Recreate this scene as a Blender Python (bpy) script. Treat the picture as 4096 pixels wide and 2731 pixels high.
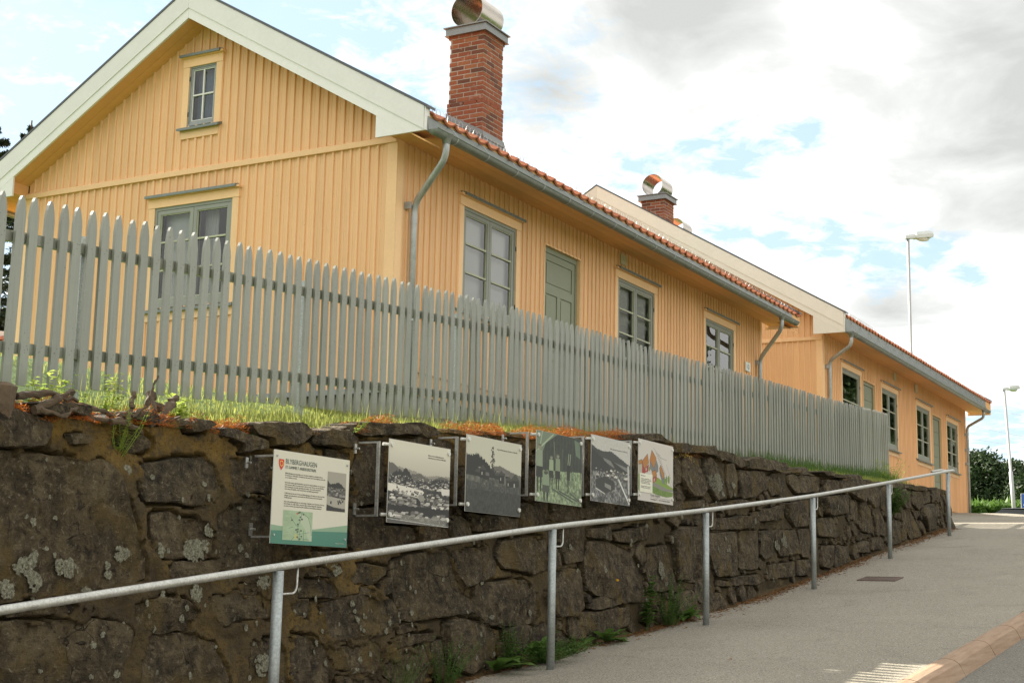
import bpy, math, random
import numpy as np
from mathutils import Vector, Matrix
random.seed(7)
RNG = np.random.default_rng(11)
for _o in list(bpy.data.objects):
    bpy.data.objects.remove(_o)
S = bpy.context.scene
COL = S.collection
R = math.radians

# ------------------------------------------------------------------ camera
YAW, PIT, ROL = 0.51099381, 0.17028153, 0.02101686
fwd = Vector((math.cos(YAW)*math.cos(PIT), math.sin(YAW)*math.cos(PIT), math.sin(PIT)))
rt = fwd.cross(Vector((0, 0, 1))).normalized()
up = rt.cross(fwd)
r_ = rt*math.cos(ROL) + up*math.sin(ROL)
u_ = -rt*math.sin(ROL) + up*math.cos(ROL)
cam_d = bpy.data.cameras.new('camera')
cam = bpy.data.objects.new('camera', cam_d)
COL.objects.link(cam)
cam.matrix_world = Matrix(((r_.x, u_.x, -fwd.x, 0), (r_.y, u_.y, -fwd.y, 0), (r_.z, u_.z, -fwd.z, 0), (0, 0, 0, 1)))
cam_d.sensor_width = 36
cam_d.lens = 5785.64*36/4096
cam_d.clip_start = 0.1
cam_d.clip_end = 3000
S.camera = cam

# ------------------------------------------------------------------ light
SUN_TO = Vector((0.205, 1.0, 0.735)).normalized()      # towards the sun, behind the houses
ELEV = math.asin(SUN_TO.z)
AZ = math.atan2(SUN_TO.x, SUN_TO.y)
sd = bpy.data.lights.new('sun', 'SUN')
sd.energy = 4.6
sd.angle = R(0.53)
sd.color = (1.0, 0.93, 0.80)
sun = bpy.data.objects.new('sun', sd)
COL.objects.link(sun)
sun.rotation_euler = SUN_TO.to_track_quat('Z', 'Y').to_euler()

W = bpy.data.worlds.new('World')
S.world = W
W.use_nodes = True
nt = W.node_tree
nt.nodes.clear()
def N(t, typ, **kw):
    n = t.nodes.new(typ)
    for k, v in kw.items():
        setattr(n, k, v)
    return n
out = N(nt, 'ShaderNodeOutputWorld')
bg = N(nt, 'ShaderNodeBackground')
nt.links.new(bg.outputs[0], out.inputs[0])
sky = N(nt, 'ShaderNodeTexSky', sky_type='NISHITA', sun_disc=False)
sky.sun_elevation = ELEV
sky.sun_rotation = AZ
sky.air_density = 1.0
sky.dust_density = 1.5
tc = N(nt, 'ShaderNodeTexCoord')
sep = N(nt, 'ShaderNodeSeparateXYZ')
nt.links.new(tc.outputs['Generated'], sep.inputs[0])
# clouds lie on a flat layer: divide the direction by its height
mx = N(nt, 'ShaderNodeMath', operation='MAXIMUM'); mx.inputs[1].default_value = 0.0
nt.links.new(sep.outputs[2], mx.inputs[0])
ad = N(nt, 'ShaderNodeMath', operation='ADD'); ad.inputs[1].default_value = 0.16
nt.links.new(mx.outputs[0], ad.inputs[0])
dv = N(nt, 'ShaderNodeVectorMath', operation='DIVIDE')
cmb = N(nt, 'ShaderNodeCombineXYZ')
for i in range(3):
    nt.links.new(ad.outputs[0], cmb.inputs[i])
nt.links.new(tc.outputs['Generated'], dv.inputs[0])
nt.links.new(cmb.outputs[0], dv.inputs[1])
def noise(t, vec, scale, detail=8, rough=0.55, dist=0.0, off=(0, 0, 0)):
    m = N(t, 'ShaderNodeMapping')
    m.inputs['Location'].default_value = off
    t.links.new(vec, m.inputs[0])
    n = N(t, 'ShaderNodeTexNoise')
    n.inputs['Scale'].default_value = scale
    n.inputs['Detail'].default_value = detail
    n.inputs['Roughness'].default_value = rough
    n.inputs['Distortion'].default_value = dist
    t.links.new(m.outputs[0], n.inputs['Vector'])
    return n.outputs[0]
def ramp(t, fac, stops, interp='LINEAR'):
    r = N(t, 'ShaderNodeValToRGB')
    r.color_ramp.interpolation = interp
    e = r.color_ramp.elements
    while len(e) < len(stops):
        e.new(0.5)
    for i, (p, c) in enumerate(stops):
        e[i].position = p
        e[i].color = (c[0], c[1], c[2], 1) if isinstance(c, (tuple, list)) else (c, c, c, 1)
    t.links.new(fac, r.inputs[0])
    return r.outputs[0]
def mixc(t, fac, a, b, mode='MIX'):
    m = N(t, 'ShaderNodeMix', data_type='RGBA', blend_type=mode)
    for sock, v in ((m.inputs[0], fac), (m.inputs[6], a), (m.inputs[7], b)):
        if isinstance(v, (int, float)):
            sock.default_value = v
        elif isinstance(v, (tuple, list)):
            sock.default_value = (v[0], v[1], v[2], 1)
        else:
            t.links.new(v, sock)
    return m.outputs[2]
def mth(t, op, a, b=None, c=None, clamp=False):
    m = N(t, 'ShaderNodeMath', operation=op, use_clamp=clamp)
    for i, v in enumerate((a, b, c)):
        if v is None:
            continue
        if isinstance(v, (int, float)):
            m.inputs[i].default_value = v
        else:
            t.links.new(v, m.inputs[i])
    return m.outputs[0]
def gap(az, elv, rad, sx=1.0):
    """an opening in the cloud layer around one compass direction: 1 in its middle, 0 outside"""
    d = Vector((math.cos(R(az))*math.cos(R(elv)), math.sin(R(az))*math.cos(R(elv)), math.sin(R(elv))))
    s1 = N(nt, 'ShaderNodeVectorMath', operation='SUBTRACT')
    nt.links.new(tc.outputs['Generated'], s1.inputs[0]); s1.inputs[1].default_value = d
    s2 = N(nt, 'ShaderNodeVectorMath', operation='MULTIPLY')
    nt.links.new(s1.outputs[0], s2.inputs[0]); s2.inputs[1].default_value = (1, 1, sx)
    ln = N(nt, 'ShaderNodeVectorMath', operation='LENGTH')
    nt.links.new(s2.outputs[0], ln.inputs[0])
    return mth(nt, 'SUBTRACT', 1.0, mth(nt, 'DIVIDE', ln.outputs[1], math.tan(R(rad))), clamp=True)
nz = mth(nt, 'ADD', mth(nt, 'MULTIPLY', noise(nt, dv.outputs[0], 2.1, 10, 0.62, 0.25, (3.1, 1.7, 0.4)), 0.25), mth(nt, 'MULTIPLY', noise(nt, dv.outputs[0], 15.0, 10, 0.64, 0.4, (8.1, 2.7, 4.4)), 0.75))
base_cov = nz
# blue openings: (azimuth, elevation, radius in degrees, vertical squash)
op = None
for a, e, rd, sx in ((51.0, 21, 24, 1.0), (20.1, 16.9, 2.9, 1.3), (18.7, 17.4, 2.0, 1.5), (17.5, 17.7, 1.6, 1.7), (21.8, 17.6, 1.5, 1.5), (24.6, 16.7, 2.2, 1.4), (20.6, 14.1, 2.4, 2.0), (18.6, 13.9, 2.5, 2.0), (16.6, 13.6, 2.6, 1.8), (14.7, 13.0, 2.7, 1.3), (12.8, 13.1, 2.2, 2.0), (11.2, 12.2, 1.7, 1.8), (10.6, 6.2, 2.6, 1.6)):
    g = gap(a, e, rd, sx)
    if rd > 20: g = mth(nt, 'MULTIPLY', g, 1.9, clamp=True)
    op = g if op is None else mth(nt, 'MAXIMUM', op, g)
opn = mth(nt, 'ADD', mth(nt, 'MULTIPLY', op, 1.25), mth(nt, 'MULTIPLY', mth(nt, 'SUBTRACT', 0.49, base_cov), 4.2))
opn = mth(nt, 'MULTIPLY', opn, ramp(nt, op, [(0.0, 0.0), (0.16, 1.0)]))
opn = mth(nt, 'ADD', opn, mth(nt, 'MULTIPLY', mth(nt, 'SUBTRACT', 0.36, base_cov), 1.2, clamp=True))
mask = ramp(nt, opn, [(0.10, 1.0), (1.05, 0.12)])
shade_n = noise(nt, dv.outputs[0], 1.0, 8, 0.52, 0.3, (0.35, 5.2, 2.0))
dk = None
for a, e, rd, sx in ((23.3, 22.5, 7.0, 1.7), (28.0, 19.6, 4.0, 1.5), (9.0, 18.8, 8.5, 1.0), (14.5, 10.9, 3.6, 2.2), (47, 32, 14, 1.2), (-20, 25, 18, 1.5), (100, 30, 16, 1.4), (-80, 35, 20, 1.3), (170, 25, 20, 1.4)):
    g = gap(a, e, rd, sx)
    dk = g if dk is None else mth(nt, 'MAXIMUM', dk, g)
shade_f = noise(nt, dv.outputs[0], 4.5, 9, 0.58, 0.4, (2.3, 6.2, 1.0))
lum = mth(nt, 'ADD', mth(nt, 'ADD', mth(nt, 'MULTIPLY', shade_n, 0.5), mth(nt, 'MULTIPLY', shade_f, 0.75)), mth(nt, 'MULTIPLY', dk, -0.43))
grey = ramp(nt, lum, [(0.20, (2.1, 2.16, 2.10)), (0.40, (2.85, 2.9, 2.82)), (0.56, (4.3, 4.3, 4.15))])
blue = mixc(nt, 0.84, sky.outputs[0], (1.60, 2.32, 2.90))
skyc = mixc(nt, mask, blue, grey)
nt.links.new(skyc, bg.inputs[0])
bg.inputs[1].default_value = 0.1
vs = S.view_settings
vs.view_transform = 'Standard'
vs.look = 'None'
vs.gamma = 1
vs.use_curve_mapping = False
vs.exposure = 1.75
S.cycles.max_bounces = 6
S.cycles.diffuse_bounces = 3
S.cycles.glossy_bounces = 3
S.cycles.transparent_max_bounces = 12
S.cycles.caustics_reflective = False
S.cycles.caustics_refractive = False

# ------------------------------------------------------------------ materials
MATS = {}
def mat(name):
    m = bpy.data.materials.new(name)
    m.use_nodes = True
    t = m.node_tree
    b = t.nodes['Principled BSDF']
    MATS[name] = m
    return m, t, b
def pos(t):
    return N(t, 'ShaderNodeNewGeometry').outputs['Position']
def rnd(t):
    return N(t, 'ShaderNodeObjectInfo').outputs['Random']
def bump(t, b, h, strength=0.3, dist=0.01):
    n = N(t, 'ShaderNodeBump')
    n.inputs['Strength'].default_value = strength
    n.inputs['Distance'].default_value = dist
    t.links.new(h, n.inputs['Height'])
    t.links.new(n.outputs[0], b.inputs['Normal'])
def sp(b, **kw):
    names = {'rough': 'Roughness', 'metal': 'Metallic', 'spec': 'Specular IOR Level'}
    for k, v in kw.items():
        b.inputs[names[k]].default_value = v
def simple(name, col, rough=0.6, metal=0.0, var=0.12, scale=20, bs=0.0, spec=0.5, rand=0.06):
    """painted or plain surface: soft blotches, small per-piece difference, faint relief"""
    m, t, b = mat(name)
    p = pos(t)
    n = noise(t, p, scale, 6, 0.6)
    n2 = noise(t, p, scale*0.13, 4, 0.6)
    dark = tuple(c*(1-var) for c in col); lite = tuple(min(1, c*(1+var)) for c in col)
    c = ramp(t, mth(t, 'ADD', mth(t, 'MULTIPLY', n, 0.5), mth(t, 'MULTIPLY', n2, 0.5)), [(0.3, dark), (0.7, lite)])
    k = mth(t, 'ADD', mth(t, 'MULTIPLY', rnd(t), 2*rand), 1-rand)
    cc = N(t, 'ShaderNodeCombineXYZ')
    for i in range(3):
        t.links.new(k, cc.inputs[i])
    c = mixc(t, 1.0, c, cc.outputs[0], 'MULTIPLY')
    t.links.new(c, b.inputs['Base Color'])
    sp(b, rough=rough, metal=metal, spec=spec)
    if bs:
        bump(t, b, n, bs, 0.005)
    return m
def stretched(t, sx, sy, sz, scale, detail=6, rough=0.6):
    m = N(t, 'ShaderNodeMapping')
    m.inputs['Scale'].default_value = (sx, sy, sz)
    t.links.new(pos(t), m.inputs[0])
    n = N(t, 'ShaderNodeTexNoise')
    n.inputs['Scale'].default_value = scale
    n.inputs['Detail'].default_value = detail
    n.inputs['Roughness'].default_value = rough
    t.links.new(m.outputs[0], n.inputs['Vector'])
    return n.outputs[0]

# yellow ochre painted timber with vertical grain and light dirt
m, t, b = mat('yellow_paint')
g = stretched(t, 60, 60, 1.5, 1.0)
big = noise(t, pos(t), 0.9, 5, 0.6)
fine = noise(t, pos(t), 90, 3, 0.6)
c = ramp(t, g, [(0.25, (0.80, 0.475, 0.240)), (0.75, (0.92, 0.575, 0.320))])
c = mixc(t, ramp(t, big, [(0.35, 0.0), (0.75, 0.35)]), c, (0.74, 0.43, 0.20))
specks = ramp(t, noise(t, pos(t), 45, 2, 0.4, 0, (7, 3, 1)), [(0.735, 0.0), (0.76, 1.0)])
c = mixc(t, mth(t, 'MULTIPLY', specks, 0.35), c, (0.16, 0.12, 0.07))
k = mth(t, 'ADD', mth(t, 'MULTIPLY', rnd(t), 0.10), 0.95)
cc = N(t, 'ShaderNodeCombineXYZ')
for i in range(3):
    t.links.new(k, cc.inputs[i])
c = mixc(t, 1.0, c, cc.outputs[0], 'MULTIPLY')
t.links.new(c, b.inputs['Base Color'])
sp(b, rough=0.55, spec=0.35)
bump(t, b, mth(t, 'ADD', g, mth(t, 'MULTIPLY', fine, 0.3)), 0.25, 0.003)

simple('trim_yellow', (0.91, 0.575, 0.31), 0.5, var=0.06, scale=30, bs=0.1, spec=0.35)
simple('soffit_yellow', (0.79, 0.43, 0.175), 0.6, var=0.08, scale=12, bs=0.1, spec=0.3)
simple('white_paint', (0.82, 0.79, 0.77), 0.5, var=0.05, scale=25, bs=0.12, spec=0.35)
simple('cream_paint', (0.79, 0.73, 0.64), 0.5, var=0.05, scale=25, bs=0.12, spec=0.35)
simple('sash_green', (0.27, 0.278, 0.242), 0.45, var=0.08, scale=30, bs=0.1)
simple('glazing_putty', (0.47, 0.47, 0.34), 0.5, var=0.08, scale=40)
simple('grey_frame', (0.30, 0.31, 0.31), 0.55, var=0.15, scale=30)
simple('door_green', (0.255, 0.27, 0.19), 0.5, var=0.07, scale=20, bs=0.1)
simple('dark_iron', (0.05, 0.045, 0.04), 0.6, metal=0.4, var=0.3)
simple('concrete', (0.22, 0.20, 0.17), 0.9, var=0.2, scale=30, bs=0.4)
simple('black_plastic', (0.02, 0.02, 0.02), 0.5)
simple('vent_cream', (0.66, 0.60, 0.44), 0.5, var=0.05)

# grey-green fence paint with vertical wood grain and nail spots
m, t, b = mat('fence_paint')
g = stretched(t, 70, 70, 2.0, 1.0)
big = noise(t, pos(t), 2.2, 5, 0.6)
c = ramp(t, g, [(0.25, (0.235, 0.240, 0.202)), (0.75, (0.295, 0.302, 0.258))])
c = mixc(t, ramp(t, big, [(0.4, 0.0), (0.8, 0.45)]), c, (0.19, 0.192, 0.158))
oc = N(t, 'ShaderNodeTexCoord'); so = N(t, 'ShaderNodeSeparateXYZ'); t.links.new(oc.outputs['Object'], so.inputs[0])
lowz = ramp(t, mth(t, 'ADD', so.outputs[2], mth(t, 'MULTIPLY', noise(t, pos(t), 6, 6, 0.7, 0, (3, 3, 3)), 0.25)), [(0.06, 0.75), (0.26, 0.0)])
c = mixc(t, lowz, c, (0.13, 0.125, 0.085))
fl = ramp(t, noise(t, pos(t), 24, 7, 0.75, 0.3, (9, 2, 6)), [(0.66, 0.0), (0.69, 0.5)])
c = mixc(t, fl, c, (0.36, 0.36, 0.32))
k = mth(t, 'ADD', mth(t, 'MULTIPLY', rnd(t), 0.16), 0.92)
cc = N(t, 'ShaderNodeCombineXYZ')
for i in range(3):
    t.links.new(k, cc.inputs[i])
c = mixc(t, 1.0, c, cc.outputs[0], 'MULTIPLY')
specks = ramp(t, noise(t, pos(t), 60, 2, 0.4), [(0.72, 0.0), (0.74, 1.0)])
c = mixc(t, mth(t, 'MULTIPLY', specks, 0.5), c, (0.06, 0.05, 0.04))
t.links.new(c, b.inputs['Base Color'])
sp(b, rough=0.30, spec=0.6)
bump(t, b, g, 0.25, 0.003)

def metal(name, col, rough, met, spangle=True, var=0.25):
    m, t, b = mat(name)
    v = N(t, 'ShaderNodeTexVoronoi')
    v.inputs['Scale'].default_value = 110
    t.links.new(pos(t), v.inputs['Vector'])
    n = noise(t, pos(t), 9, 7, 0.7)
    f = mth(t, 'ADD', mth(t, 'MULTIPLY', v.outputs['Color'], 0.35 if spangle else 0.1), mth(t, 'MULTIPLY', n, 0.65))
    c = ramp(t, f, [(0.3, tuple(x*(1-var) for x in col)), (0.7, tuple(min(1, x*(1+var)) for x in col))])
    t.links.new(c, b.inputs['Base Color'])
    r = ramp(t, n, [(0.3, rough-0.08), (0.7, rough+0.12)])
    t.links.new(r, b.inputs['Roughness'])
    sp(b, metal=met)
    if rough > 0.2: bump(t, b, n, 0.12, 0.003)
    return m
metal('galvanised_rail', (0.47, 0.465, 0.43), 0.42, 0.75)
metal('galvanised_post', (0.36, 0.385, 0.38), 0.5, 0.6)
metal('zinc', (0.27, 0.285, 0.265), 0.42, 0.35, False)
metal('zinc_pipe', (0.50, 0.52, 0.53), 0.40, 0.35, False)
simple('rust_iron', (0.12, 0.075, 0.055), 0.8, metal=0.2, var=0.35, scale=40, bs=0.4)
metal('lead', (0.30, 0.31, 0.31), 0.5, 0.55, False, 0.2)
metal('stainless', (0.50, 0.45, 0.39), 0.24, 1.0, False, 0.08)
metal('sill_zinc', (0.235, 0.26, 0.24), 0.5, 0.4, False, 0.25)
metal('lamp_metal', (0.45, 0.45, 0.44), 0.5, 0.3, False, 0.1)
metal('dark_flashing', (0.10, 0.105, 0.115), 0.45, 0.3, False, 0.15)

# clay tiles
m, t, b = mat('roof_tile')
n = noise(t, pos(t), 14, 6, 0.6)
c = ramp(t, n, [(0.3, (0.33, 0.095, 0.042)), (0.7, (0.50, 0.17, 0.080))])
c = mixc(t, mth(t, 'MULTIPLY', rnd(t), 0.5), c, (0.42, 0.16, 0.09))
t.links.new(c, b.inputs['Base Color'])
sp(b, rough=0.75, spec=0.3)
bump(t, b, n, 0.2, 0.004)

# bricks: each its own shade, some burnt dark, pale bloom
m, t, b = mat('brick_clay')
rr = rnd(t)
c = ramp(t, rr, [(0.0, (0.13, 0.060, 0.042)), (0.12, (0.16, 0.068, 0.045)), (0.2, (0.27, 0.082, 0.042)), (0.55, (0.33, 0.105, 0.050)), (0.8, (0.37, 0.145, 0.068)), (1.0, (0.29, 0.09, 0.05))])
n = noise(t, pos(t), 28, 7, 0.7)
c = mixc(t, ramp(t, n, [(0.35, 0.45), (0.6, 0.0)]), c, (0.20, 0.06, 0.035))
c = mixc(t, ramp(t, noise(t, pos(t), 11, 5, 0.6, 0.5, (4, 4, 4)), [(0.60, 0.0), (0.74, 0.6)]), c, (0.52, 0.36, 0.26))
t.links.new(c, b.inputs['Base Color'])
sp(b, rough=0.85, spec=0.25)
bump(t, b, n, 0.5, 0.01)
simple('brick_mortar', (0.46, 0.42, 0.36), 0.9, var=0.2, scale=60, bs=0.3)

# wall stone: dark brown-grey schist with grain, streaks and pale mineral flecks; heightened tone contrast painted in for weak relief shading
m, t, b = mat('wall_stone')
rr = rnd(t)
P = pos(t)
n1 = noise(t, P, 5.5, 9, 0.68, 0.4)
n2 = noise(t, P, 32, 8, 0.72, 0.3)
st = stretched(t, 9, 9, 1.1, 1.6, 7, 0.65)
bed = stretched(t, 2, 2, 22, 1.6, 7, 0.65)
c = ramp(t, n1, [(0.32, (0.012, 0.009, 0.006)), (0.50, (0.060, 0.044, 0.026)), (0.64, (0.155, 0.118, 0.068))])
c2 = ramp(t, rr, [(0.0, (0.066, 0.051, 0.034)), (0.35, (0.050, 0.040, 0.029)), (0.6, (0.085, 0.062, 0.032)), (0.8, (0.062, 0.056, 0.042)), (1.0, (0.12, 0.092, 0.052))])
c = mixc(t, 0.36, c, c2)
c = mixc(t, ramp(t, st, [(0.50, 0.0), (0.68, 0.55)]), c, (0.115, 0.080, 0.036))
c = mixc(t, ramp(t, bed, [(0.32, 0.5), (0.45, 0.0)]), c, (0.022, 0.017, 0.012))
n5 = noise(t, P, 15, 8, 0.75, 0.6, (2, 5, 1))
c = mixc(t, ramp(t, n5, [(0.52, 0.0), (0.61, 0.75)]), c, (0.165, 0.128, 0.076))
c = mixc(t, ramp(t, n5, [(0.38, 0.85), (0.46, 0.0)]), c, (0.016, 0.012, 0.008))
ve = N(t, 'ShaderNodeTexVoronoi', feature='DISTANCE_TO_EDGE'); ve.inputs['Scale'].default_value = 5.5; t.links.new(mixc(t, 0.10, P, N(t, 'ShaderNodeTexNoise').outputs[1]), ve.inputs['Vector'])
hair = mth(t, 'MULTIPLY', ramp(t, ve.outputs['Distance'], [(0.0, 1.0), (0.022, 0.0)]), ramp(t, noise(t, P, 1.9, 4, 0.6, 0.2, (3, 7, 2)), [(0.56, 0.0), (0.62, 1.0)]))
c = mixc(t, mth(t, 'MULTIPLY', hair, 0.85), c, (0.008, 0.006, 0.004))
c = mixc(t, ramp(t, n2, [(0.58, 0.0), (0.70, 0.95)]), c, (0.29, 0.25, 0.175))
c = mixc(t, ramp(t, n2, [(0.24, 0.8), (0.40, 0.0)]), c, (0.018, 0.013, 0.009))
moss = ramp(t, noise(t, P, 3.2, 6, 0.6, 0.2, (9, 1, 3)), [(0.54, 0.0), (0.66, 0.65)])
c = mixc(t, moss, c, (0.125, 0.083, 0.024))
t.links.new(c, b.inputs['Base Color'])
sp(b, rough=0.88, spec=0.22)
n4 = noise(t, P, 95, 6, 0.8)
c = mixc(t, ramp(t, n4, [(0.58, 0.0), (0.72, 0.55)]), c, (0.20, 0.175, 0.13))
c = mixc(t, ramp(t, n4, [(0.28, 0.8), (0.43, 0.0)]), c, (0.014, 0.011, 0.008))
t.links.new(c, b.inputs['Base Color'])
vo = N(t, 'ShaderNodeTexVoronoi'); vo.inputs['Scale'].default_value = 9; t.links.new(mixc(t, 0.12, P, N(t, 'ShaderNodeTexNoise').outputs[1]), vo.inputs['Vector'])
hh = mth(t, 'ADD', mth(t, 'MULTIPLY', n1, 1.3), mth(t, 'ADD', mth(t, 'MULTIPLY', n2, 0.42), mth(t, 'ADD', mth(t, 'MULTIPLY', bed, 0.4), mth(t, 'MULTIPLY', n4, 0.16))))
hh = mth(t, 'ADD', hh, mth(t, 'MULTIPLY', vo.outputs['Distance'], -0.5))
hh = mth(t, 'SUBTRACT', mth(t, 'ADD', hh, mth(t, 'MULTIPLY', n5, 0.6)), mth(t, 'MULTIPLY', hair, 0.4))
bump(t, b, hh, 1.0, 0.045)

# smeared lime mortar, ochre stained
m, t, b = mat('wall_mortar')
P = pos(t)
n1 = noise(t, P, 2.6, 8, 0.65, 0.3)
n2 = noise(t, P, 45, 7, 0.7)
c = ramp(t, n1, [(0.32, (0.048, 0.035, 0.020)), (0.47, (0.085, 0.060, 0.029)), (0.58, (0.130, 0.088, 0.032)), (0.70, (0.21, 0.135, 0.045))])
sx = N(t, 'ShaderNodeSeparateXYZ'); t.links.new(P, sx.inputs[0])
c = mixc(t, mth(t, 'MULTIPLY', ramp(t, noise(t, P, 3.4, 5, 0.6, 0.4, (6, 6, 1)), [(0.38, 0.0), (0.58, 0.8)]), ramp(t, mth(t, 'SUBTRACT', sx.outputs[2], mth(t, 'MULTIPLY', sx.outputs[0], 0.09)), [(-0.0, 0.08), (0.30, 1.0)])), c, (0.215, 0.125, 0.022))
right = ramp(t, mth(t, 'DIVIDE', sx.outputs[0], 25.0), [(0.30, 0.0), (0.55, 0.75)])
c = mixc(t, right, c, ramp(t, n1, [(0.3, (0.045, 0.034, 0.020)), (0.55, (0.080, 0.062, 0.034)), (0.75, (0.17, 0.135, 0.080))]))
c = mixc(t, ramp(t, n2, [(0.30, 0.9), (0.47, 0.0)]), c, (0.030, 0.022, 0.013))
nb = noise(t, P, 11, 6, 0.7, 0.5, (1, 8, 2))
c = mixc(t, ramp(t, nb, [(0.50, 0.0), (0.62, 0.75)]), c, (0.062, 0.048, 0.030))
c = mixc(t, ramp(t, n2, [(0.62, 0.0), (0.75, 0.6)]), c, (0.26, 0.21, 0.12))
t.links.new(c, b.inputs['Base Color'])
sp(b, rough=0.92, spec=0.2)
bump(t, b, mth(t, 'ADD', n1, mth(t, 'ADD', mth(t, 'MULTIPLY', nb, 0.5), mth(t, 'MULTIPLY', n2, 0.6))), 1.0, 0.04)

m, t, b = mat('lichen_crust')
n = noise(t, pos(t), 70, 6, 0.75)
t.links.new(ramp(t, n, [(0.38, (0.085, 0.078, 0.052)), (0.64, (0.32, 0.31, 0.235))]), b.inputs['Base Color'])
sp(b, rough=0.95, spec=0.1)
bump(t, b, n, 0.8, 0.01)

# asphalt with pale aggregate
def asphalt(name, lo, hi, chip):
    m, t, b = mat(name)
    P = pos(t)
    n = noise(t, P, 75, 4, 0.85)
    n3 = noise(t, P, 60, 5, 0.85, 0, (5, 5, 5))
    st_ = noise(t, P, 1.7, 7, 0.7, 0.8, (1, 9, 5))
    n2 = noise(t, P, 0.6, 6, 0.6, 0.3)
    c = ramp(t, n2, [(0.3, lo), (0.7, hi)])
    c = mixc(t, ramp(t, n, [(0.52, 0.0), (0.60, 0.85)]), c, chip)
    c = mixc(t, ramp(t, n3, [(0.40, 0.9), (0.48, 0.0)]), c, tuple(x*0.38 for x in lo))
    c = mixc(t, ramp(t, st_, [(0.30, 0.35), (0.45, 0.0)]), c, tuple(x*0.55 for x in lo))
    c = mixc(t, ramp(t, st_, [(0.58, 0.0), (0.75, 0.25)]), c, chip)
    t.links.new(c, b.inputs['Base Color'])
    sp(b, rough=0.9, spec=0.25)
    bump(t, b, mth(t, 'ADD', n, n3), 0.5, 0.006)
asphalt('pavement_asphalt', (0.222, 0.199, 0.158), (0.282, 0.255, 0.204), (0.48, 0.44, 0.36))
asphalt('road_asphalt', (0.15, 0.138, 0.115), (0.19, 0.175, 0.15), (0.31, 0.285, 0.24))

m, t, b = mat('kerb_granite')
P = pos(t)
n = noise(t, P, 40, 7, 0.7)
st = stretched(t, 0.6, 14, 14, 2.2)
c = ramp(t, st, [(0.35, (0.265, 0.172, 0.108)), (0.65, (0.36, 0.25, 0.17))])
c = mixc(t, ramp(t, n, [(0.32, 0.6), (0.5, 0.0)]), c, (0.24, 0.17, 0.11))
t.links.new(c, b.inputs['Base Color'])
sp(b, rough=0.8, spec=0.3)
bump(t, b, n, 0.5, 0.008)

m, t, b = mat('soil')
n = noise(t, pos(t), 22, 7, 0.7)
t.links.new(ramp(t, n, [(0.3, (0.035, 0.024, 0.012)), (0.7, (0.11, 0.075, 0.035))]), b.inputs['Base Color'])
sp(b, rough=0.95, spec=0.15)
bump(t, b, n, 0.7, 0.02)
m, t, b = mat('turf')
n = noise(t, pos(t), 8, 8, 0.75)
t.links.new(ramp(t, n, [(0.3, (0.035, 0.060, 0.014)), (0.55, (0.075, 0.125, 0.028)), (0.75, (0.13, 0.15, 0.04))]), b.inputs['Base Color'])
sp(b, rough=0.9, spec=0.15)
bump(t, b, n, 0.8, 0.04)

def leafmat(name, c0, c1, trans=0.45, scale=9):
    m, t, b = mat(name)
    n = noise(t, pos(t), scale, 5, 0.7)
    c = ramp(t, n, [(0.3, c0), (0.7, c1)])
    t.links.new(c, b.inputs['Base Color'])
    sp(b, rough=0.55, spec=0.3)
    tr = N(t, 'ShaderNodeBsdfTranslucent')
    t.links.new(c, tr.inputs[0])
    mx_ = N(t, 'ShaderNodeMixShader')
    mx_.inputs[0].default_value = trans
    o = [x for x in t.nodes if x.type == 'OUTPUT_MATERIAL'][0]
    t.links.new(b.outputs[0], mx_.inputs[1]); t.links.new(tr.outputs[0], mx_.inputs[2])
    t.links.new(mx_.outputs[0], o.inputs[0])
    return m
leafmat('grass_blade', (0.16, 0.20, 0.040), (0.46, 0.47, 0.13), 0.5, 14)
leafmat('weed_leaf', (0.055, 0.115, 0.020), (0.13, 0.22, 0.045), 0.4, 20)
leafmat('bright_leaf', (0.22, 0.33, 0.045), (0.50, 0.58, 0.13), 0.5, 20)
leafmat('tree_leaf', (0.012, 0.028, 0.008), (0.040, 0.072, 0.017), 0.3, 1.5)
leafmat('spruce_needle', (0.012, 0.024, 0.012), (0.035, 0.055, 0.022), 0.15, 3)
leafmat('orange_moss', (0.30, 0.075, 0.012), (0.62, 0.20, 0.035), 0.35, 12)
leafmat('dry_litter', (0.10, 0.045, 0.016), (0.30, 0.155, 0.055), 0.3, 18)
leafmat('dry_leaf', (0.42, 0.22, 0.10), (0.60, 0.36, 0.19), 0.3, 30)
leafmat('yellow_flower', (0.75, 0.38, 0.02), (0.8, 0.5, 0.04), 0.2, 30)
leafmat('yellow_lichen', (0.42, 0.24, 0.02), (0.55, 0.34, 0.03), 0.1, 30)
simple('bark', (0.10, 0.07, 0.045), 0.95, var=0.45, scale=40, bs=0.8)
simple('dead_wood', (0.088, 0.060, 0.036), 0.9, var=0.5, scale=35, bs=0.8)

# window glass: thin pane that reflects and lets the room show
m, t, b = mat('window_glass')
t.nodes.remove(b)
o = [x for x in t.nodes if x.type == 'OUTPUT_MATERIAL'][0]
gl = N(t, 'ShaderNodeBsdfGlossy'); gl.inputs['Roughness'].default_value = 0.012
tp = N(t, 'ShaderNodeBsdfTransparent'); tp.inputs[0].default_value = (0.86, 0.88, 0.87, 1)
fr = N(t, 'ShaderNodeFresnel'); fr.inputs[0].default_value = 1.52
bp = N(t, 'ShaderNodeBump'); bp.inputs['Strength'].default_value = 0.04; bp.inputs['Distance'].default_value = 0.02
t.links.new(noise(t, pos(t), 3.0, 2, 0.5), bp.inputs['Height'])
t.links.new(bp.outputs[0], gl.inputs['Normal'])
mm = N(t, 'ShaderNodeMixShader')
t.links.new(mth(t, 'MULTIPLY', fr.outputs[0], 1.7, clamp=True), mm.inputs[0])
t.links.new(tp.outputs[0], mm.inputs[1]); t.links.new(gl.outputs[0], mm.inputs[2])
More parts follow.
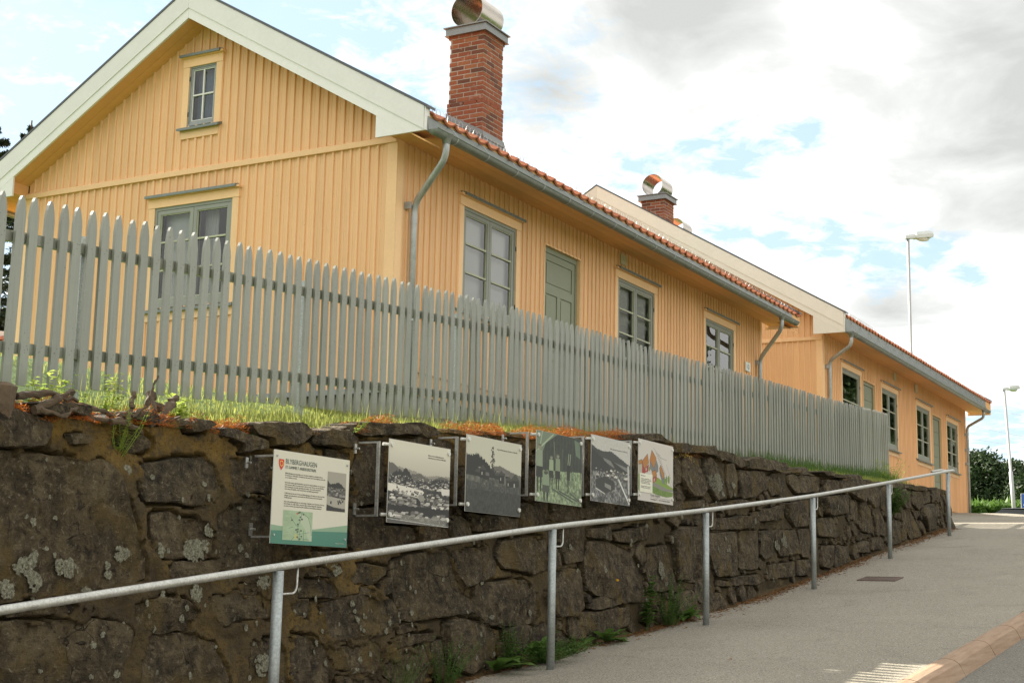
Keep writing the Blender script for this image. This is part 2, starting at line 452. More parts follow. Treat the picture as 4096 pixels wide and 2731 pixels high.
t.links.new(mm.outputs[0], o.inputs[0])
simple('interior_dark', (0.045, 0.035, 0.028), 0.9, var=0.3, scale=5)
simple('curtain_white', (0.70, 0.70, 0.71), 0.85, var=0.05, scale=6)
simple('curtain_blue', (0.16, 0.22, 0.32), 0.85, var=0.2, scale=14)
simple('blind_grey', (0.72, 0.68, 0.68), 0.8, var=0.05, scale=5)
simple('plate_white', (0.70, 0.72, 0.68), 0.3, var=0.04)
simple('ink_black', (0.015, 0.015, 0.015), 0.4)
simple('ink_green', (0.045, 0.085, 0.075), 0.5, var=0.05)
simple('ink_grey', (0.10, 0.09, 0.08), 0.5, var=0.05)
simple('shield_red', (0.55, 0.035, 0.02), 0.4, var=0.05)
simple('shield_gold', (0.75, 0.50, 0.08), 0.4, var=0.05)
simple('panel_edge', (0.62, 0.61, 0.56), 0.35)
simple('paper_cream', (0.72, 0.70, 0.58), 0.6)
simple('car_black', (0.012, 0.012, 0.014), 0.2, spec=0.6)
simple('car_glass', (0.03, 0.035, 0.04), 0.05)
simple('lamp_red', (0.5, 0.03, 0.02), 0.3)
simple('sign_blue', (0.02, 0.09, 0.36), 0.35)
simple('lamp_lens', (0.70, 0.70, 0.66), 0.2)
simple('lamp_cover', (0.62, 0.63, 0.61), 0.4)

# ------------------------------------------------------------------ mesh helpers
class MB:
    def __init__(s):
        s.v = []; s.f = []
    def add(s, vs, fs):
        n = len(s.v)
        s.v += [tuple(map(float, p)) for p in vs]
        s.f += [tuple(i+n for i in f) for f in fs]
    def box(s, x0, x1, y0, y1, z0, z1):
        s.add([(x0, y0, z0), (x1, y0, z0), (x1, y1, z0), (x0, y1, z0), (x0, y0, z1), (x1, y0, z1), (x1, y1, z1), (x0, y1, z1)],
              [(3, 2, 1, 0), (4, 5, 6, 7), (0, 1, 5, 4), (1, 2, 6, 5), (2, 3, 7, 6), (3, 0, 4, 7)])
    def prism(s, poly, axis, a0, a1):
        """polygon in the two other axes, pushed along axis"""
        n = len(poly)
        def P(q, a):
            return (a, q[0], q[1]) if axis == 'x' else ((q[0], a, q[1]) if axis == 'y' else (q[0], q[1], a))
        vs = [P(q, a0) for q in poly] + [P(q, a1) for q in poly]
        fs = [tuple(range(n))[::-1], tuple(range(n, 2*n))] + [(i, (i+1) % n, n+(i+1) % n, n+i) for i in range(n)]
        s.add(vs, fs)
    def tube(s, path, rad, n=12, cap=True):
        path = [Vector(p) for p in path]
        rads = rad if isinstance(rad, (list, tuple)) else [rad]*len(path)
        rings = []
        prev = None
        for i, p in enumerate(path):
            a = path[max(i-1, 0)]; c = path[min(i+1, len(path)-1)]
            d = (c-a).normalized()
            if prev is None:
                h = Vector((0, 0, 1)) if abs(d.z) < 0.9 else Vector((1, 0, 0))
                x = d.cross(h).normalized()
            else:
                x = (prev - d*prev.dot(d)).normalized()
            prev = x
            y = d.cross(x)
            rings.append([p + (x*math.cos(2*math.pi*k/n) + y*math.sin(2*math.pi*k/n))*rads[i] for k in range(n)])
        vs = [q for r in rings for q in r]
        fs = []
        for i in range(len(rings)-1):
            for k in range(n):
                fs.append((i*n+k, i*n+(k+1) % n, (i+1)*n+(k+1) % n, (i+1)*n+k))
        if cap:
            fs.append(tuple(range(n))[::-1]); fs.append(tuple((len(rings)-1)*n+k for k in range(n)))
        s.add(vs, fs)
    def mesh(s, name, matn, smooth=False, off=(0, 0, 0)):
        me = bpy.data.meshes.new(name)
        o = off
        me.from_pydata([(p[0]-o[0], p[1]-o[1], p[2]-o[2]) for p in s.v] if any(o) else s.v, [], s.f)
        me.materials.append(MATS[matn])
        if smooth:
            me.shade_smooth()
        return me
WP = {}
def link(name, me, parent=None, at=(0, 0, 0), smooth_angle=None):
    o = bpy.data.objects.new(name, me)
    COL.objects.link(o)
    at = Vector(at)
    if parent is not None:
        o.parent = parent
        o.location = at - WP[parent.name]
    else:
        o.location = at
    WP[o.name] = at
    return o
def build(name, mb, matn, parent=None, smooth=False, at=None):
    """a mesh given in world coordinates becomes one object with its origin at `at`"""
    if at is None:
        at = tuple(sum(p[i] for p in mb.v)/len(mb.v) for i in range(3))
    me = mb.mesh(name, matn, smooth, at)
    return link(name, me, parent, at)
def tag(o, label=None, cat=None, group=None, kind=None):
    if label: o['label'] = label
    if cat: o['category'] = cat
    if group: o['group'] = group
    if kind: o['kind'] = kind
    return o
def thing(name, at, label, cat, group=None):
    o = bpy.data.objects.new(name, None)
    COL.objects.link(o)
    o.location = at
    WP[o.name] = Vector(at)
    return tag(o, label, cat, group)
def npmesh(name, v, f, matn, parent=None, at=(0, 0, 0), smooth=False):
    """v (n,3), f (m,k) numpy arrays in world coordinates"""
    me = bpy.data.meshes.new(name)
    v = np.asarray(v, dtype=np.float32) - np.asarray(at, dtype=np.float32)
    f = np.asarray(f, dtype=np.int32)
    me.vertices.add(len(v)); me.vertices.foreach_set('co', v.ravel())
    k = f.shape[1]
    me.loops.add(f.size); me.loops.foreach_set('vertex_index', f.ravel())
    me.polygons.add(len(f))
    me.polygons.foreach_set('loop_start', np.arange(0, f.size, k, dtype=np.int32))
    me.polygons.foreach_set('loop_total', np.full(len(f), k, dtype=np.int32))
    me.materials.append(MATS[matn])
    me.update(calc_edges=True)
    if smooth:
        me.shade_smooth()
    return link(name, me, parent, at)

# value noise in numpy
_T = RNG.random((64, 64, 64)).astype(np.float32)
def vnoise(p):
    p = np.asarray(p, dtype=np.float64)
    i = np.floor(p).astype(int); f = p-i
    f = f*f*(3-2*f)
    i &= 63
    j = (i+1) & 63
    def g(a, b_, c_): return _T[a, b_, c_]
    x0, y0, z0 = i[..., 0], i[..., 1], i[..., 2]
    x1, y1, z1 = j[..., 0], j[..., 1], j[..., 2]
    fx, fy, fz = f[..., 0], f[..., 1], f[..., 2]
    a = g(x0, y0, z0)*(1-fx)+g(x1, y0, z0)*fx
    b1 = g(x0, y1, z0)*(1-fx)+g(x1, y1, z0)*fx
    c1 = g(x0, y0, z1)*(1-fx)+g(x1, y0, z1)*fx
    d1 = g(x0, y1, z1)*(1-fx)+g(x1, y1, z1)*fx
    return (a*(1-fy)+b1*fy)*(1-fz)+(c1*(1-fy)+d1*fy)*fz
def fbm(p, oct=4, gain=0.5):
    p = np.asarray(p, dtype=np.float64)
    s = 0; a = 1; tot = 0
    for k in range(oct):
        s = s + a*(vnoise(p*(2**k)+17.3*k)-0.5); tot += a; a *= gain
    return s/tot*2

# ------------------------------------------------------------------ ground levels
GX = np.array([-14, 0, 8.4, 9.1, 10.7, 13.1, 14.1, 17.5, 19.1, 21.3, 24.1, 24.6, 28.4, 34, 43.3, 50, 56, 64, 72, 85, 100, 160, 400, 1500.])
GZ = np.array([-2.64, -1.45, -.70, -.62, -.48, -.245, -.155, .26, .485, .76, 1.12, 1.15, 1.51, 1.95, 2.5, 2.85, 2.9, 2.4, 2.6, 4.2, 6.1, 10.5, 14, 14])
def zg(x, y=None):
    z = np.interp(x, GX, GZ)
    if y is not None:
        w = np.clip((np.asarray(x)-30)/15, 0, 1)
        z = z + w*np.clip(0.1*(np.asarray(y)-9), -1.6, 0)
    return z
FX = np.array([-6, 2, 6.14, 8.58, 12.5, 16.2, 20.3, 23.0, 26.9, 29, 60])
FZ = np.array([0.5, 0.85, 1.177, 1.36, 1.62, 1.75, 1.93, 2.02, 2.21, 2.3, 2.4])
def zf(x):
    return np.interp(x, FX, FZ)
def yw(x, z):
    return 5.42+0.12*np.maximum(-0.3, z-zg(x))

# ------------------------------------------------------------------ the ground
def sheet(name, xs, ys, zfun, matn, kind='structure', smooth=True, parent=None):
    X, Y = np.meshgrid(xs, ys, indexing='ij')
    Z = zfun(X, Y)
    v = np.stack([X, Y, Z], -1).reshape(-1, 3)
    nx, ny = len(xs), len(ys)
    i, j = np.meshgrid(np.arange(nx-1), np.arange(ny-1), indexing='ij')
    a = (i*ny+j).ravel()
    f = np.stack([a, a+ny, a+ny+1, a+1], -1)
    o = npmesh(name, v, f, matn, parent, smooth=smooth)
    if kind: o['kind'] = kind
    return o
def hills(X, Y):
    z = zg(X, Y) - 0.18
    z = np.where(X < -14, -2.9, z)
    # land falls gently beside and behind the street, rises with the garden on the far side
    w = np.clip((Y-7)/4, 0, 1)*np.clip((30-X)/4, 0, 1)
    z = z*(1-w) + w*(np.maximum(zf(X), 1.95)-0.12)
    far = np.clip((np.abs(X)+np.abs(Y)-120)/300, 0, 1)
    return z + fbm(np.stack([X/40, Y/40, X*0], -1), 3)*3*far
xs = np.concatenate([np.linspace(-900, -20, 20), np.linspace(-18, 110, 140), np.linspace(125, 1200, 30)])
ys = np.concatenate([np.linspace(-900, -20, 16), np.linspace(-18, 60, 90), np.linspace(75, 1200, 30)])
sheet('terrain', xs, ys, hills, 'turf')
px = np.concatenate([np.linspace(-14, 30, 120), np.linspace(30.3, 58, 70)])
def pav_edge(x):
    return np.where(x < 24.7, 5.55, np.clip(5.55+(x-24.7)*4.0, 5.55, 9.02))
# pavement as strips whose far edge follows wall and house
t_ = np.linspace(0, 1, 16)
X, T = np.meshgrid(px, t_, indexing='ij')
Y = 2.555 + T*(pav_edge(X)-2.555)
Y = np.where(X > 43.35, 2.555+T*(8.4+1.2*np.clip((X-43.35)/3, 0, 1)-2.555), Y)
Z = zg(X, Y) + 0.004*fbm(np.stack([X*1.1, Y*1.1, X*0], -1), 2)
v = np.stack([X, Y, Z], -1).reshape(-1, 3)
ny = len(t_); i, j = np.meshgrid(np.arange(len(px)-1), np.arange(ny-1), indexing='ij'); a = (i*ny+j).ravel()
pavement = npmesh('pavement', v, np.stack([a, a+ny, a+ny+1, a+1], -1), 'pavement_asphalt', smooth=True)
pavement['kind'] = 'structure'
sheet('road', np.concatenate([np.linspace(-14, 30, 60), np.linspace(31, 58, 50)]), np.linspace(-6, 2.40, 8), lambda X, Y: zg(X, Y)-0.115-0.02*(2.4-Y)*0.3, 'road_asphalt')

# kerb of granite stones, each its own piece
kerb = bpy.data.objects.new('kerb', None); COL.objects.link(kerb); kerb.location = (10, 2.45, -0.5); WP['kerb'] = Vector(kerb.location)
kerb['kind'] = 'structure'
x = 10.10-1.14*14
i = 0
while x < 56:
    x1 = x+1.135
    prof = [(2.545, -0.24), (2.548, 0.002), (2.505, 0.006), (2.455, -0.004), (2.418, -0.028), (2.396, -0.065), (2.325, -0.20), (2.322, -0.24)]
    mb = MB()
    m_ = 5
    vs = []
    for k in range(m_+1):
        xx = x+0.009+(1.135-0.018)*k/m_
        z0 = float(zg(xx, 2.45))
        e = 0.006 if k in (0, m_) else 0
        for (yy, zz) in prof:
            vs.append((xx, yy + random.uniform(-.002, .002), z0+zz-e+(0.006 if zz > -.1 else 0)))
    n = len(prof)
    fs = [tuple(range(n)), tuple(m_*n+q for q in range(n))[::-1]]
    for k in range(m_):
        for q in range(n-1):
            fs.append((k*n+q, (k+1)*n+q, (k+1)*n+q+1, k*n+q+1))
    mb.add(vs, fs)
    build('kerb_stone', mb, 'kerb_granite', kerb, smooth=False)
    x = x1

# drain cover in the pavement
dc = thing('drain_cover', (17.17, 4.60, float(zg(17.17))+.004), 'rusty iron drain grate let into the pavement near the handrail', 'drain cover')
mb = MB()
def pz(x, y, h): return (x, y, float(zg(x))+h)
def slab(mb, x0, x1, y0, y1, h0, h1):
    vs = [pz(x0, y0, h0), pz(x1, y0, h0), pz(x1, y1, h0), pz(x0, y1, h0), pz(x0, y0, h1), pz(x1, y0, h1), pz(x1, y1, h1), pz(x0, y1, h1)]
    mb.add(vs, [(3, 2, 1, 0), (4, 5, 6, 7), (0, 1, 5, 4), (1, 2, 6, 5), (2, 3, 7, 6), (3, 0, 4, 7)])
for a in ((16.97, 17.37, 4.37, 4.40), (16.97, 17.37, 4.79, 4.82), (16.97, 17.0, 4.40, 4.79), (17.34, 17.37, 4.40, 4.79)):
    slab(mb, *a, -0.03, 0.012)
build('frame', mb, 'rust_iron' if 'rust_iron' in MATS else 'dark_iron', dc)
mb = MB(); slab(mb, 17.0, 17.34, 4.40, 4.79, -0.03, 0.006)
build('pan', mb, 'dark_iron', dc)
for k in range(8):
    mb = MB(); slab(mb, 17.015, 17.325, 4.415+k*0.046, 4.437+k*0.046, 0.006, 0.011)
    build('bar', mb, 'rust_iron', dc)

# garden behind the wall, from the wall top through the fence to the houses
def garden(X, Y):
    zt = np.interp(X, WTX, WTZ)-0.02
    z7 = zf(X)-0.05-0.05*np.clip((X-6.2)/.5, 0, 1)*np.clip((12-X)/2, 0, 1)
    u = np.clip((Y-5.62)/(7.0-5.62), 0, 1)
    z = zt*(1-u)+z7*u
    w = np.clip((Y-7.6)/2.4, 0, 1); w = w*w*(3-2*w)
    z = z + w*(np.maximum(1.93, zf(X)-0.02)-z7)
    z = z + 0.02*fbm(np.stack([X*3, Y*3, X*0], -1), 3)
    e = np.where(X > 24.8, np.clip(((X-24.8)*0.75-(Y-5.6))/0.5+0.3, 0, 1), 0)
    e = np.maximum(e, np.clip((X-27.6)/0.8, 0, 1)); e = e*e*(3-2*e)
    return z*(1-e)+(zg(X)-0.05)*e
WT = [(-6, .60), (3, .74), (4.935, 0.819), (5.238, 0.806), (5.305, 0.84), (5.6, 0.836), (6.035, 0.876), (6.601, 0.889), (7.425, 0.981), (8.791, 1.136), (10.639, 1.265), (12.178, 1.422), (13.65, 1.418), (15.492, 1.407), (18.016, 1.52), (21.873, 1.697), (24.118, 1.792), (24.8, 1.80)]
WTX = np.array([p[0] for p in WT]); WTZ = np.array([p[1] for p in WT])
ground_g = sheet('garden_lawn', np.concatenate([np.linspace(-6, 24.79, 310), np.linspace(24.81, 29, 70)]), np.concatenate([np.linspace(5.62, 7.2, 26), np.linspace(7.35, 26, 60)]), garden, 'turf')

# ------------------------------------------------------------------ the stone retaining wall
STONES = [[(4.883,0.826),(5.007,0.834),(5.116,0.821),(5.237,0.806),(5.256,0.779),(5.236,0.718),(5.193,0.666),(5.068,0.633),(4.934,0.631),(4.882,0.629)],
[(4.882,0.619),(4.987,0.625),(5.169,0.627),(5.33,0.631),(5.457,0.616),(5.578,0.635),(5.69,0.602),(5.731,0.544),(5.78,0.448),(5.83,0.336),(5.88,0.224),(5.914,0.118),(5.915,0.019),(5.786,-0.02),(5.384,-0.068),(5.106,-0.091),(4.88,-0.118)],
[(5.873,0.633),(6.04,0.663),(6.203,0.698),(6.382,0.718),(6.479,0.685),(6.5,0.62),(6.545,0.54),(6.541,0.473),(6.368,0.434),(6.19,0.435),(5.92,0.434),(5.883,0.471),(5.859,0.554)],
[(5.322,0.741),(5.44,0.757),(5.499,0.737),(5.468,0.696),(5.34,0.684)],
[(5.642,0.721),(5.696,0.776),(5.89,0.812),(5.977,0.769),(5.975,0.729),(5.875,0.692),(5.734,0.668),(5.694,0.71)],
[(5.839,0.921),(5.995,0.941),(6.033,0.912),(6.021,0.882),(5.881,0.859),(5.687,0.857),(5.709,0.879)],
[(6.235,0.885),(6.309,0.935),(6.443,0.942),(6.491,0.913),(6.415,0.875),(6.316,0.84),(6.257,0.846)],
[(5.126,0.881),(5.493,0.907),(5.497,0.873),(5.472,0.848),(5.353,0.855),(5.218,0.815),(5.153,0.826)],
[(5.951,0.374),(6.097,0.39),(6.175,0.354),(6.388,0.358),(6.482,0.305),(6.477,0.207),(6.424,0.141),(6.222,0.127),(6.107,0.116),(5.997,0.144),(5.957,0.25)],
[(6.118,0.108),(6.473,0.134),(6.555,0.103),(6.468,0.053),(6.092,0.022),(6.071,0.061)],
[(4.892,-0.189),(5.029,-0.187),(5.164,-0.201),(5.339,-0.189),(5.522,-0.18),(5.674,-0.2),(5.775,-0.212),(5.797,-0.257),(5.763,-0.323),(5.746,-0.383),(5.702,-0.431),(5.698,-0.556),(5.332,-0.565),(4.891,-0.542)],
[(5.818,-0.122),(5.892,-0.088),(6.042,-0.07),(6.213,-0.08),(6.299,-0.116),(6.323,-0.175),(6.224,-0.216),(6.222,-0.257),(6.033,-0.269),(5.909,-0.275),(5.807,-0.201)],
[(5.917,-0.275),(6.247,-0.269),(6.333,-0.311),(6.432,-0.313),(6.456,-0.373),(6.526,-0.447),(6.557,-0.544),(6.019,-0.6),(5.802,-0.589),(5.839,-0.425),(5.907,-0.343)],
[(6.382,-0.073),(6.626,-0.022),(6.8,-0.033),(6.864,-0.114),(6.859,-0.196),(6.711,-0.208),(6.538,-0.231),(6.474,-0.224),(6.413,-0.163)],
[(4.97,-0.108),(5.413,-0.112),(5.561,-0.144),(5.13,-0.175),(4.97,-0.169)],
[(6.822,-0.02),(6.922,-0.032),(6.966,-0.114),(6.93,-0.197),(6.81,-0.202),(6.796,-0.115)],
[(7.135,-0.082),(7.318,-0.074),(7.323,-0.147),(7.297,-0.186),(7.127,-0.179)],
[(7.425,-0.107),(7.563,-0.079),(7.874,-0.036),(8.018,-0.07),(8.233,-0.069),(8.315,-0.148),(8.32,-0.22),(8.208,-0.283),(7.954,-0.314),(7.471,-0.346),(7.449,-0.213)],
[(7.73,0.087),(7.942,0.155),(8.18,0.139),(8.174,0.089),(8.002,0.014),(7.796,0.026),(7.775,0.06)],
[(8.034,-0.035),(8.172,0.074),(8.262,0.069),(8.265,-0.018),(8.118,-0.07)],
[(8.232,0.148),(8.465,0.22),(8.978,0.275),(9.023,0.175),(9.073,0.005),(9.268,-0.11),(9.215,-0.157),(8.345,-0.224),(8.249,-0.04)],
[(9.035,0.261),(9.539,0.326),(9.649,0.199),(9.618,0.109),(9.18,0.022),(9.129,0.084),(9.065,0.161)],
[(7.118,-0.294),(7.319,-0.31),(7.449,-0.346),(7.485,-0.432),(7.523,-0.513),(7.442,-0.66),(7.079,-0.654)],
[(6.744,-0.313),(6.963,-0.304),(7.068,-0.402),(7.059,-0.653),(6.722,-0.636)],
[(7.47,-0.359),(7.709,-0.371),(7.953,-0.328),(8.024,-0.357),(8.078,-0.428),(8.058,-0.497),(7.964,-0.563),(7.694,-0.525),(7.546,-0.507),(7.486,-0.426)],
[(8.061,-0.358),(8.295,-0.313),(8.729,-0.297),(8.722,-0.349),(8.527,-0.367),(8.104,-0.422),(8.069,-0.4)],
[(8.095,-0.498),(8.253,-0.454),(8.58,-0.376),(8.644,-0.516),(8.616,-0.631),(8.231,-0.643),(8.063,-0.566)],
[(8.862,-0.254),(9.043,-0.202),(9.417,-0.252),(9.561,-0.349),(9.44,-0.503),(9.135,-0.593),(8.865,-0.538),(8.859,-0.374)],
[(9.285,-0.094),(9.38,0.017),(9.879,0.064),(9.937,0.015),(9.886,-0.281),(9.495,-0.26),(9.246,-0.149)],
[(8.224,-0.262),(8.464,-0.228),(8.511,-0.28),(8.27,-0.312)],
[(7.7,-0.344),(7.892,-0.327),(7.889,-0.351),(7.709,-0.371)],
[(7.878,0.006),(8.025,0.001),(8.019,-0.056),(7.86,-0.05)],
[(7.797,0.404),(8.557,0.419),(8.563,0.351),(8.447,0.287),(7.888,0.224),(7.782,0.248)],
[(8.63,0.445),(8.998,0.42),(9.329,0.399),(9.292,0.365),(8.61,0.293)],
[(7.542,-0.546),(7.938,-0.575),(8.058,-0.608),(7.974,-0.7),(7.553,-0.678)],
[(8.691,-0.371),(8.805,-0.358),(8.811,-0.522),(8.829,-0.596),(8.686,-0.62),(8.658,-0.517)],
[(6.525,0.896),(6.679,0.913),(6.849,0.891),(6.983,0.865),(6.98,0.821),(6.842,0.79),(6.722,0.762),(6.713,0.83),(6.598,0.844),(6.522,0.845)],
[(6.814,0.962),(7.048,0.997),(7.38,1.02),(7.437,0.984),(7.418,0.936),(7.31,0.888),(7.177,0.848),(7.009,0.841),(6.984,0.883),(6.863,0.897)],
[(7.467,0.983),(7.561,1.016),(7.83,1.031),(7.912,0.967),(7.891,0.921),(7.658,0.889),(7.429,0.891)],
[(7.75,1.032),(7.966,1.094),(8.618,1.15),(8.675,1.089),(8.247,1.03),(7.99,1.004),(7.845,1.027)],
[(8.703,1.165),(8.843,1.154),(8.894,1.107),(8.737,1.065),(8.693,1.086)],
[(7.579,0.873),(7.801,0.898),(7.825,0.824),(7.574,0.821)],
[(7.935,0.95),(8.037,0.979),(8.278,0.993),(8.214,0.584),(7.942,0.538),(7.868,0.609),(7.834,0.749),(7.901,0.85)],
[(6.617,0.736),(6.828,0.772),(7.031,0.772),(7.015,0.543),(6.839,0.544),(6.68,0.504),(6.622,0.601)],
[(6.576,0.463),(6.745,0.516),(6.971,0.514),(7.023,0.465),(6.997,0.111),(6.744,0.088),(6.553,0.076),(6.479,0.074),(6.499,0.426)],
[(7.794,0.51),(8.193,0.543),(8.193,0.398),(8.524,0.389),(8.573,0.346),(8.424,0.291),(7.829,0.223),(7.787,0.277)],
[(7.03,0.197),(7.751,0.23),(7.764,0.203),(7.22,0.133),(7.037,0.112)],
[(6.624,0.003),(6.805,0.031),(6.978,0.042),(6.996,-0.076),(6.67,-0.061)],
[(7.26,0.1),(7.649,0.135),(7.658,0.072),(7.505,0.056),(7.3,0.057)],
[(7.184,0.029),(7.356,0.04),(7.534,0.043),(7.604,-0.01),(7.617,-0.037),(7.583,-0.073),(7.203,-0.075)],
[(8.314,1.007),(8.661,1.05),(9.106,1.08),(9.17,0.963),(9.059,0.742),(8.275,0.666)],
[(8.256,0.645),(9.054,0.71),(9.06,0.47),(8.231,0.429)],
[(7.04,0.509),(7.252,0.532),(7.557,0.801),(7.807,0.804),(7.755,0.276),(7.06,0.224)],
[(7.058,0.757),(7.513,0.815),(7.226,0.557),(7.042,0.536)],
[(9.672,0.245),(9.793,0.37),(10.471,0.439),(10.48,0.184),(10.238,0.137),(9.801,0.168)],
[(9.347,0.042),(10.056,0.082),(10.235,0.003),(10.243,-0.193),(10.082,-0.252),(9.666,-0.278),(9.401,-0.227),(9.257,-0.179)],
[(10.638,0.113),(10.793,0.192),(11.054,0.176),(11.056,0.066),(11.076,-0.131),(10.931,-0.185),(10.576,-0.205),(10.384,-0.027)],
[(11.256,0.427),(11.594,0.44),(11.827,0.402),(12.063,0.351),(12.197,0.2),(12.302,0.047),(12.247,-0.06),(11.849,-0.085),(11.289,-0.009),(11.155,0.067),(11.147,0.266)],
[(11.28,0.541),(11.704,0.572),(11.678,0.461),(11.598,0.457),(11.29,0.468)],
[(11.744,0.516),(12.569,0.638),(12.538,0.513),(12.146,0.461),(11.813,0.46)],
[(12.509,0.402),(12.919,0.454),(12.963,0.267),(13.049,0.119),(12.962,0.03),(12.502,0.026),(12.377,0.228)],
[(13.096,0.524),(13.256,0.633),(13.843,0.674),(13.733,0.129),(13.182,0.133),(13.084,0.245)],
[(12.976,-0.032),(13.383,0.035),(13.604,-0.131),(13.521,-0.182),(12.995,-0.192)],
[(10.761,-0.205),(11.08,-0.169),(11.567,-0.148),(11.921,-0.125),(11.914,-0.269),(11.52,-0.355),(10.773,-0.375)],
[(9.703,-0.298),(10.036,-0.272),(10.183,-0.284),(10.41,-0.245),(10.373,-0.44),(9.717,-0.454)],
[(11.171,-0.087),(11.435,-0.041),(11.849,-0.085),(11.597,-0.131),(11.16,-0.142)],
[(9.046,0.518),(9.175,0.525),(9.283,0.496),(9.326,0.4),(9.04,0.35),(9.016,0.435)],
[(9.292,0.555),(9.464,0.555),(10.054,0.556),(10.043,0.493),(9.807,0.451),(9.386,0.423)],
[(10.139,0.676),(10.571,0.724),(10.559,0.539),(10.084,0.485)],
[(10.639,0.717),(11.204,0.775),(11.196,0.616),(10.628,0.543)],
[(11.254,0.653),(12.165,0.775),(12.136,0.653),(11.313,0.576)],
[(9.229,0.896),(9.699,0.915),(10.115,0.906),(10.065,0.619),(9.315,0.581),(9.191,0.638)],
[(10.214,0.978),(10.816,1.028),(11.25,0.996),(11.211,0.81),(10.166,0.709)],
[(11.327,1.002),(12.295,1.078),(12.229,0.803),(11.286,0.689)],
[(12.253,0.903),(13.325,1.001),(13.476,0.827),(12.225,0.67)],
[(10.815,0.541),(11.191,0.593),(11.122,0.266),(10.802,0.235),(10.742,0.407)],
[(13.565,1.336),(13.824,1.395),(13.966,1.347),(14.075,1.077),(13.892,0.993),(13.643,0.976),(13.48,1.141)],
[(14.135,1.386),(14.303,1.414),(14.484,1.367),(14.59,1.176),(14.61,1.028),(14.33,0.973),(14.175,1.097),(14.123,1.239)],
[(14.789,1.38),(15.005,1.412),(15.061,1.262),(14.966,1.077),(14.782,1.039),(14.727,1.186)],
[(15.162,1.354),(15.836,1.395),(15.81,1.213),(15.505,1.087),(15.132,1.049),(15.097,1.265)],
[(16.046,1.338),(16.268,1.409),(16.6,1.325),(16.558,1.211),(16.091,1.138),(15.957,1.196)],
[(15.351,1.493),(15.777,1.551),(16.65,1.566),(16.735,1.517),(16.486,1.454),(15.804,1.413),(15.355,1.396)],
[(14.71,1.507),(14.939,1.528),(15.347,1.48),(15.366,1.429),(15.137,1.384),(14.805,1.433),(14.709,1.45)],
[(14.445,1.507),(14.662,1.515),(14.675,1.446),(14.462,1.403),(14.423,1.437)],
[(13.732,1.501),(14.111,1.519),(14.408,1.547),(14.394,1.446),(14.027,1.45),(13.711,1.427)],
[(13.397,1.48),(13.642,1.504),(13.685,1.442),(13.521,1.391),(13.371,1.384)],
[(12.756,1.502),(12.981,1.526),(13.168,1.487),(13.306,1.465),(13.132,1.46),(12.796,1.45)],
[(12.118,1.448),(12.725,1.488),(12.769,1.447),(12.418,1.423),(12.109,1.409)],
[(17.151,1.551),(17.426,1.581),(17.543,1.54),(17.305,1.499),(17.083,1.488)],
[(17.916,1.563),(18.455,1.606),(18.453,1.545),(18.037,1.52)],
[(18.517,1.58),(18.993,1.587),(18.979,1.555),(18.496,1.533)],
[(16.809,1.438),(17.983,1.501),(17.859,1.314),(17.025,1.228),(16.771,1.337)],
[(18.115,1.481),(19.22,1.518),(19.25,1.457),(17.99,1.294)],
[(13.374,1.343),(13.493,1.295),(13.455,1.104),(13.302,1.081)],
[(13.47,0.895),(13.977,0.963),(13.955,0.889),(13.45,0.824)],
[(13.078,0.521),(13.221,0.629),(13.852,0.647),(13.721,0.154),(13.112,0.132),(13.082,0.332)],
[(14.06,0.609),(14.835,0.673),(14.72,0.219),(14.138,0.19),(14.033,0.418)],
[(14.922,0.677),(15.483,0.702),(15.36,0.295),(14.792,0.282)],
[(14.111,0.779),(14.604,0.798),(15.248,0.864),(15.341,0.767),(14.915,0.708),(14.107,0.659)],
[(15.33,0.894),(16.375,1.048),(16.401,0.9),(16.067,0.855),(15.373,0.807)],
[(16.546,1.072),(17.396,1.174),(17.292,0.862),(16.78,0.816),(16.567,0.908)],
[(15.612,0.702),(15.944,0.73),(15.93,0.479),(15.675,0.406),(15.492,0.465)],
[(16.104,0.744),(16.764,0.774),(16.849,0.508),(16.152,0.446),(16.057,0.615)],
[(16.871,0.779),(17.32,0.82),(17.194,0.478),(16.903,0.483)],
[(17.664,0.952),(18.291,1.0),(18.425,0.752),(17.672,0.75)],
[(17.71,0.622),(18.114,0.644),(17.987,0.349),(17.607,0.376)],
[(18.259,0.65),(18.829,0.655),(18.732,0.441),(18.143,0.382)],
[(15.73,0.349),(16.618,0.399),(16.552,0.229),(15.672,0.187)],
[(16.708,0.415),(17.188,0.442),(17.112,0.253),(16.638,0.237)],
[(14.542,0.186),(15.317,0.225),(15.553,0.166),(15.28,0.117),(14.515,0.101)],
[(14.141,0.149),(14.462,0.142),(14.479,0.094),(14.123,0.09)],
[(13.289,1.034),(13.487,0.954),(13.443,0.905),(13.257,0.916)],
[(11.113,0.699),(11.764,0.758),(11.805,0.729),(11.14,0.621)],
[(11.886,0.766),(12.8,0.831),(13.2,0.867),(13.165,0.842),(11.891,0.682)],
[(15.694,1.311),(15.937,1.356),(15.923,1.207),(15.671,1.137)],
[(17.971,1.248),(19.147,1.356),(19.03,1.1),(18.304,1.03),(17.978,1.042)],
[(14.156,0.926),(15.164,1.039),(15.301,1.022),(14.173,0.878)],
[(11.325,1.293),(11.443,1.315),(11.34,0.834),(11.227,0.827)],
[(12.354,1.373),(12.463,1.394),(12.345,0.912),(12.241,0.905)],
[(19.365,1.619),(19.636,1.651),(19.752,1.583),(20.029,1.609),(19.914,1.33),(19.734,1.308),(19.419,1.342),(19.258,1.385)],
[(20.129,1.617),(20.31,1.63),(20.64,1.535),(20.435,1.285),(20.201,1.248),(20.015,1.381)],
[(19.628,1.279),(19.84,1.293),(20.025,1.205),(20.126,1.056),(20.009,0.897),(19.553,0.887),(19.571,1.081)],
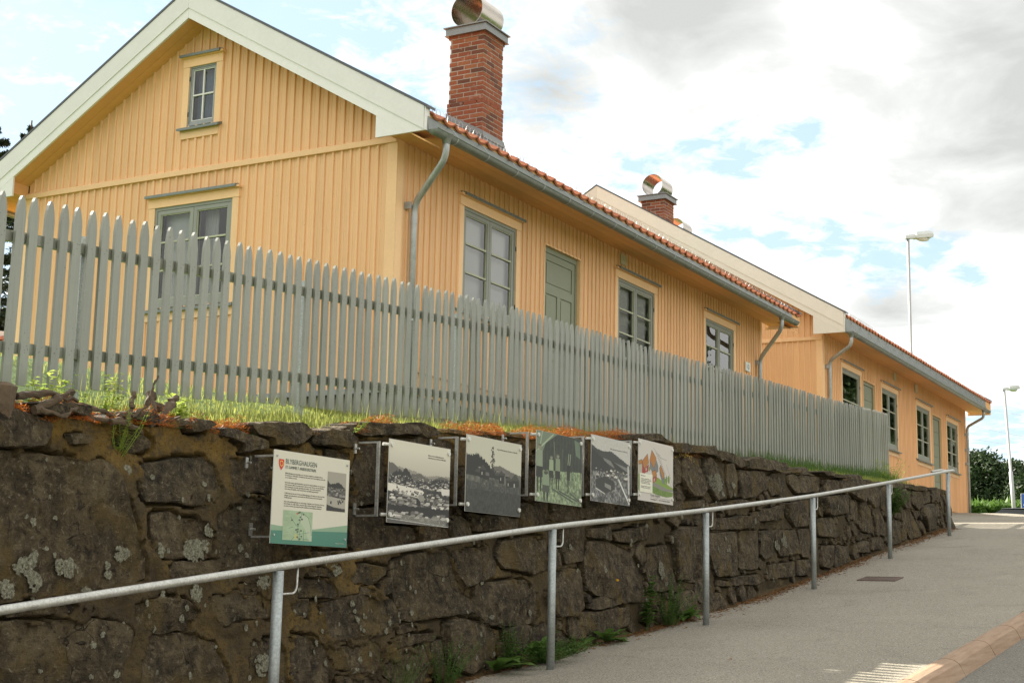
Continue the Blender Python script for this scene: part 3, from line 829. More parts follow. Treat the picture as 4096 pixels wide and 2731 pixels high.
[(20.253,1.235),(20.438,1.251),(20.633,1.161),(20.762,1.055),(20.631,0.88),(20.27,0.875),(20.246,1.062)],
[(19.213,1.286),(19.364,1.263),(19.438,1.149),(19.373,1.05),(19.202,1.03),(19.114,1.11)],
[(21.655,1.512),(22.029,1.633),(22.411,1.623),(22.295,1.372),(21.914,1.338),(21.745,1.434)],
[(22.556,1.633),(23.12,1.659),(23.645,1.708),(23.569,1.537),(23.166,1.486),(22.757,1.363),(22.449,1.442)],
[(23.759,1.728),(24.098,1.778),(24.019,1.604),(23.696,1.538)],
[(22.191,1.68),(22.485,1.714),(23.165,1.738),(23.68,1.768),(24.111,1.798),(24.131,1.787),(23.135,1.685),(22.643,1.664),(22.177,1.655)],
[(23.021,1.446),(23.787,1.518),(23.865,1.35),(23.738,1.266),(23.783,1.128),(23.106,1.047),(22.914,1.26)],
[(21.737,1.298),(22.183,1.335),(22.439,1.174),(22.576,0.962),(22.021,0.88),(21.898,0.981),(21.739,1.139)],
[(22.345,1.339),(22.641,1.325),(22.798,1.31),(22.528,1.209)],
[(22.778,1.192),(22.961,1.133),(23.016,1.018),(22.782,0.99),(22.682,1.065)],
[(21.102,1.112),(21.407,1.127),(21.54,1.011),(21.475,0.811),(21.001,0.759),(21.007,0.93)],
[(21.345,1.252),(21.605,1.255),(21.624,1.168),(21.297,1.162)],
[(19.808,0.796),(20.231,0.835),(20.523,0.825),(20.492,0.684),(19.77,0.64)],
[(19.297,0.733),(19.718,0.765),(19.676,0.603),(19.229,0.588)],
[(20.703,1.5),(21.062,1.6),(21.546,1.552),(21.545,1.387),(21.341,1.287),(20.677,1.248)],
[(21.441,1.68),(21.757,1.703),(21.894,1.671),(21.607,1.585),(21.38,1.605)],
[(20.776,1.242),(21.235,1.246),(21.185,1.151),(20.843,1.093),(20.737,1.167)],
[(21.733,1.126),(21.852,0.979),(21.776,0.881),(21.532,0.837)]]
LICHEN = [(5.077,0.067,0.077,0.041),(5.339,0.067,0.072,0.05),(4.957,-0.044,0.048,0.04),(5.134,-0.008,0.045,0.041),(5.724,0.147,0.052,0.041),(5.623,0.037,0.022,0.018),(5.471,-0.046,0.034,0.022),(6.302,0.193,0.114,0.056),(6.421,0.302,0.049,0.037),(6.01,0.206,0.013,0.009),(6.02,0.179,0.02,0.015),(6.014,0.156,0.02,0.015),(6.076,0.173,0.011,0.012),(6.289,-0.053,0.041,0.047),(5.101,0.284,0.041,0.028),(5.764,0.593,0.043,0.027),(6.876,0.015,0.067,0.038),(7.6,0.107,0.061,0.032),(6.675,0.212,0.02,0.017),(6.729,0.167,0.019,0.013),(8.007,0.614,0.017,0.01),(6.772,0.528,0.018,0.009),(6.842,-0.457,0.079,0.062),(6.955,-0.402,0.018,0.013),(7.438,-0.464,0.013,0.012),(7.778,-0.154,0.014,0.01),(7.808,-0.206,0.017,0.014),(7.833,-0.257,0.012,0.014),(7.795,-0.451,0.018,0.02),(7.729,-0.52,0.041,0.013),(8.349,-0.521,0.016,0.016),(9.497,-0.197,0.029,0.011),(6.916,-0.528,0.022,0.025),(9.772,-0.561,0.041,0.04),(12.711,0.218,0.052,0.074),(9.492,-0.199,0.027,0.01),(14.355,1.159,0.201,0.1),(14.518,1.053,0.047,0.032),(14.876,1.172,0.056,0.029),(15.172,0.796,0.029,0.032),(14.498,0.463,0.047,0.017),(16.042,0.575,0.079,0.067),(16.303,0.638,0.09,0.082),(17.32,1.536,0.183,0.03)]
wall = thing('stone_wall', (14.5, 5.5, float(zg(14.5))), 'dark rubble stone retaining wall with ochre smeared mortar along the pavement', 'stone wall')
# filler stones left of the frame so that the wall goes on there
fr = random.Random(3)
xx = 4.25
def inpoly(px_, pz_, poly):
    c = np.zeros(px_.shape, bool)
    n = len(poly)
    for i in range(n):
        x1, z1 = poly[i]; x2, z2 = poly[(i+1) % n]
        m = ((z1 > pz_) != (z2 > pz_)) & (px_ < (x2-x1)*(pz_-z1)/((z2-z1) if z2 != z1 else 1e-9)+x1)
        c ^= m
    return c
def pdist(px_, pz_, poly):
    d = np.full(px_.shape, 9.0)
    n = len(poly)
    for i in range(n):
        x1, z1 = poly[i]; x2, z2 = poly[(i+1) % n]
        dx, dz = x2-x1, z2-z1
        t = np.clip(((px_-x1)*dx+(pz_-z1)*dz)/(dx*dx+dz*dz+1e-12), 0, 1)
        d = np.minimum(d, np.hypot(px_-x1-t*dx, pz_-z1-t*dz))
    return d
def outline(poly, step=0.035):
    """resample and roughen a stone's outline"""
    P = [np.array(p) for p in poly]
    # one corner cut
    Q = []
    n = len(P)
    for i in range(n):
        a, b_, c_ = P[i-1], P[i], P[(i+1) % n]
        Q.append(b_+(a-b_)*0.07); Q.append(b_+(c_-b_)*0.07)
    out_ = []
    n = len(Q)
    for i in range(n):
        a, b_ = Q[i], Q[(i+1) % n]
        L = np.linalg.norm(b_-a)
        k = max(1, int(round(L/step)))
        for q in range(k):
            out_.append(a+(b_-a)*q/k)
    O = np.array(out_)
    nn = fbm(np.stack([O[:, 0]*7, O[:, 1]*7, O[:, 0]*0+3], -1), 4, 0.7)
    nm = fbm(np.stack([O[:, 0]*7, O[:, 1]*7, O[:, 0]*0+30], -1), 4, 0.7)
    size = max(O[:, 0].max()-O[:, 0].min(), O[:, 1].max()-O[:, 1].min())
    amp = min(0.022, 0.055*size)
    return O + np.stack([nn, nm], -1)*amp
def stone_mesh(poly, proud, seed, tilt, relief=1.0):
    O = outline(poly)
    c = O.mean(0)
    n = len(O)
    size = np.sqrt((O[:, 0].max()-O[:, 0].min())*(O[:, 1].max()-O[:, 1].min()))
    bev = min(0.011, 0.07*size)
    rings = [(1.0, -0.26), (1.0, -0.02), ('b', 0.55), ('c', 1.0)]
    for s_ in ((0.86, 0.74, 0.62, 0.5, 0.38, 0.26, 0.13) if size > 0.35 else (0.8, 0.6, 0.4, 0.2)):
        rings.append((s_, 1.0))
    vs = []
    rad = np.linalg.norm(O-c, axis=1, keepdims=True)
    for s_, d in rings:
        if s_ == 'b':
            Q = c+(O-c)*(1-np.minimum(0.3, bev*0.35/rad)); dd = proud*0.55
        elif s_ == 'c':
            Q = c+(O-c)*(1-np.minimum(0.4, bev*1.3/rad)); dd = proud
        elif s_ == 1.0:
            Q = O; dd = d
        else:
            Q = c+(O-c)*s_; dd = proud
        vs.append(np.concatenate([Q, np.full((n, 1), dd) + 0*Q[:, :1]], 1))
    vs.append(np.array([[c[0], c[1], proud]]))
    V = np.concatenate(vs)
    q = np.stack([V[:, 0]*3.3+seed, V[:, 1]*4.2, np.full(len(V), seed*1.7)], -1)
    f1 = fbm(q, 4, 0.6)
    # stepped cleavage faces
    lay = fbm(np.stack([V[:, 0]*1.6+seed*3, V[:, 1]*2.4, np.full(len(V), seed)], -1), 3)
    step = np.round(lay*5)/5*0.035
    front = V[:, 2] > 0
    # a few fracture planes meeting in crisp arrises
    pr_ = random.Random(int(seed*1000)+5)
    fac = np.full(len(V), 9.0)
    for q_ in range(5):
        a_ = pr_.uniform(0, 6.283); g_ = pr_.uniform(0.03, 0.26)
        fac = np.minimum(fac, g_*((V[:, 0]-c[0])*math.cos(a_)+(V[:, 1]-c[1])*math.sin(a_))+pr_.uniform(0.0, 0.05)*size/0.4)
    fac = np.clip(fac-0.018, -0.05, 0.035)
    amp = min(1.0, size/0.35)
    V[:, 2] += np.where(front, (f1*0.022+step*0.8+fac)*amp*relief + tilt[0]*(V[:, 0]-c[0])+tilt[1]*(V[:, 1]-c[1]), 0)
    V[:, 2] = np.where(front, np.maximum(V[:, 2], 0.001), V[:, 2])
    X, Zv = V[:, 0], V[:, 1]
    W3 = np.stack([X, yw(X, Zv)-V[:, 2], Zv], -1)
    fs = []
    nr = len(rings)
    for r in range(nr-1):
        for k in range(n):
            fs.append((r*n+k, r*n+(k+1) % n, (r+1)*n+(k+1) % n, (r+1)*n+k))
    last = nr*n
    for k in range(n):
        fs.append(((nr-1)*n+k, (nr-1)*n+(k+1) % n, last))
    at = (float(c[0]), float(yw(c[0], c[1])), float(c[1]))
    me = bpy.data.meshes.new('stone')
    me.from_pydata([tuple(p) for p in (W3-np.array(at))], [], fs)
    me.materials.append(MATS['wall_stone'])
    me.shade_smooth()
    try:
        me.set_sharp_from_angle(angle=R(24))
    except Exception:
        pass
    return me, at
def grow(poly):
    c = np.mean(poly, axis=0); w = 0.016 if c[0] > 8.5 else 0.0
    return [tuple(c+(np.array(p)-c)*(1+w/max(.05, float(np.linalg.norm(np.array(p)-c))))) for p in poly]
STONES = [grow(p) for p in STONES]
for i, poly in enumerate(STONES):
    rr_ = random.Random(i*13+1)
    ztop = np.interp(sum(p[0] for p in poly)/len(poly), WTX, WTZ)
    zc = sum(p[1] for p in poly)/len(poly)
    topstone = zc > ztop-0.12
    cxs = sum(p[0] for p in poly)/len(poly)
    proud = rr_.uniform(0.055, 0.10) if topstone else (rr_.uniform(0.008, 0.020) if cxs < 9 else rr_.uniform(0.012, 0.050))
    rl = 0.55 if cxs < 9 and not topstone else 1.0
    me, at = stone_mesh(poly, proud, i*1.37, (rr_.uniform(-.07, .07)*rl, rr_.uniform(-.07, .07)*rl), rl)
    link('stone', me, wall, at)
# the mortar body: fine grid with cracks beside the stones
xs = np.arange(3.2, 24.82, 0.0165)
tv = np.linspace(0, 1, 112)
X, T = np.meshgrid(xs, tv, indexing='ij')
zt = np.interp(X, WTX, WTZ) + 0.035*fbm(np.stack([X*4, X*0, X*0+9], -1), 4)
zb = zg(X)-0.10
Z = zb+T*(zt-zb)
D = np.full(X.shape, 9.0); INS = np.zeros(X.shape, bool)
for poly in STONES:
    x0 = min(p[0] for p in poly)-.06; x1 = max(p[0] for p in poly)+.06
    z0 = min(p[1] for p in poly)-.06; z1 = max(p[1] for p in poly)+.06
    i0, i1 = np.searchsorted(xs, x0), np.searchsorted(xs, x1)
    if i1 <= i0: continue
    sub = (slice(i0, i1), slice(None))
    mk = (Z[sub] > z0) & (Z[sub] < z1)
    if not mk.any(): continue
    O = [tuple(p) for p in outline(poly, 0.06)]
    xsb = X[sub][mk]; zsb = Z[sub][mk]
    dd = D[sub]; dd[mk] = np.minimum(dd[mk], pdist(xsb, zsb, O)); D[sub] = dd
    ii = INS[sub]; ii[mk] |= inpoly(xsb, zsb, O); INS[sub] = ii
rough = fbm(np.stack([X*5, Z*6, X*0], -1), 5, 0.6)
cr = fbm(np.stack([X*2.3, Z*2.3, X*0+5], -1), 3)
crack = (D < 0.016) & (cr > -0.10)
smear = np.clip(1-D/0.10, 0, 1)*np.where(cr < 0.05, 0.022, 0.004)
left = np.clip((11-X)/5, 0, 1)
# small packing stones in the wide joints
fq = random.Random(23)
FILL = []
ii_, jj_ = X.shape
for k in range(5200):
    a_, b2 = fq.randrange(ii_), fq.randrange(6, jj_-4)
    d_ = D[a_, b2]
    if INS[a_, b2] or d_ < 0.022 or d_ > 8: continue
    if X[a_, b2] < 8.5 and (fq.random() > 0.10 or d_ < 0.04): continue
    if Z[a_, b2] < float(zg(X[a_, b2]))+0.03: continue
    r_k = min(d_*1.05, 0.12)
    cx0, cz0 = X[a_, b2], Z[a_, b2]
    el = fq.uniform(1.0, 1.7); ph = fq.uniform(-.5, .5)
    nn_ = fq.choice((5, 6, 7))
    pl_ = []
    for q in range(nn_):
        t2 = 2*math.pi*(q+fq.uniform(-.25, .25))/nn_
        u_k, v_k = math.cos(t2)*r_k*el*fq.uniform(.8, 1.1), math.sin(t2)*r_k*fq.uniform(.8, 1.1)
        pl_.append((cx0+u_k*math.cos(ph)-v_k*math.sin(ph), cz0+u_k*math.sin(ph)+v_k*math.cos(ph)))
    FILL.append(pl_)
    i0, i1 = max(0, a_-30), min(ii_, a_+31)
    sub_ = (slice(i0, i1), slice(max(0, b2-30), min(jj_, b2+31)))
    D[sub_] = np.minimum(D[sub_], pdist(X[sub_], Z[sub_], pl_)); INS[sub_] |= inpoly(X[sub_], Z[sub_], pl_)
    if len(FILL) >= 155: break
for k, pl_ in enumerate(FILL):
    me, at = stone_mesh(pl_, fq.uniform(.004, .030), k*2.1+500, (fq.uniform(-.1, .1), fq.uniform(-.1, .1)), 0.8)
    link('stone', me, wall, at)
fine_ = fbm(np.stack([X*16, Z*16, X*0+21], -1), 4, 0.7)
depth = 0.004 + 0.020*rough + 0.010*fine_ + smear*(0.4+0.5*left) - 0.034*(1-left)
depth = np.where(~INS & crack, depth-0.085, depth)
rag = 0.004+0.075*fbm(np.stack([X*9, Z*9, X*0+11], -1), 5, 0.75)
lap = INS & (D < rag) & (cr < 0.12) & (X < 11)
depth = np.where(INS, -0.07, depth)
depth = np.where(lap, 0.026+0.014*rough+0.008*fine_, depth)
gapn = fbm(np.stack([X*1.7, Z*1.7, X*0+50], -1), 2)
depth = np.where(~INS & (gapn > 0.50) & (D < 0.04) & (X > 7), depth-0.09, depth)
Yv = yw(X, Z)-depth
# roll the top over to the back
top = T > 0.985
V = np.stack([X, Yv, Z], -1)
nt_ = len(tv)
back = np.stack([X[:, -1], Yv[:, -1]+0.28, Z[:, -1]-0.03], -1)[:, None, :]
mid = np.stack([X[:, -1], Yv[:, -1]+0.05, Z[:, -1]+0.012], -1)[:, None, :]
V = np.concatenate([V, mid, back], 1)
ny = V.shape[1]
i, j = np.meshgrid(np.arange(len(xs)-1), np.arange(ny-1), indexing='ij'); a = (i*ny+j).ravel()
o = npmesh('mortar', V.reshape(-1, 3), np.stack([a, a+ny, a+ny+1, a+1], -1), 'wall_mortar', wall, at=(14, 5.5, 0.5), smooth=True)
# right end face of the wall
mb = MB()
ex = 24.81
pts = [(5.42+.12*(z-1.15), z) for z in np.linspace(1.05, 1.80, 8)]
poly = [(y, z) for y, z in pts] + [(6.4, 1.80), (6.4, 1.05)]
mb.prism(poly, 'x', ex-0.25, ex)
build('end_face', mb, 'wall_mortar', wall)
for i, (z0, z1, y1) in enumerate(((1.08, 1.36, 5.80), (1.38, 1.60, 5.95), (1.61, 1.80, 5.75))):
    mb = MB()
    q = [(5.40+.12*(z0-1.15), z0), (y1, z0+.01), (y1+.03, z1-.01), (5.405+.12*(z1-1.15), z1), (5.385+.12*((z0+z1)/2-1.15), (z0+z1)/2)]
    mb.prism(q, 'x', ex-0.2, ex+0.05+0.02*i)
    build('stone', mb, 'wall_stone', wall)
# lichen crusts: thin rough discs lying on the stones
bpy.context.view_layer.update()
dg = bpy.context.evaluated_depsgraph_get()
kids = [o_ for o_ in wall.children if o_.name.startswith(('stone', 'mortar'))]
stone_hits = [(o_, o_.matrix_world.inverted()) for o_ in kids if o_.name.startswith('stone')]
mort = [o_ for o_ in kids if o_.name.startswith('mortar')][0]
def surf_y(x, z):
    """front surface of the wall at (x, z)"""
    best = float(yw(x, z))-0.01
    for o_, im in stone_hits:
        l = o_.matrix_world.translation
        if abs(l.x-x) > 1.6 or abs(l.z-z) > 0.9: continue
        ok, h, nn, ix = o_.ray_cast(im @ Vector((x, 3.0, z)), Vector((0, 1, 0)), distance=4)
        if ok:
            best = min(best, (o_.matrix_world @ h).y)
    return best
mb = MB()
lq = random.Random(17)
LICHEN = list(LICHEN)+[(lq.uniform(5, 9.5), lq.uniform(-.6, .75), lq.uniform(.004, .018), lq.uniform(.004, .018)) for _ in range(120)]+[(lq.uniform(9.5, 20), lq.uniform(-.3, 1.2), lq.uniform(.006, .03), lq.uniform(.01, .035)) for _ in range(40)]
LICHEN = [l for l in LICHEN if float(zg(l[0]))+.05 < l[1] < float(np.interp(l[0], WTX, WTZ))-.06]
for (lx, lz, rx, rz) in LICHEN:
    # a patch is many small overlapping flakes with ragged gaps
    nfl = int(26+90000*rx*rz)
    for k in range(min(nfl, 900)):
        a_ = lq.uniform(0, 6.283); rr_ = math.sqrt(lq.random())
        w = 0.80+0.5*float(vnoise(np.array([math.cos(a_)*1.3+lx*7, math.sin(a_)*1.3+lz*5, lx])))
        x = lx+math.cos(a_)*rx*rr_*w; z = lz+math.sin(a_)*rz*rr_*w
        if float(vnoise(np.array([x*38, z*38, lx]))) < 0.20+0.30*rr_**3: continue
        y = surf_y(x, z)-0.003-0.003*lq.random()
        r = lq.uniform(0.004, 0.011)*min(1.0, 0.5+rx/0.03)
        m_ = 6; ph = lq.uniform(0, 6)
        pts = [(x+r*lq.uniform(.6, 1.2)*math.cos(ph+6.283*q/m_), y+lq.uniform(-.0015, .0015), z+r*lq.uniform(.6, 1.2)*math.sin(ph+6.283*q/m_)) for q in range(m_)]
        mb.add(pts, [tuple(range(m_))])
lo = build('lichen', mb, 'lichen_crust', wall)
lo['kind'] = 'stuff'

# ------------------------------------------------------------------ picket fence
fence = thing('picket_fence', (15.5, 7.0, float(zf(15.5))), 'long grey-green wooden picket fence on top of the stone wall', 'fence')
PW, PT, PH = 0.069, 0.023, 1.20
def picket_mesh():
    h = PW/2
    prof = [(-h, 0), (h, 0), (h, PH-0.125), (h*0.93, PH-0.10), (h*0.78, PH-0.065), (h*0.52, PH-0.03), (h*0.16, PH-0.002), (0, PH), (-h*0.16, PH-0.002), (-h*0.52, PH-0.03), (-h*0.78, PH-0.065), (-h*0.93, PH-0.10), (-h, PH-0.125)]
    mb = MB(); mb.prism(prof, 'y', -PT/2, PT/2)
    me = mb.mesh('picket', 'fence_paint')
    bv = None
    return me
pm = picket_mesh()
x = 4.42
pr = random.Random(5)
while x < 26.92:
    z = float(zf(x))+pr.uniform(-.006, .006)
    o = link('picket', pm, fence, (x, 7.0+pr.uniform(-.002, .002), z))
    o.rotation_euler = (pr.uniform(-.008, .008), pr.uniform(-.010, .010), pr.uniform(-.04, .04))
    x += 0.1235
# rails in lengths of 2.4 m, with butt joints behind the pickets
for hgt, nm in ((PH-0.265, 'upper_rail'), (0.235, 'lower_rail')):
    xa = 4.36
    while xa < 26.95:
        xb = min(xa+2.41, 26.96)
        mb = MB(); n = 6; vs = []
        for k in range(n+1):
            xx = xa+(xb-xa-0.004)*k/n; zz = float(zf(xx))+hgt
            for (dy, dz) in ((0.016, -0.034), (0.061, -0.034), (0.061, 0.034), (0.016, 0.034)):
                vs.append((xx, 7.0+dy, zz+dz))
        fs = [(0, 1, 2, 3), tuple(n*4+q for q in (3, 2, 1, 0))]
        for k in range(n):
            for q in range(4):
                fs.append((k*4+q, (k+1)*4+q, (k+1)*4+(q+1) % 4, k*4+(q+1) % 4))
        mb.add(vs, fs)
        build(nm, mb, 'fence_paint', fence)
        xa = xb
for k in range(10):
    xx = 4.36+2.405*k+0.02
    zz = float(zf(xx))
    mb = MB(); mb.box(xx-0.03, xx+0.03, 7.065, 7.125, zz-0.35, zz+PH-0.17)
    build('post', mb, 'galvanised_post', fence)
# screw heads
mb = MB()
x = 4.42
while x < 26.9:
    for hgt in (PH-0.265, 0.235):
        for d in (-0.012, 0.012):
            zz = float(zf(x))+hgt+d*1.2
            a = [(x+d*0.7+0.0028*math.cos(t*math.pi/3), 7.0-PT/2-0.0035, zz+0.0028*math.sin(t*math.pi/3)) for t in range(6)]
            mb.add(a, [tuple(range(6))])
    x += 0.1235
o = build('screw_heads', mb, 'dark_iron', fence); o['kind'] = 'stuff'

# ------------------------------------------------------------------ handrail
hr = thing('handrail', (14, 5.05, float(zg(14))), 'galvanised steel pipe handrail on round posts in front of the stone wall', 'handrail')
RL = [(-3, -1.07), (0.5, -.625), (2.5, -.385), (4.5, -.131), (6.43, .103), (9.69, .480), (12.77, .775), (16.06, 1.128), (19.38, 1.525), (22.95, 1.965), (23.3, 2.005)]
def rz(x): return float(np.interp(x, [p[0] for p in RL], [p[1] for p in RL]))
path = []
for k in range(90):
    xx = -3+(23.30+3)*k/89
    zz = sum(rz(xx+d) for d in (-.6, -.3, 0, .3, .6))/5 if 0 < xx < 22.5 else rz(xx)
    path.append((xx, 5.05, zz))
path += [(23.40, 5.06, rz(23.3)+.005), (23.45, 5.12, rz(23.3)+.006), (23.40, 5.19, rz(23.3)+.004), (23.2, 5.21, rz(23.3)), (22.6, 5.21, rz(22.7))]
mb = MB(); mb.tube(path, 0.0215, 16)
build('rail', mb, 'galvanised_rail', hr, smooth=True)
for xx in (-0.1, 3.16, 6.43, 9.69, 12.79, 16.07, 19.39, 22.93):
    z0 = float(zg(xx)); z1 = rz(xx)
    mb = MB(); mb.tube([(xx, 5.05, z0-0.05), (xx, 5.05, z1-0.022)], 0.030, 18)
    p_ = build('post', mb, 'galvanised_post', hr, smooth=False)
    for pl in p_.data.polygons: pl.use_smooth = len(pl.vertices) == 4
    mb = MB()
    pa = []
    for k in range(9):
        a = math.pi/2*k/8
        pa.append((xx+0.125+0.045*math.sin(a), 5.05, z1-0.145+0.045*(1-math.cos(a))))
    mb.tube([(xx+0.028, 5.05, z1-0.150), (xx+0.08, 5.05, z1-0.147)]+pa+[(xx+0.172, 5.05, rz(xx+.17)-0.015)], 0.0065, 8)
    build('rail_hook', mb, 'galvanised_rail', hr, smooth=True)

# ------------------------------------------------------------------ houses
def mapper(face, c):
    """(along, out, up) -> world; 'front' looks towards -Y at Y=c, 'gable' looks towards -X at X=c, 'far' looks towards +X"""
    if face == 'front':
        return lambda u, d, z: (u, c-d, z)
    if face == 'gable':
        return lambda u, d, z: (c-d, u, z)
    return lambda u, d, z: (c+d, u, z)
def mbox(mb, mp, u0, u1, d0, d1, z0, z1):
    mb.add([mp(u0, d0, z0), mp(u1, d0, z0), mp(u1, d1, z0), mp(u0, d1, z0), mp(u0, d0, z1), mp(u1, d0, z1), mp(u1, d1, z1), mp(u0, d1, z1)],
           [(3, 2, 1, 0), (4, 5, 6, 7), (0, 1, 5, 4), (1, 2, 6, 5), (2, 3, 7, 6), (3, 0, 4, 7)])
def pbox(name, matn, parent, mp, *a):
    mb = MB(); mbox(mb, mp, *a)
    return build(name, mb, matn, parent)
PITCH = 0.126
_bc = {}
def board_mesh(face, w, h, first):
    """flat board with a raised round-edged batten over its joint"""
    key = (face, round(w, 3), round(h, 2), first)
    if key in _bc: return _bc[key]
    b0 = 0.034
    prof = [(0.0, 0.0), (0.0, 0.012), (0.003, 0.019), (0.009, 0.022), (b0-0.009, 0.022), (b0-0.003, 0.019), (b0, 0.012), (b0, 0.0),
            (b0+0.003, 0.0), (b0+(w-b0)*0.5-0.002, 0.0005), (b0+(w-b0)*0.5, -0.004), (b0+(w-b0)*0.5+0.002, 0.0005), (w, 0.0)]
    prof = [p for p in prof if p[0] <= w+1e-6]
    mb = MB()
    n = len(prof)
    sg = {'front': lambda u, d, z: (u, -d, z), 'gable': lambda u, d, z: (-d, u, z), 'far': lambda u, d, z: (d, u, z)}[face]
    vs = [sg(u, d, 0) for u, d in prof]+[sg(u, d, h) for u, d in prof]+[sg(prof[-1][0], -0.012, 0), sg(0, -0.012, 0)]
    fs = [(i, i+1, n+i+1, n+i) for i in range(n-1)] + [tuple(range(n))+(2*n, 2*n+1)]
    mb.add(vs, fs)
    me = mb.mesh('board', 'yellow_paint')
    _bc[key] = me
    return me
def cladding(parent, face, c, u0, u1, z0, ztop, openings):
    mp = mapper(face, c)
    n = int(round((u1-u0)/PITCH)); p = (u1-u0)/n
    for i in range(n):
        a, e = u0+i*p, u0+(i+1)*p
        zt = ztop((a+e)/2) if callable(ztop) else ztop
        segs = [(z0, zt)]
        for (o0, o1, q0, q1) in openings:
            if a < o1-0.02 and e > o0+0.02:
                # a board that only half meets the opening still runs behind the trim
                new = []
                for (s0, s1) in segs:
                    if q0 > s0 and q0 < s1: new.append((s0, q0))
                    if q1 < s1 and q1 > s0: new.append((q1, s1))
                    if q0 >= s1 or q1 <= s0: new.append((s0, s1))
                segs = new
        for s0, s1 in segs:
            if s1-s0 < 0.04: continue
            link('board', board_mesh(face, p, s1-s0, False), parent, mp(a, 0, s0))
def backing(parent, face, c, poly_fn, u0, u1, z0, openings):
    """sheathing behind the boards, left open where windows and doors are"""
    mp = mapper(face, c)
    us = sorted(set([u0, u1]+[o for q in openings for o in q[:2]]))
    mb = MB()
    for a, e in zip(us[:-1], us[1:]):
        k = max(1, int((e-a)/0.5))
        for s in range(k):
            a1, e1 = a+(e-a)*s/k, a+(e-a)*(s+1)/k
            mid = (a1+e1)/2
            cuts = sorted([(q0, q1) for (o0, o1, q0, q1) in openings if o0 < mid < o1])
            z = z0
            for q0, q1 in cuts+[(None, None)]:
                t0 = poly_fn(a1) if q0 is None else q0
                t1 = poly_fn(e1) if q0 is None else q0
                if max(t0, t1) > z:
                    mb.add([mp(a1, -0.013, z), mp(e1, -0.013, z), mp(e1, -0.013, t1), mp(a1, -0.013, t0)], [(0, 1, 2, 3)])
                if q1 is not None: z = q1
    build('wall', mb, 'soffit_yellow', parent)

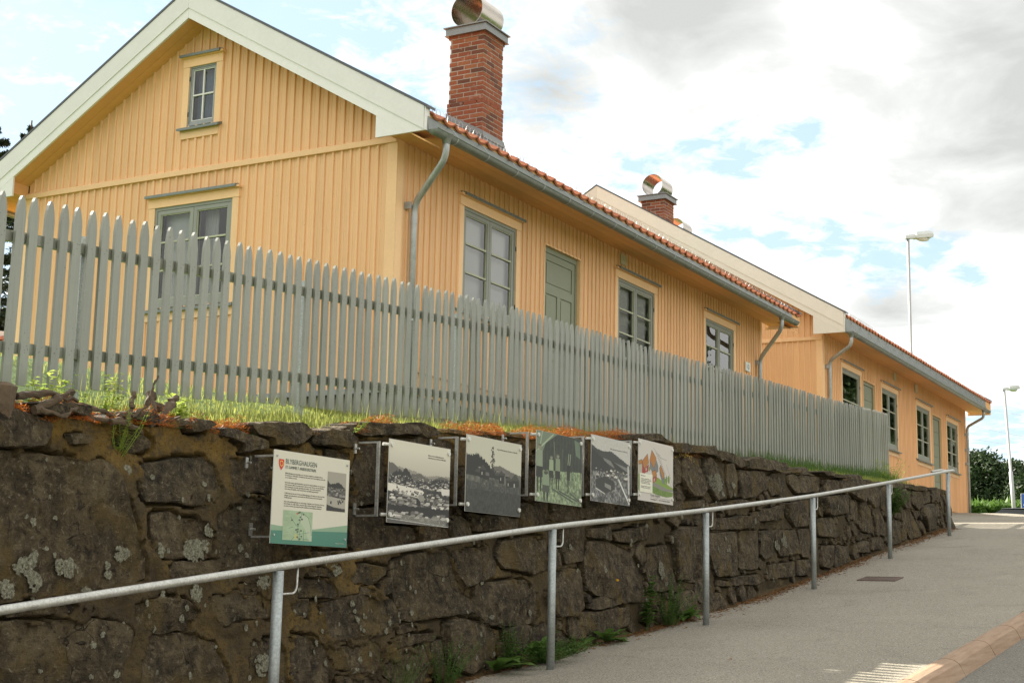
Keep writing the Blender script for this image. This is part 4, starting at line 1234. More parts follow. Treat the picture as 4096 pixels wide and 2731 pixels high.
def window(parent, face, c, u0, u1, z0, z1, rows, sashes=2, inside='curtain', trim=True, putty='glazing_putty', frame='sash_green', label=None, colsper=1, flip=False):
    mp = mapper(face, c)
    small = (u1-u0) < 0.6
    ft = 0.022 if small else 0.045
    mb = MB()
    D0, D1 = -0.075, 0.012
    mbox(mb, mp, u0, u1, D0, D1, z1-ft*0.8, z1)
    mbox(mb, mp, u0, u1, D0, D1+0.006, z0, z0+ft)
    mbox(mb, mp, u0, u0+ft*0.7, D0, D1, z0+ft, z1-ft*0.8)
    mbox(mb, mp, u1-ft*0.7, u1, D0, D1, z0+ft, z1-ft*0.8)
    w = build('window', mb, frame, parent)
    iu0, iu1, iz0, iz1 = u0+ft*0.7, u1-ft*0.7, z0+ft, z1-ft*0.8
    sw = (iu1-iu0)/sashes
    for s in range(sashes):
        a, e = iu0+s*sw+0.003, iu0+(s+1)*sw-0.003
        st = 0.022 if small else 0.052
        mb = MB()
        d0, d1 = -0.055, 0.004
        mbox(mb, mp, a, e, d0, d1, iz0+0.003, iz0+st+0.02)
        mbox(mb, mp, a, e, d0, d1, iz1-st, iz1-0.003)
        mbox(mb, mp, a, a+st, d0, d1, iz0+st+0.02, iz1-st)
        mbox(mb, mp, e-st, e, d0, d1, iz0+st+0.02, iz1-st)
        build('sash', mb, frame, w)
        ga, ge, gz0, gz1 = a+st, e-st, iz0+st+0.02, iz1-st
        mb = MB()
        bt = 0.010 if small else 0.0115
        d0, d1 = -0.030, -0.006
        # putty fillet round the pane and the glazing bars
        mbox(mb, mp, ga, ge, d0, d1, gz1-0.012, gz1); mbox(mb, mp, ga, ge, d0, d1, gz0, gz0+0.012)
        mbox(mb, mp, ga, ga+0.012, d0, d1, gz0+0.012, gz1-0.012); mbox(mb, mp, ge-0.012, ge, d0, d1, gz0+0.012, gz1-0.012)
        for r in range(1, rows):
            zz = gz0+(gz1-gz0)*r/rows
            mbox(mb, mp, ga+0.012, ge-0.012, d0, d1+0.008, zz-bt, zz+bt)
        for q in range(1, colsper):
            uu = ga+(ge-ga)*q/colsper
            mbox(mb, mp, uu-bt, uu+bt, d0, d1+0.007, gz0+0.012, gz1-0.012)
        build('glazing_bar', mb, putty, w)
        for r in range(rows):
            for q in range(colsper):
                x0, x1 = ga+(ge-ga)*q/colsper, ga+(ge-ga)*(q+1)/colsper
                y0, y1 = gz0+(gz1-gz0)*r/rows, gz0+(gz1-gz0)*(r+1)/rows
                mb = MB()
                mb.add([mp(x0, -0.02, y0), mp(x1, -0.02, y0), mp(x1, -0.02, y1), mp(x0, -0.02, y1)], [(0, 1, 2, 3) if face == 'front' else (3, 2, 1, 0)])
                build('pane', mb, 'window_glass', w)
    # the room behind
    mb = MB()
    dd = -0.75
    P = [mp(u0-.3, -0.076, z0-.3), mp(u1+.3, -0.076, z0-.3), mp(u1+.3, -0.076, z1+.2), mp(u0-.3, -0.076, z1+.2), mp(u0-.3, dd, z0-.3), mp(u1+.3, dd, z0-.3), mp(u1+.3, dd, z1+.2), mp(u0-.3, dd, z1+.2)]
    mb.add(P, [(4, 5, 6, 7), (0, 1, 5, 4), (1, 2, 6, 5), (2, 3, 7, 6), (3, 0, 4, 7)])
    build('room', mb, 'interior_dark', w)
    def drape(x0, x1, y0, y1, dep, matn, folds, amp):
        n = max(2, folds*6)
        vs = []; fs = []
        for k in range(n+1):
            uu = x0+(x1-x0)*k/n
            d_ = dep+amp*math.sin(k/n*folds*2*math.pi)
            vs += [mp(uu, d_, y0), mp(uu, d_, y1)]
        for k in range(n):
            fs.append((2*k, 2*k+2, 2*k+3, 2*k+1))
        mb = MB(); mb.add(vs, fs)
        build('curtain', mb, matn, w, smooth=True)
    if inside == 'blind':
        drape(u0+0.06, u1+0.2, z0+0.05, z1-0.04, -0.095, 'blind_grey', 2, 0.004)
    elif inside == 'half':
        drape(u0+0.05, (u0+u1)/2-0.0, z0+0.05, z1-0.04, -0.14, 'curtain_white', 2, 0.006) if not flip else drape((u0+u1)/2, u1-0.05, z0+0.05, z1-0.04, -0.14, 'curtain_white', 2, 0.006)
        if flip: drape((u0+u1)/2-0.24, (u0+u1)/2-0.02, z0+0.05, z1-0.04, -0.20, 'curtain_white', 5, 0.018)
        else: drape((u0+u1)/2+0.02, (u0+u1)/2+0.24, z0+0.05, z1-0.04, -0.20, 'curtain_white', 5, 0.018)
    elif inside == 'blue':
        drape(u0+0.03, u1-0.03, z0+0.03, z1-0.03, -0.12, 'curtain_blue', 5, 0.01)
    elif inside == 'upper':
        drape(u0+0.06, u1+0.2, z0+(z1-z0)*0.30, z1-0.04, -0.095, 'blind_grey', 3, 0.006)
    elif inside == 'sill':
        drape(u0+0.05, u0+0.30, z0+0.4, z1-0.04, -0.25, 'curtain_white', 3, 0.015)
    if trim:
        tw = 0.105
        hd = 0.028
        tp_ = MB(); mbox(tp_, mp, u0-tw, u1+tw, 0.0, hd+0.006, z1+0.001, z1+0.115)
        build('head_trim', tp_, 'trim_yellow', w)
        for a, e in ((u0-tw+0.006, u0-0.002), (u1+0.002, u1+tw-0.006)):
            pbox('side_trim', 'trim_yellow', w, mp, a, e, 0.0, hd, z0-0.03, z1-0.001)
        # drip board with its metal cover
        pbox('drip_board', 'trim_yellow', w, mp, u0-tw-0.02, u1+tw+0.02, 0.0, 0.075, z1+0.117, z1+0.143)
        mb = MB()
        a, e = u0-tw-0.0, u1+tw+0.0
        lo_, hi_ = (u0-tw+0.035, u1+tw+0.022) if face == 'front' else (u0-tw-0.022+0.04, u1+tw+0.022)
        mb.add([mp(lo_, 0.0, z1+0.178), mp(hi_, 0.0, z1+0.178), mp(hi_, 0.098, z1+0.153), mp(lo_, 0.098, z1+0.153),
                mp(hi_, 0.099, z1+0.118), mp(lo_, 0.099, z1+0.118), mp(lo_, 0.0, z1+0.144), mp(hi_, 0.0, z1+0.144)],
               [(0, 1, 2, 3), (3, 2, 4, 5), (0, 3, 5, 6), (1, 7, 4, 2)])
        build('drip_cover', mb, 'sill_zinc', w)
        mb = MB()
        a, e = u0-tw-0.015, u1+tw+0.015
        mb.add([mp(a, 0.0, z0-0.005), mp(e, 0.0, z0-0.005), mp(e, 0.085, z0-0.035), mp(a, 0.085, z0-0.035), mp(e, 0.086, z0-0.068), mp(a, 0.086, z0-0.068), mp(a, 0, z0-0.04), mp(e, 0, z0-0.04)],
               [(0, 1, 2, 3), (3, 2, 4, 5), (0, 3, 5, 6), (1, 7, 4, 2), (6, 5, 4, 7)])
        build('sill', mb, 'sill_zinc', w)
        pbox('apron', 'trim_yellow', w, mp, u0-tw+0.02, u1+tw-0.02, 0.0, 0.03, z0-0.165, z0-0.042)
        # hinges
        for q in (0.2, 0.8):
            pbox('hinge', 'dark_iron', w, mp, u1-0.006, u1+0.004, 0.012, 0.022, z0+(z1-z0)*q-0.03, z0+(z1-z0)*q+0.03)
    return w
def door(parent, face, c, u0, u1, z0, z1, planked=False):
    mp = mapper(face, c)
    mb = MB()
    D0, D1 = -0.10, -0.035
    f = 0.05
    mbox(mb, mp, u0, u0+f, D0, D1, z0, z1); mbox(mb, mp, u1-f, u1, D0, D1, z0, z1); mbox(mb, mp, u0+f, u1-f, D0, D1, z1-0.07, z1)
    d = build('door', mb, 'door_green', parent)
    a, e = u0+f+0.003, u1-f-0.003
    t_ = z1-0.074
    if not planked:
        pbox('leaf', 'door_green', d, mp, a, e, -0.10, -0.062, z0, t_)
        st = 0.085
        def rail_(x0, x1, y0, y1):
            pbox('frame_member', 'door_green', d, mp, x0, x1, -0.062, -0.047, y0, y1)
        rail_(a, a+st, z0, t_); rail_(e-st, e, z0, t_)
        rail_(a+st, e-st, t_-0.095, t_)
        rail_(a+st, e-st, t_-0.56, t_-0.44)
        rail_((a+e)/2-0.05, (a+e)/2+0.05, z0+0.75, t_-0.56)
        rail_(a+st, e-st, z0+0.65, z0+0.75)
        rail_(a+st, e-st, z0, z0+0.1)
        m_ = 0.03
        for (x0, x1, y0, y1) in ((a+st, e-st, t_-0.44, t_-0.095), (a+st, (a+e)/2-0.05, z0+0.75, t_-0.56), ((a+e)/2+0.05, e-st, z0+0.75, t_-0.56)):
            pbox('panel', 'door_green', d, mp, x0+m_, x1-m_, -0.062, -0.052, y0+m_, y1-m_)
    else:
        k = 7
        for i in range(k):
            y0 = z0+(t_-z0)*i/k; y1 = z0+(t_-z0)*(i+1)/k
            pbox('plank', 'door_green', d, mp, a, e, -0.10, -0.055, y0+0.004, y1-0.004)
    mb = MB(); mb.tube([mp(a+0.06, -0.045, z0+1.0), mp(a+0.06, 0.0, z0+1.0), mp(a+0.16, 0.0, z0+1.0)], 0.009, 8)
    build('handle', mb, 'stainless', d, smooth=True)
    # painted reveals
    for (x0, x1, y0, y1) in ((u0-0.025, u0, z0, z1+0.025), (u1, u1+0.025, z0, z1+0.025), (u0, u1, z1, z1+0.025)):
        pbox('reveal', 'trim_yellow', d, mp, x0, x1, -0.10, 0.014, y0, y1)
    return d
def tile_mesh(p, L, thick=0.015):
    """one S-shaped clay pantile lying in (along, up the slope), local origin at its lower left corner"""
    n = 10
    prof = []
    for i in range(n+1):
        s = i/n*1.10
        z = -0.036*math.sin(min(s, 1.0)*math.pi) + (0.012*math.sin((s-0.86)/0.24*math.pi) if s > 0.86 else 0)
        prof.append((s*p, z))
    return prof
def roof_side(parent, x0, x1, ye, ze, yr, zr, pitch, rows_parts, side=-1):
    """pantile roof plane from the eave (ye, ze) to the ridge (yr, zr)"""
    n = int(round((x1-x0)/pitch)); p = (x1-x0)/n
    L = math.hypot(yr-ye, zr-ze); k = max(1, int(round(L/0.335))); ex = L/k
    dy, dz = (yr-ye)/L, (zr-ze)/L
    ny, nz = (-dz, dy) if dy > 0 else (dz, -dy)
    prof = tile_mesh(p, ex)
    m_ = len(prof)
    def tv(s, base_lift):
        vs = []
        for (q, lift, th) in ((0.0, 0.030, 0.0), (0.0, 0.030, -0.026), (ex+0.06, 0.004, 0.0)):
            for (u, h) in prof:
                hh = h+lift+th
                vs.append((u, dy*q+ny*hh, dz*q+nz*hh))
        return vs
    vs = tv(0, 0)
    fs = []
    for i in range(m_-1):
        fs.append((i, i+1, 2*m_+i+1, 2*m_+i)); fs.append((m_+i, i, i+1, m_+i+1)[::-1])
    fs.append((0, m_, 2*m_, 2*m_)[:3]); fs.append((m_-1, 2*m_-1, 3*m_-1))
    mb = MB(); mb.add(vs, fs)
    me = mb.mesh('roof_tile', 'roof_tile', True)
    try: me.set_sharp_from_angle(angle=R(50))
    except Exception: pass
    big = MB()
    rr_ = random.Random(int(x0*10))
    for r in range(k):
        for c in range(n):
            at = (x0+c*p, ye+dy*ex*r, ze+dz*ex*r)
            if r < rows_parts:
                o = link('roof_tile', me, parent, (at[0]+rr_.uniform(-.004, .004), at[1]+rr_.uniform(-.004, .004), at[2]+rr_.uniform(-.003, .003)))
                o.rotation_euler = (0, rr_.uniform(-.012, .012), rr_.uniform(-.01, .01))
            else:
                big.add([(v_[0]+at[0], v_[1]+at[1], v_[2]+at[2]) for v_ in vs], fs)
    if big.v:
        o = build('tile_field', big, 'roof_tile', parent, smooth=True); o['kind'] = 'stuff'
def gutter(parent, x0, x1, y, z, yb, ztile, sgn=-1):
    """half-round gutter with hooks; z is the lip; a metal apron runs up to the tiles"""
    rr_ = 0.066
    n = 10
    mb = MB()
    xs_ = [x0+(x1-x0)*k/12 for k in range(13)]
    vs = []
    for xx in xs_:
        for k in range(n+1):
            a = math.pi+math.pi*k/n
            vs.append((xx, y+rr_*math.cos(a), z+rr_*math.sin(a)))
    fs = []
    for i in range(12):
        for k in range(n):
            fs.append((i*(n+1)+k, (i+1)*(n+1)+k, (i+1)*(n+1)+k+1, i*(n+1)+k+1))
    fs.append(tuple(range(n+1))); fs.append(tuple(12*(n+1)+k for k in range(n+1)))
    mb.add(vs, fs)
    g_ = build('gutter', mb, 'zinc', parent, smooth=True)
    me = g_.data
    sm = me.modifiers if hasattr(me, 'modifiers') else None
    # rolled front lip
    mb = MB(); yl = y-rr_ if sgn < 0 else y+rr_
    mb.tube([(x0, yl, z), (x1, yl, z)], 0.009, 8)
    build('lip', mb, 'zinc', g_, smooth=True)
    # hooks hanging below and straps across
    xx = x0+0.42
    while xx < x1-0.05:
        mb = MB(); vs = []; fs = []
        m_ = 10
        for s_ in (-0.0125, 0.0125):
            for k in range(m_+1):
                a = math.pi+math.pi*k/m_
                vs.append((xx+s_, y+(rr_+0.005)*math.cos(a), z+(rr_+0.005)*math.sin(a)))
        for k in range(m_): fs.append((k, k+1, m_+1+k+1, m_+1+k))
        mb.add(vs, fs)
        mb.tube([(xx, yl, z+0.004), (xx, (yl+yb)/2, z+0.05+(ztile-z)*0.28), (xx, yb+0.02*(-sgn), ztile-0.01)], 0.0045, 6)
        build('gutter_hook', mb, 'zinc_pipe', g_, smooth=True)
        xx += 0.70
    # apron flashing between roof edge and gutter
    mb = MB()
    mb.add([(x0, y+0.062*(-sgn), z-0.03), (x1, y+0.062*(-sgn), z-0.03), (x1, yb, ztile-0.012), (x0, yb, ztile-0.012), (x1, yb+0.12*(-sgn), ztile+0.04), (x0, yb+0.12*(-sgn), ztile+0.04)], [(0, 1, 2, 3), (3, 2, 4, 5)])
    build('apron_flashing', mb, 'zinc', parent)
    return g_
def downpipe(parent, top, wallpt, zbot, yw_, clips, drift=0.0):
    """swan-neck pipe from the gutter to the wall and down"""
    tx, ty, tz = top; wx, wy, wz = wallpt
    path = [(tx, ty, tz+0.02), (tx, ty, tz-0.05)]
    A = Vector((tx, ty, tz-0.05)); B = Vector((wx, wy, wz)); C = Vector((wx+drift, wy, zbot))
    def corner(P0, P1, P2, r, k=6):
        a = (P0-P1).normalized(); b2 = (P2-P1).normalized()
        s = P1+a*r; e = P1+b2*r
        return [tuple((s*(1-t)**2+P1*2*t*(1-t)+e*t*t)) for t in [i/k for i in range(k+1)]]
    P1 = Vector((tx, ty, tz-0.21))
    path = [tuple(A+Vector((0, 0, 0.06)))] + corner(A+Vector((0, 0, 0.06)), P1, B, 0.12) + corner(P1, B, C, 0.13) + [tuple(C)]
    mb = MB(); mb.tube(path, 0.038, 16)
    d_ = build('downpipe', mb, 'zinc_pipe', parent, smooth=True)
    mb = MB(); mb.tube([(tx, ty, tz+0.045), (tx, ty, tz+0.0), (tx, ty, tz-0.06)], [0.085, 0.055, 0.040], 16, cap=False)
    build('outlet', mb, 'zinc', d_, smooth=True)
    # sleeve joint
    mb = MB(); mb.tube([(wx, wy, wz-0.16), (wx, wy, wz-0.24)], 0.0405, 16); build('sleeve', mb, 'zinc_pipe', d_, smooth=False)
    for zc in clips:
        mb = MB(); mb.tube([(wx, wy, zc-0.012), (wx, wy, zc+0.012)], 0.0435, 16)
        mb.box(wx-0.075, wx-0.03, wy+0.0, wy+0.012, zc-0.008, zc+0.008)
        mb.box(wx-0.085, wx-0.070, wy-0.005, yw_+0.0, zc-0.04, zc+0.04)
        build('pipe_clip', mb, 'zinc_pipe', d_)
    return d_
def brick_row(mb_core, parent, x0, x1, y0, y1, z, h, off, L=0.226, joint=0.014, rr_=None, proud=0.0):
    """one course round a chimney; every brick shows on its own face"""
    x0 -= proud; x1 += proud; y0 -= proud; y1 += proud
    D = 0.055
    def run(a0, a1, startoff):
        out_ = []; a = a0-startoff
        while a < a1-0.01:
            s, e = max(a, a0), min(a+L, a1)
            if e-s > 0.025: out_.append((s, e))
            a += L+joint
        return out_
    j = joint/2
    D = 0.106
    corner_x = off == 0.0          # which wall's bricks take the corner in this course
    for (s, e) in run(x0 if corner_x else x0+D+joint, x1, 0.0):
        q = rr_.uniform(-.003, .003)
        mb = MB(); mb.box(s, e, y0+q, y0+D, z+j, z+h-j); build('brick', mb, 'brick_clay', parent)
    for (s, e) in run(y0+D+joint if corner_x else y0, y1, 0.0):
        q = rr_.uniform(-.003, .003)
        mb = MB(); mb.box(x0+q, x0+D, s, e, z+j, z+h-j); build('brick', mb, 'brick_clay', parent)
def chimney(house, x0, x1, y0, y1, zroof, ztop, slope, full=True, cr=0.29, cap_front=True):
    mb = MB(); mb.box(x0+0.005, x1-0.005, y0+0.005, y1-0.005, zroof, ztop)
    if full: mb.box(x0-0.013, x1+0.013, y0-0.013, y1+0.013, zroof, ztop-1.18)
    if full: mb.box(x0-0.013, x1+0.013, y0-0.013, y1+0.013, ztop-0.0748, ztop)
    c = build('chimney', mb, 'brick_mortar', house)
    rr_ = random.Random(int(x0*100))
    h = 0.0748
    n = int((ztop-zroof)/h)
    for r in range(n):
        z = ztop-(r+1)*h
        brick_row(None, c, x0, x1, y0, y1, z, h, 0.0 if r % 2 else 0.12, rr_=rr_, proud=0.018 if (full and (r == 0 or z < ztop-1.18)) else 0.0)
    # metal cap: a tray with a drip edge
    mb = MB()
    a, e, f, g = x0-0.07, x1+0.07, y0-0.07, y1+0.07
    mb.box(a+0.015, e-0.015, f+0.015, g-0.015, ztop-0.01, ztop+0.105)
    mb.box(a-0.015, e+0.015, f-0.015, g+0.015, ztop+0.106, ztop+0.122)
    mb.box(a, e, f, g, ztop-0.018, ztop-0.011)
    build('cap', mb, 'lead', c)
    # barrel cowl: open steel cylinder lying across the flue
    cx_, cy_ = (x0+x1)/2, (y0+y1)/2
    zc = ztop+0.122+cr*0.90
    mb = MB(); n_ = 40; vs = []; fs = []
    Lc = (x1-x0)+0.06
    for (xx, rad) in ((x0-0.03, cr), (x0-0.03+Lc, cr), (x0-0.03+Lc, cr-0.006), (x0-0.03, cr-0.006)):
        for k in range(n_):
            a_ = 2*math.pi*k/n_
            vs.append((xx, cy_+rad*math.cos(a_), zc+rad*math.sin(a_)))
    for i_, j_ in ((0, 1), (1, 2), (2, 3), (3, 0)):
        for k in range(n_):
            fs.append((i_*n_+k, i_*n_+(k+1) % n_, j_*n_+(k+1) % n_, j_*n_+k))
    mb.add(vs, fs)
    cw = build('cowl', mb, 'stainless', c, smooth=False)
    for pl_ in cw.data.polygons: pl_.use_smooth = True
    try: cw.data.set_sharp_from_angle(angle=R(40))
    except Exception: pass
    if full:
        mb = MB(); mb.add([(x0+0.40, cy_+(cr-.006)*math.cos(2*math.pi*k/n_), zc+(cr-.006)*math.sin(2*math.pi*k/n_)) for k in range(n_)], [tuple(range(n_))]); build('baffle', mb, 'stainless', c)
    # flashing up the sides, following the roof
    if full:
        fz = lambda y: zroof+0.45+slope*(y-y0)
        mb = MB()
        t_ = 0.03
        for xx, s_ in ((x0-t_, -1), (x1+t_, 1)):
            pts = [(y0-t_-0.10, fz(y0)-0.75), (y0-t_, fz(y0)), (y1+t_, fz(y1)), (y1+t_+0.1, fz(y1)-0.62)]
            xo = x0-0.14 if s_ < 0 else x1+0.14
            mb.add([(xx, pts[1][0], pts[1][1]), (xx, pts[2][0], pts[2][1]), (xx, pts[2][0], pts[2][1]-0.30), (xx, pts[1][0], pts[1][1]-0.30), (xo, pts[2][0]+.1, pts[2][1]-0.55), (xo, pts[1][0]-.1, pts[1][1]-0.62)],
                   [(0, 1, 2, 3), (3, 2, 4, 5)])
        mb.add([(x0-t_, y0-t_, fz(y0)), (x1+t_, y0-t_, fz(y0)), (x1+t_, y0-t_, fz(y0)-0.28), (x0-t_, y0-t_, fz(y0)-0.28), (x0-0.14, y0-t_-0.18, fz(y0)-0.72), (x1+0.14, y0-t_-0.18, fz(y0)-0.72)],
               [(0, 1, 2, 3), (3, 2, 5, 4), (1, 2, 5), (0, 4, 3)])
        build('flashing', mb, 'lead', c)
        mb = MB()
        mb.tube([(x0-t_-.004, y0-t_-.004, fz(y0)-0.10), (x1+t_, y0-t_-.004, fz(y0)-0.10)], 0.006, 6)
        mb.tube([(x0-t_-.004, y0-t_-.004, fz(y0)-0.10), (x0-t_-.004, y1+t_, fz(y1)-0.10)], 0.006, 6)
        build('flashing_seam', mb, 'lead', c, smooth=True)
    return c

def house(nm, label, x0, x1, y0, y1, zb, slope, apexz, G, L, belt, eavez, xg, xf, tile_rows, barge_mat, windows, doors, gwin, vents, pipes, chims, frontlow):
    ya = (y0+y1)/2
    h = thing(nm, ((x0+x1)/2, ya, zb), label, 'house')
    T = lambda y: apexz-slope*abs(y-ya)
    # openings
    of = [(w[0], w[1], w[2], w[3]) for w in windows] + [(d[0], d[1], d[2], d[3]) for d in doors]
    og = [(w[0], w[1], w[2], w[3]) for w in gwin]
    soff = eavez
    # sheathing
    backing(h, 'front', y0, lambda u: soff+0.02, x0, x1, zb, of)
    rake = lambda u: L-slope*abs(u-ya)+0.06
    backing(h, 'gable', x0, rake, y0, y1, zb, og)
    backing(h, 'far', x1, rake, y0, y1, zb, [])
    mb = MB(); mb.add([(x0, y1, zb), (x1, y1, zb), (x1, y1, soff), (x0, y1, soff)], [(0, 1, 2, 3)])
    build('wall', mb, 'soffit_yellow', h)
    # cladding
    cuts = [x0+0.11]
    for d in sorted(doors): cuts += [d[0]-0.012, d[1]+0.012]
    cuts.append(x1-0.02)
    for a_, e_ in zip(cuts[:-1], cuts[1:]):
        cladding(h, 'front', y0-0.001, a_, e_, frontlow, soff, of)
    cladding(h, 'gable', x0-0.001, y0+0.11, y1-0.11, zb+0.02, belt-0.03, [o for o in og if o[2] < belt])
    if nm == 'yellow_house':
        cladding(h, 'gable', x0-0.001, y0+0.11, y1-0.02, belt+0.03, rake, [o for o in og if o[2] > belt])
    else:
        cladding(h, 'gable', x0-0.001, y0+0.11, y0+3.0, belt+0.03, rake, [])
    # corner boards
    for (yy0, yy1) in ((y0-0.026, y0+0.11), (y1-0.11, y1+0.026)):
        mb = MB(); mb.box(x0-0.026, x0-0.001, yy0, yy1, zb+0.02, soff); build('corner_board', mb, 'trim_yellow', h)
    mb = MB(); mb.box(x0-0.0255, x0+0.11, y0-0.0255, y0-0.0015, zb+0.02, soff); build('corner_board', mb, 'trim_yellow', h)
    mb = MB(); mb.box(x1-0.06, x1+0.02, y0-0.024, y0-0.0015, frontlow, soff); build('corner_board', mb, 'trim_yellow', h)
    # belt board with a sloping weather top
    mb = MB(); mb.prism([(x0-0.002, belt-0.045), (x0-0.045, belt-0.045), (x0-0.045, belt+0.02), (x0-0.002, belt+0.045)], 'y', y0-0.02, y1+0.02)
    build('belt_board', mb, 'trim_yellow', h)
    # foundation and base flashing
    mb = MB(); mb.box(x0+0.03, x1-0.03, y0+0.03, y1-0.03, zb-1.2, zb-0.001); build('foundation', mb, 'concrete', h)
    mb = MB(); mb.box(x0-0.07, x0+0.0, y0-0.05, y1, zb-0.04, zb+0.018); build('base_flashing', mb, 'lead', h)
    for w in windows: window(h, 'front', y0, *w[:4], **w[4])
    for w in gwin: window(h, 'gable', x0, *w[:4], **w[4])
    for d in doors: door(h, 'front', y0, *d[:4], planked=d[4])
    # eaves: soffit boards and box ends
    ye = y0-0.58; yr = y1+0.58
    for (a, e) in ((y0, ye), (y1, yr)):
        nb = 4
        for k in range(nb):
            p0 = a+(e-a)*k/nb; p1 = a+(e-a)*(k+1)/nb
            z0_ = soff+0.0-0.07*k/nb; z1_ = soff-0.07*(k+1)/nb
            mb = MB(); q = 0.003 if e > a else -0.003
            mb.prism([(p0+q, z0_), (p1-q, z1_), (p1-q, z1_+0.015), (p0+q, z0_+0.015)], 'x', xg+0.03, xf-0.03)
            build('soffit_board', mb, 'soffit_yellow', h)
        mb = MB(); mb.box(xg+0.03, xf-0.03, min(e, e+(0.02 if e > a else -0.02)), max(e, e+(0.02 if e > a else -0.02)), soff-0.075, T(e)-0.06)
        build('fascia', mb, 'soffit_yellow', h)
    for (ga, gb) in ((xg+0.031, x0-0.003), (x1+0.003, xf-0.031)):
        for yy in (y0-0.001, y1+0.001):
            zt_ = L-slope*abs(yy-ya)
            q_ = 0.012 if yy > ya else -0.012
            mb = MB(); mb.box(ga, gb, min(yy, yy+q_), max(yy, yy+q_), soff-0.01, zt_+0.01)
            build('eave_box_side', mb, 'soffit_yellow', h)
    # rake soffit boards under the overhang, front and back gable
    for (ga, gb) in ((xg+0.032, x0+0.002), (x1-0.002, xf-0.032)):
        nb = 2
        for k in range(nb):
            a = ga+(gb-ga)*k/nb+0.002; e = ga+(gb-ga)*(k+1)/nb-0.002
            for (p0, p1) in ((ye, ya), (ya, yr)):
                zz = lambda y: L-slope*abs(y-ya)
                mb = MB(); mb.prism([(p0, zz(p0)), (p1, zz(p1)), (p1, zz(p1)+0.018), (p0, zz(p0)+0.018)], 'x', a, e)
                build('rake_soffit', mb, 'soffit_yellow', h)
    # barge boards
    zc = soff-0.075
    for (xa, xb) in ((xg, xg+0.03), (xf-0.03, xf)):
        s_ = -1 if xa == xg else 1
        for side in (-1, 1):
            yend = ya+side*(ya-ye)
            zU = lambda y: T(y); zG = lambda y: G-slope*abs(y-ya); zL = lambda y: L-slope*abs(y-ya)
            yU = ya+side*0.0015
            # upper board
            ymid = ya+side*min(abs(yend-ya), (G-zc)/slope)
            poly = [(yU, zU(ya)), (yend, zU(yend)), (yend, max(zc, zG(yend)))]
            if abs(ymid-yend) > 1e-4: poly.append((ymid, zc))
            poly.append((yU, zG(ya)))
            mb = MB(); mb.prism(poly, 'x', xa+(s_*0.012 if s_ < 0 else 0), xb+(s_*0.012 if s_ > 0 else 0)); build('barge_board', mb, barge_mat, h)
            ymid2 = ya+side*(L-zc)/slope
            poly = [(yU, zG(ya)), (ymid, zc)] if zG(yend) < zc else [(yU, zG(ya)), (yend, zG(yend)), (yend, zc)]
            poly += [(ymid2, zc), (yU, zL(ya))]
            mb = MB(); mb.prism(poly, 'x', xa, xb); build('barge_board', mb, barge_mat, h)
            # closing piece of the eave box
            yi = ya+side*(ya-y0-(-0.07)*1)
            yi = ya+side*((ya-y0)-0.07)
            if abs(ymid2-ya) > abs(yi-ya):
                mb = MB(); mb.prism([(ymid2-side*0.0, zc), (yi, zc), (yi, zL(yi)), ], 'x', xa+0.002, xb-0.002); build('eave_box_end', mb, barge_mat, h)
            # cover strip
            mb = MB(); o2 = 0.035
            mb.prism([(yU, zU(ya)+0.002), (yend+side*0.05, zU(yend+side*0.05)+0.002), (yend+side*0.05, zU(yend+side*0.05)+o2), (yU, zU(ya)+o2)], 'x', xa-0.02 if s_ < 0 else xa-0.10, xb+0.12 if s_ < 0 else xb+0.02)
            build('verge_flashing', mb, 'dark_flashing', h)
            if s_ < 0:
                mb = MB()
                mb.prism([(yend+side*0.002, zc), (yend+side*0.022, zc), (yend+side*0.022, zU(yend)), (yend+side*0.002, zU(yend))], 'x', xa, xb+0.05)
                build('barge_end', mb, barge_mat, h)
    # roof planes
    zt = lambda y: T(y)-0.055
    ze_ = ye+0.02
    pit = 0.2435
    roof_side(h, xg+0.08, xf-0.08, ye-0.05, zt(ye-0.05), ya, zt(ya), pit, tile_rows)
    mb = MB()
    mb.add([(xg+0.04, ye+0.03, zt(ye+.03)-0.05), (xf-0.04, ye+0.03, zt(ye+.03)-0.05), (xf-0.04, ya, zt(ya)-0.05), (xg+0.04, ya, zt(ya)-0.05), (xf-0.04, yr-.03, zt(yr-.03)-0.05), (xg+0.04, yr-.03, zt(yr-.03)-0.05)], [(0, 1, 2, 3), (3, 2, 4, 5)])
    build('underlay', mb, 'ink_black', h)
    mb = MB()
    n = int((xf-xg)/0.25)
    for k in range(n):
        pass
    mb.add([(xg+0.04, ya, zt(ya)), (xf-0.04, ya, zt(ya)), (xf-0.04, yr, zt(yr)), (xg+0.04, yr, zt(yr))], [(0, 1, 2, 3)])
    build('rear_roof', mb, 'roof_tile', h)
    mb = MB(); mb.tube([(xg+0.05, ya, zt(ya)+0.0), (xf-0.05, ya, zt(ya)+0.0)], 0.075, 12); build('ridge_cap', mb, 'roof_tile', h, smooth=True)
    # gutters
    g1 = gutter(h, xg+0.035, xf-0.5 if nm == 'yellow_house' else xf-0.8, ye-0.105, soff-0.065, ye-0.022, zt(ye-.05)-0.012)
    gutter(h, xg+0.035, xf-0.3, yr+0.105, soff-0.065, yr+0.022, zt(ye-.05)-0.012, sgn=1)
    # wire snow guard: a thin coil standing on the first course of tiles
    mb = MB()
    cu = []
    xx = xg+0.15
    pth = []
    nturn = int((xf-xg-0.3)/0.082)
    for k in range(nturn*9):
        a = k/9*2*math.pi
        pth.append((xg+0.15+k/9*0.082, ye+0.03+0.016*math.cos(a), zt(ye+.03)+0.030+0.045*math.sin(a)+0.03))
    mb.tube(pth, 0.0021, 3, cap=False)
    o = build('snow_wire', mb, 'zinc_pipe', h); o['kind'] = 'stuff'
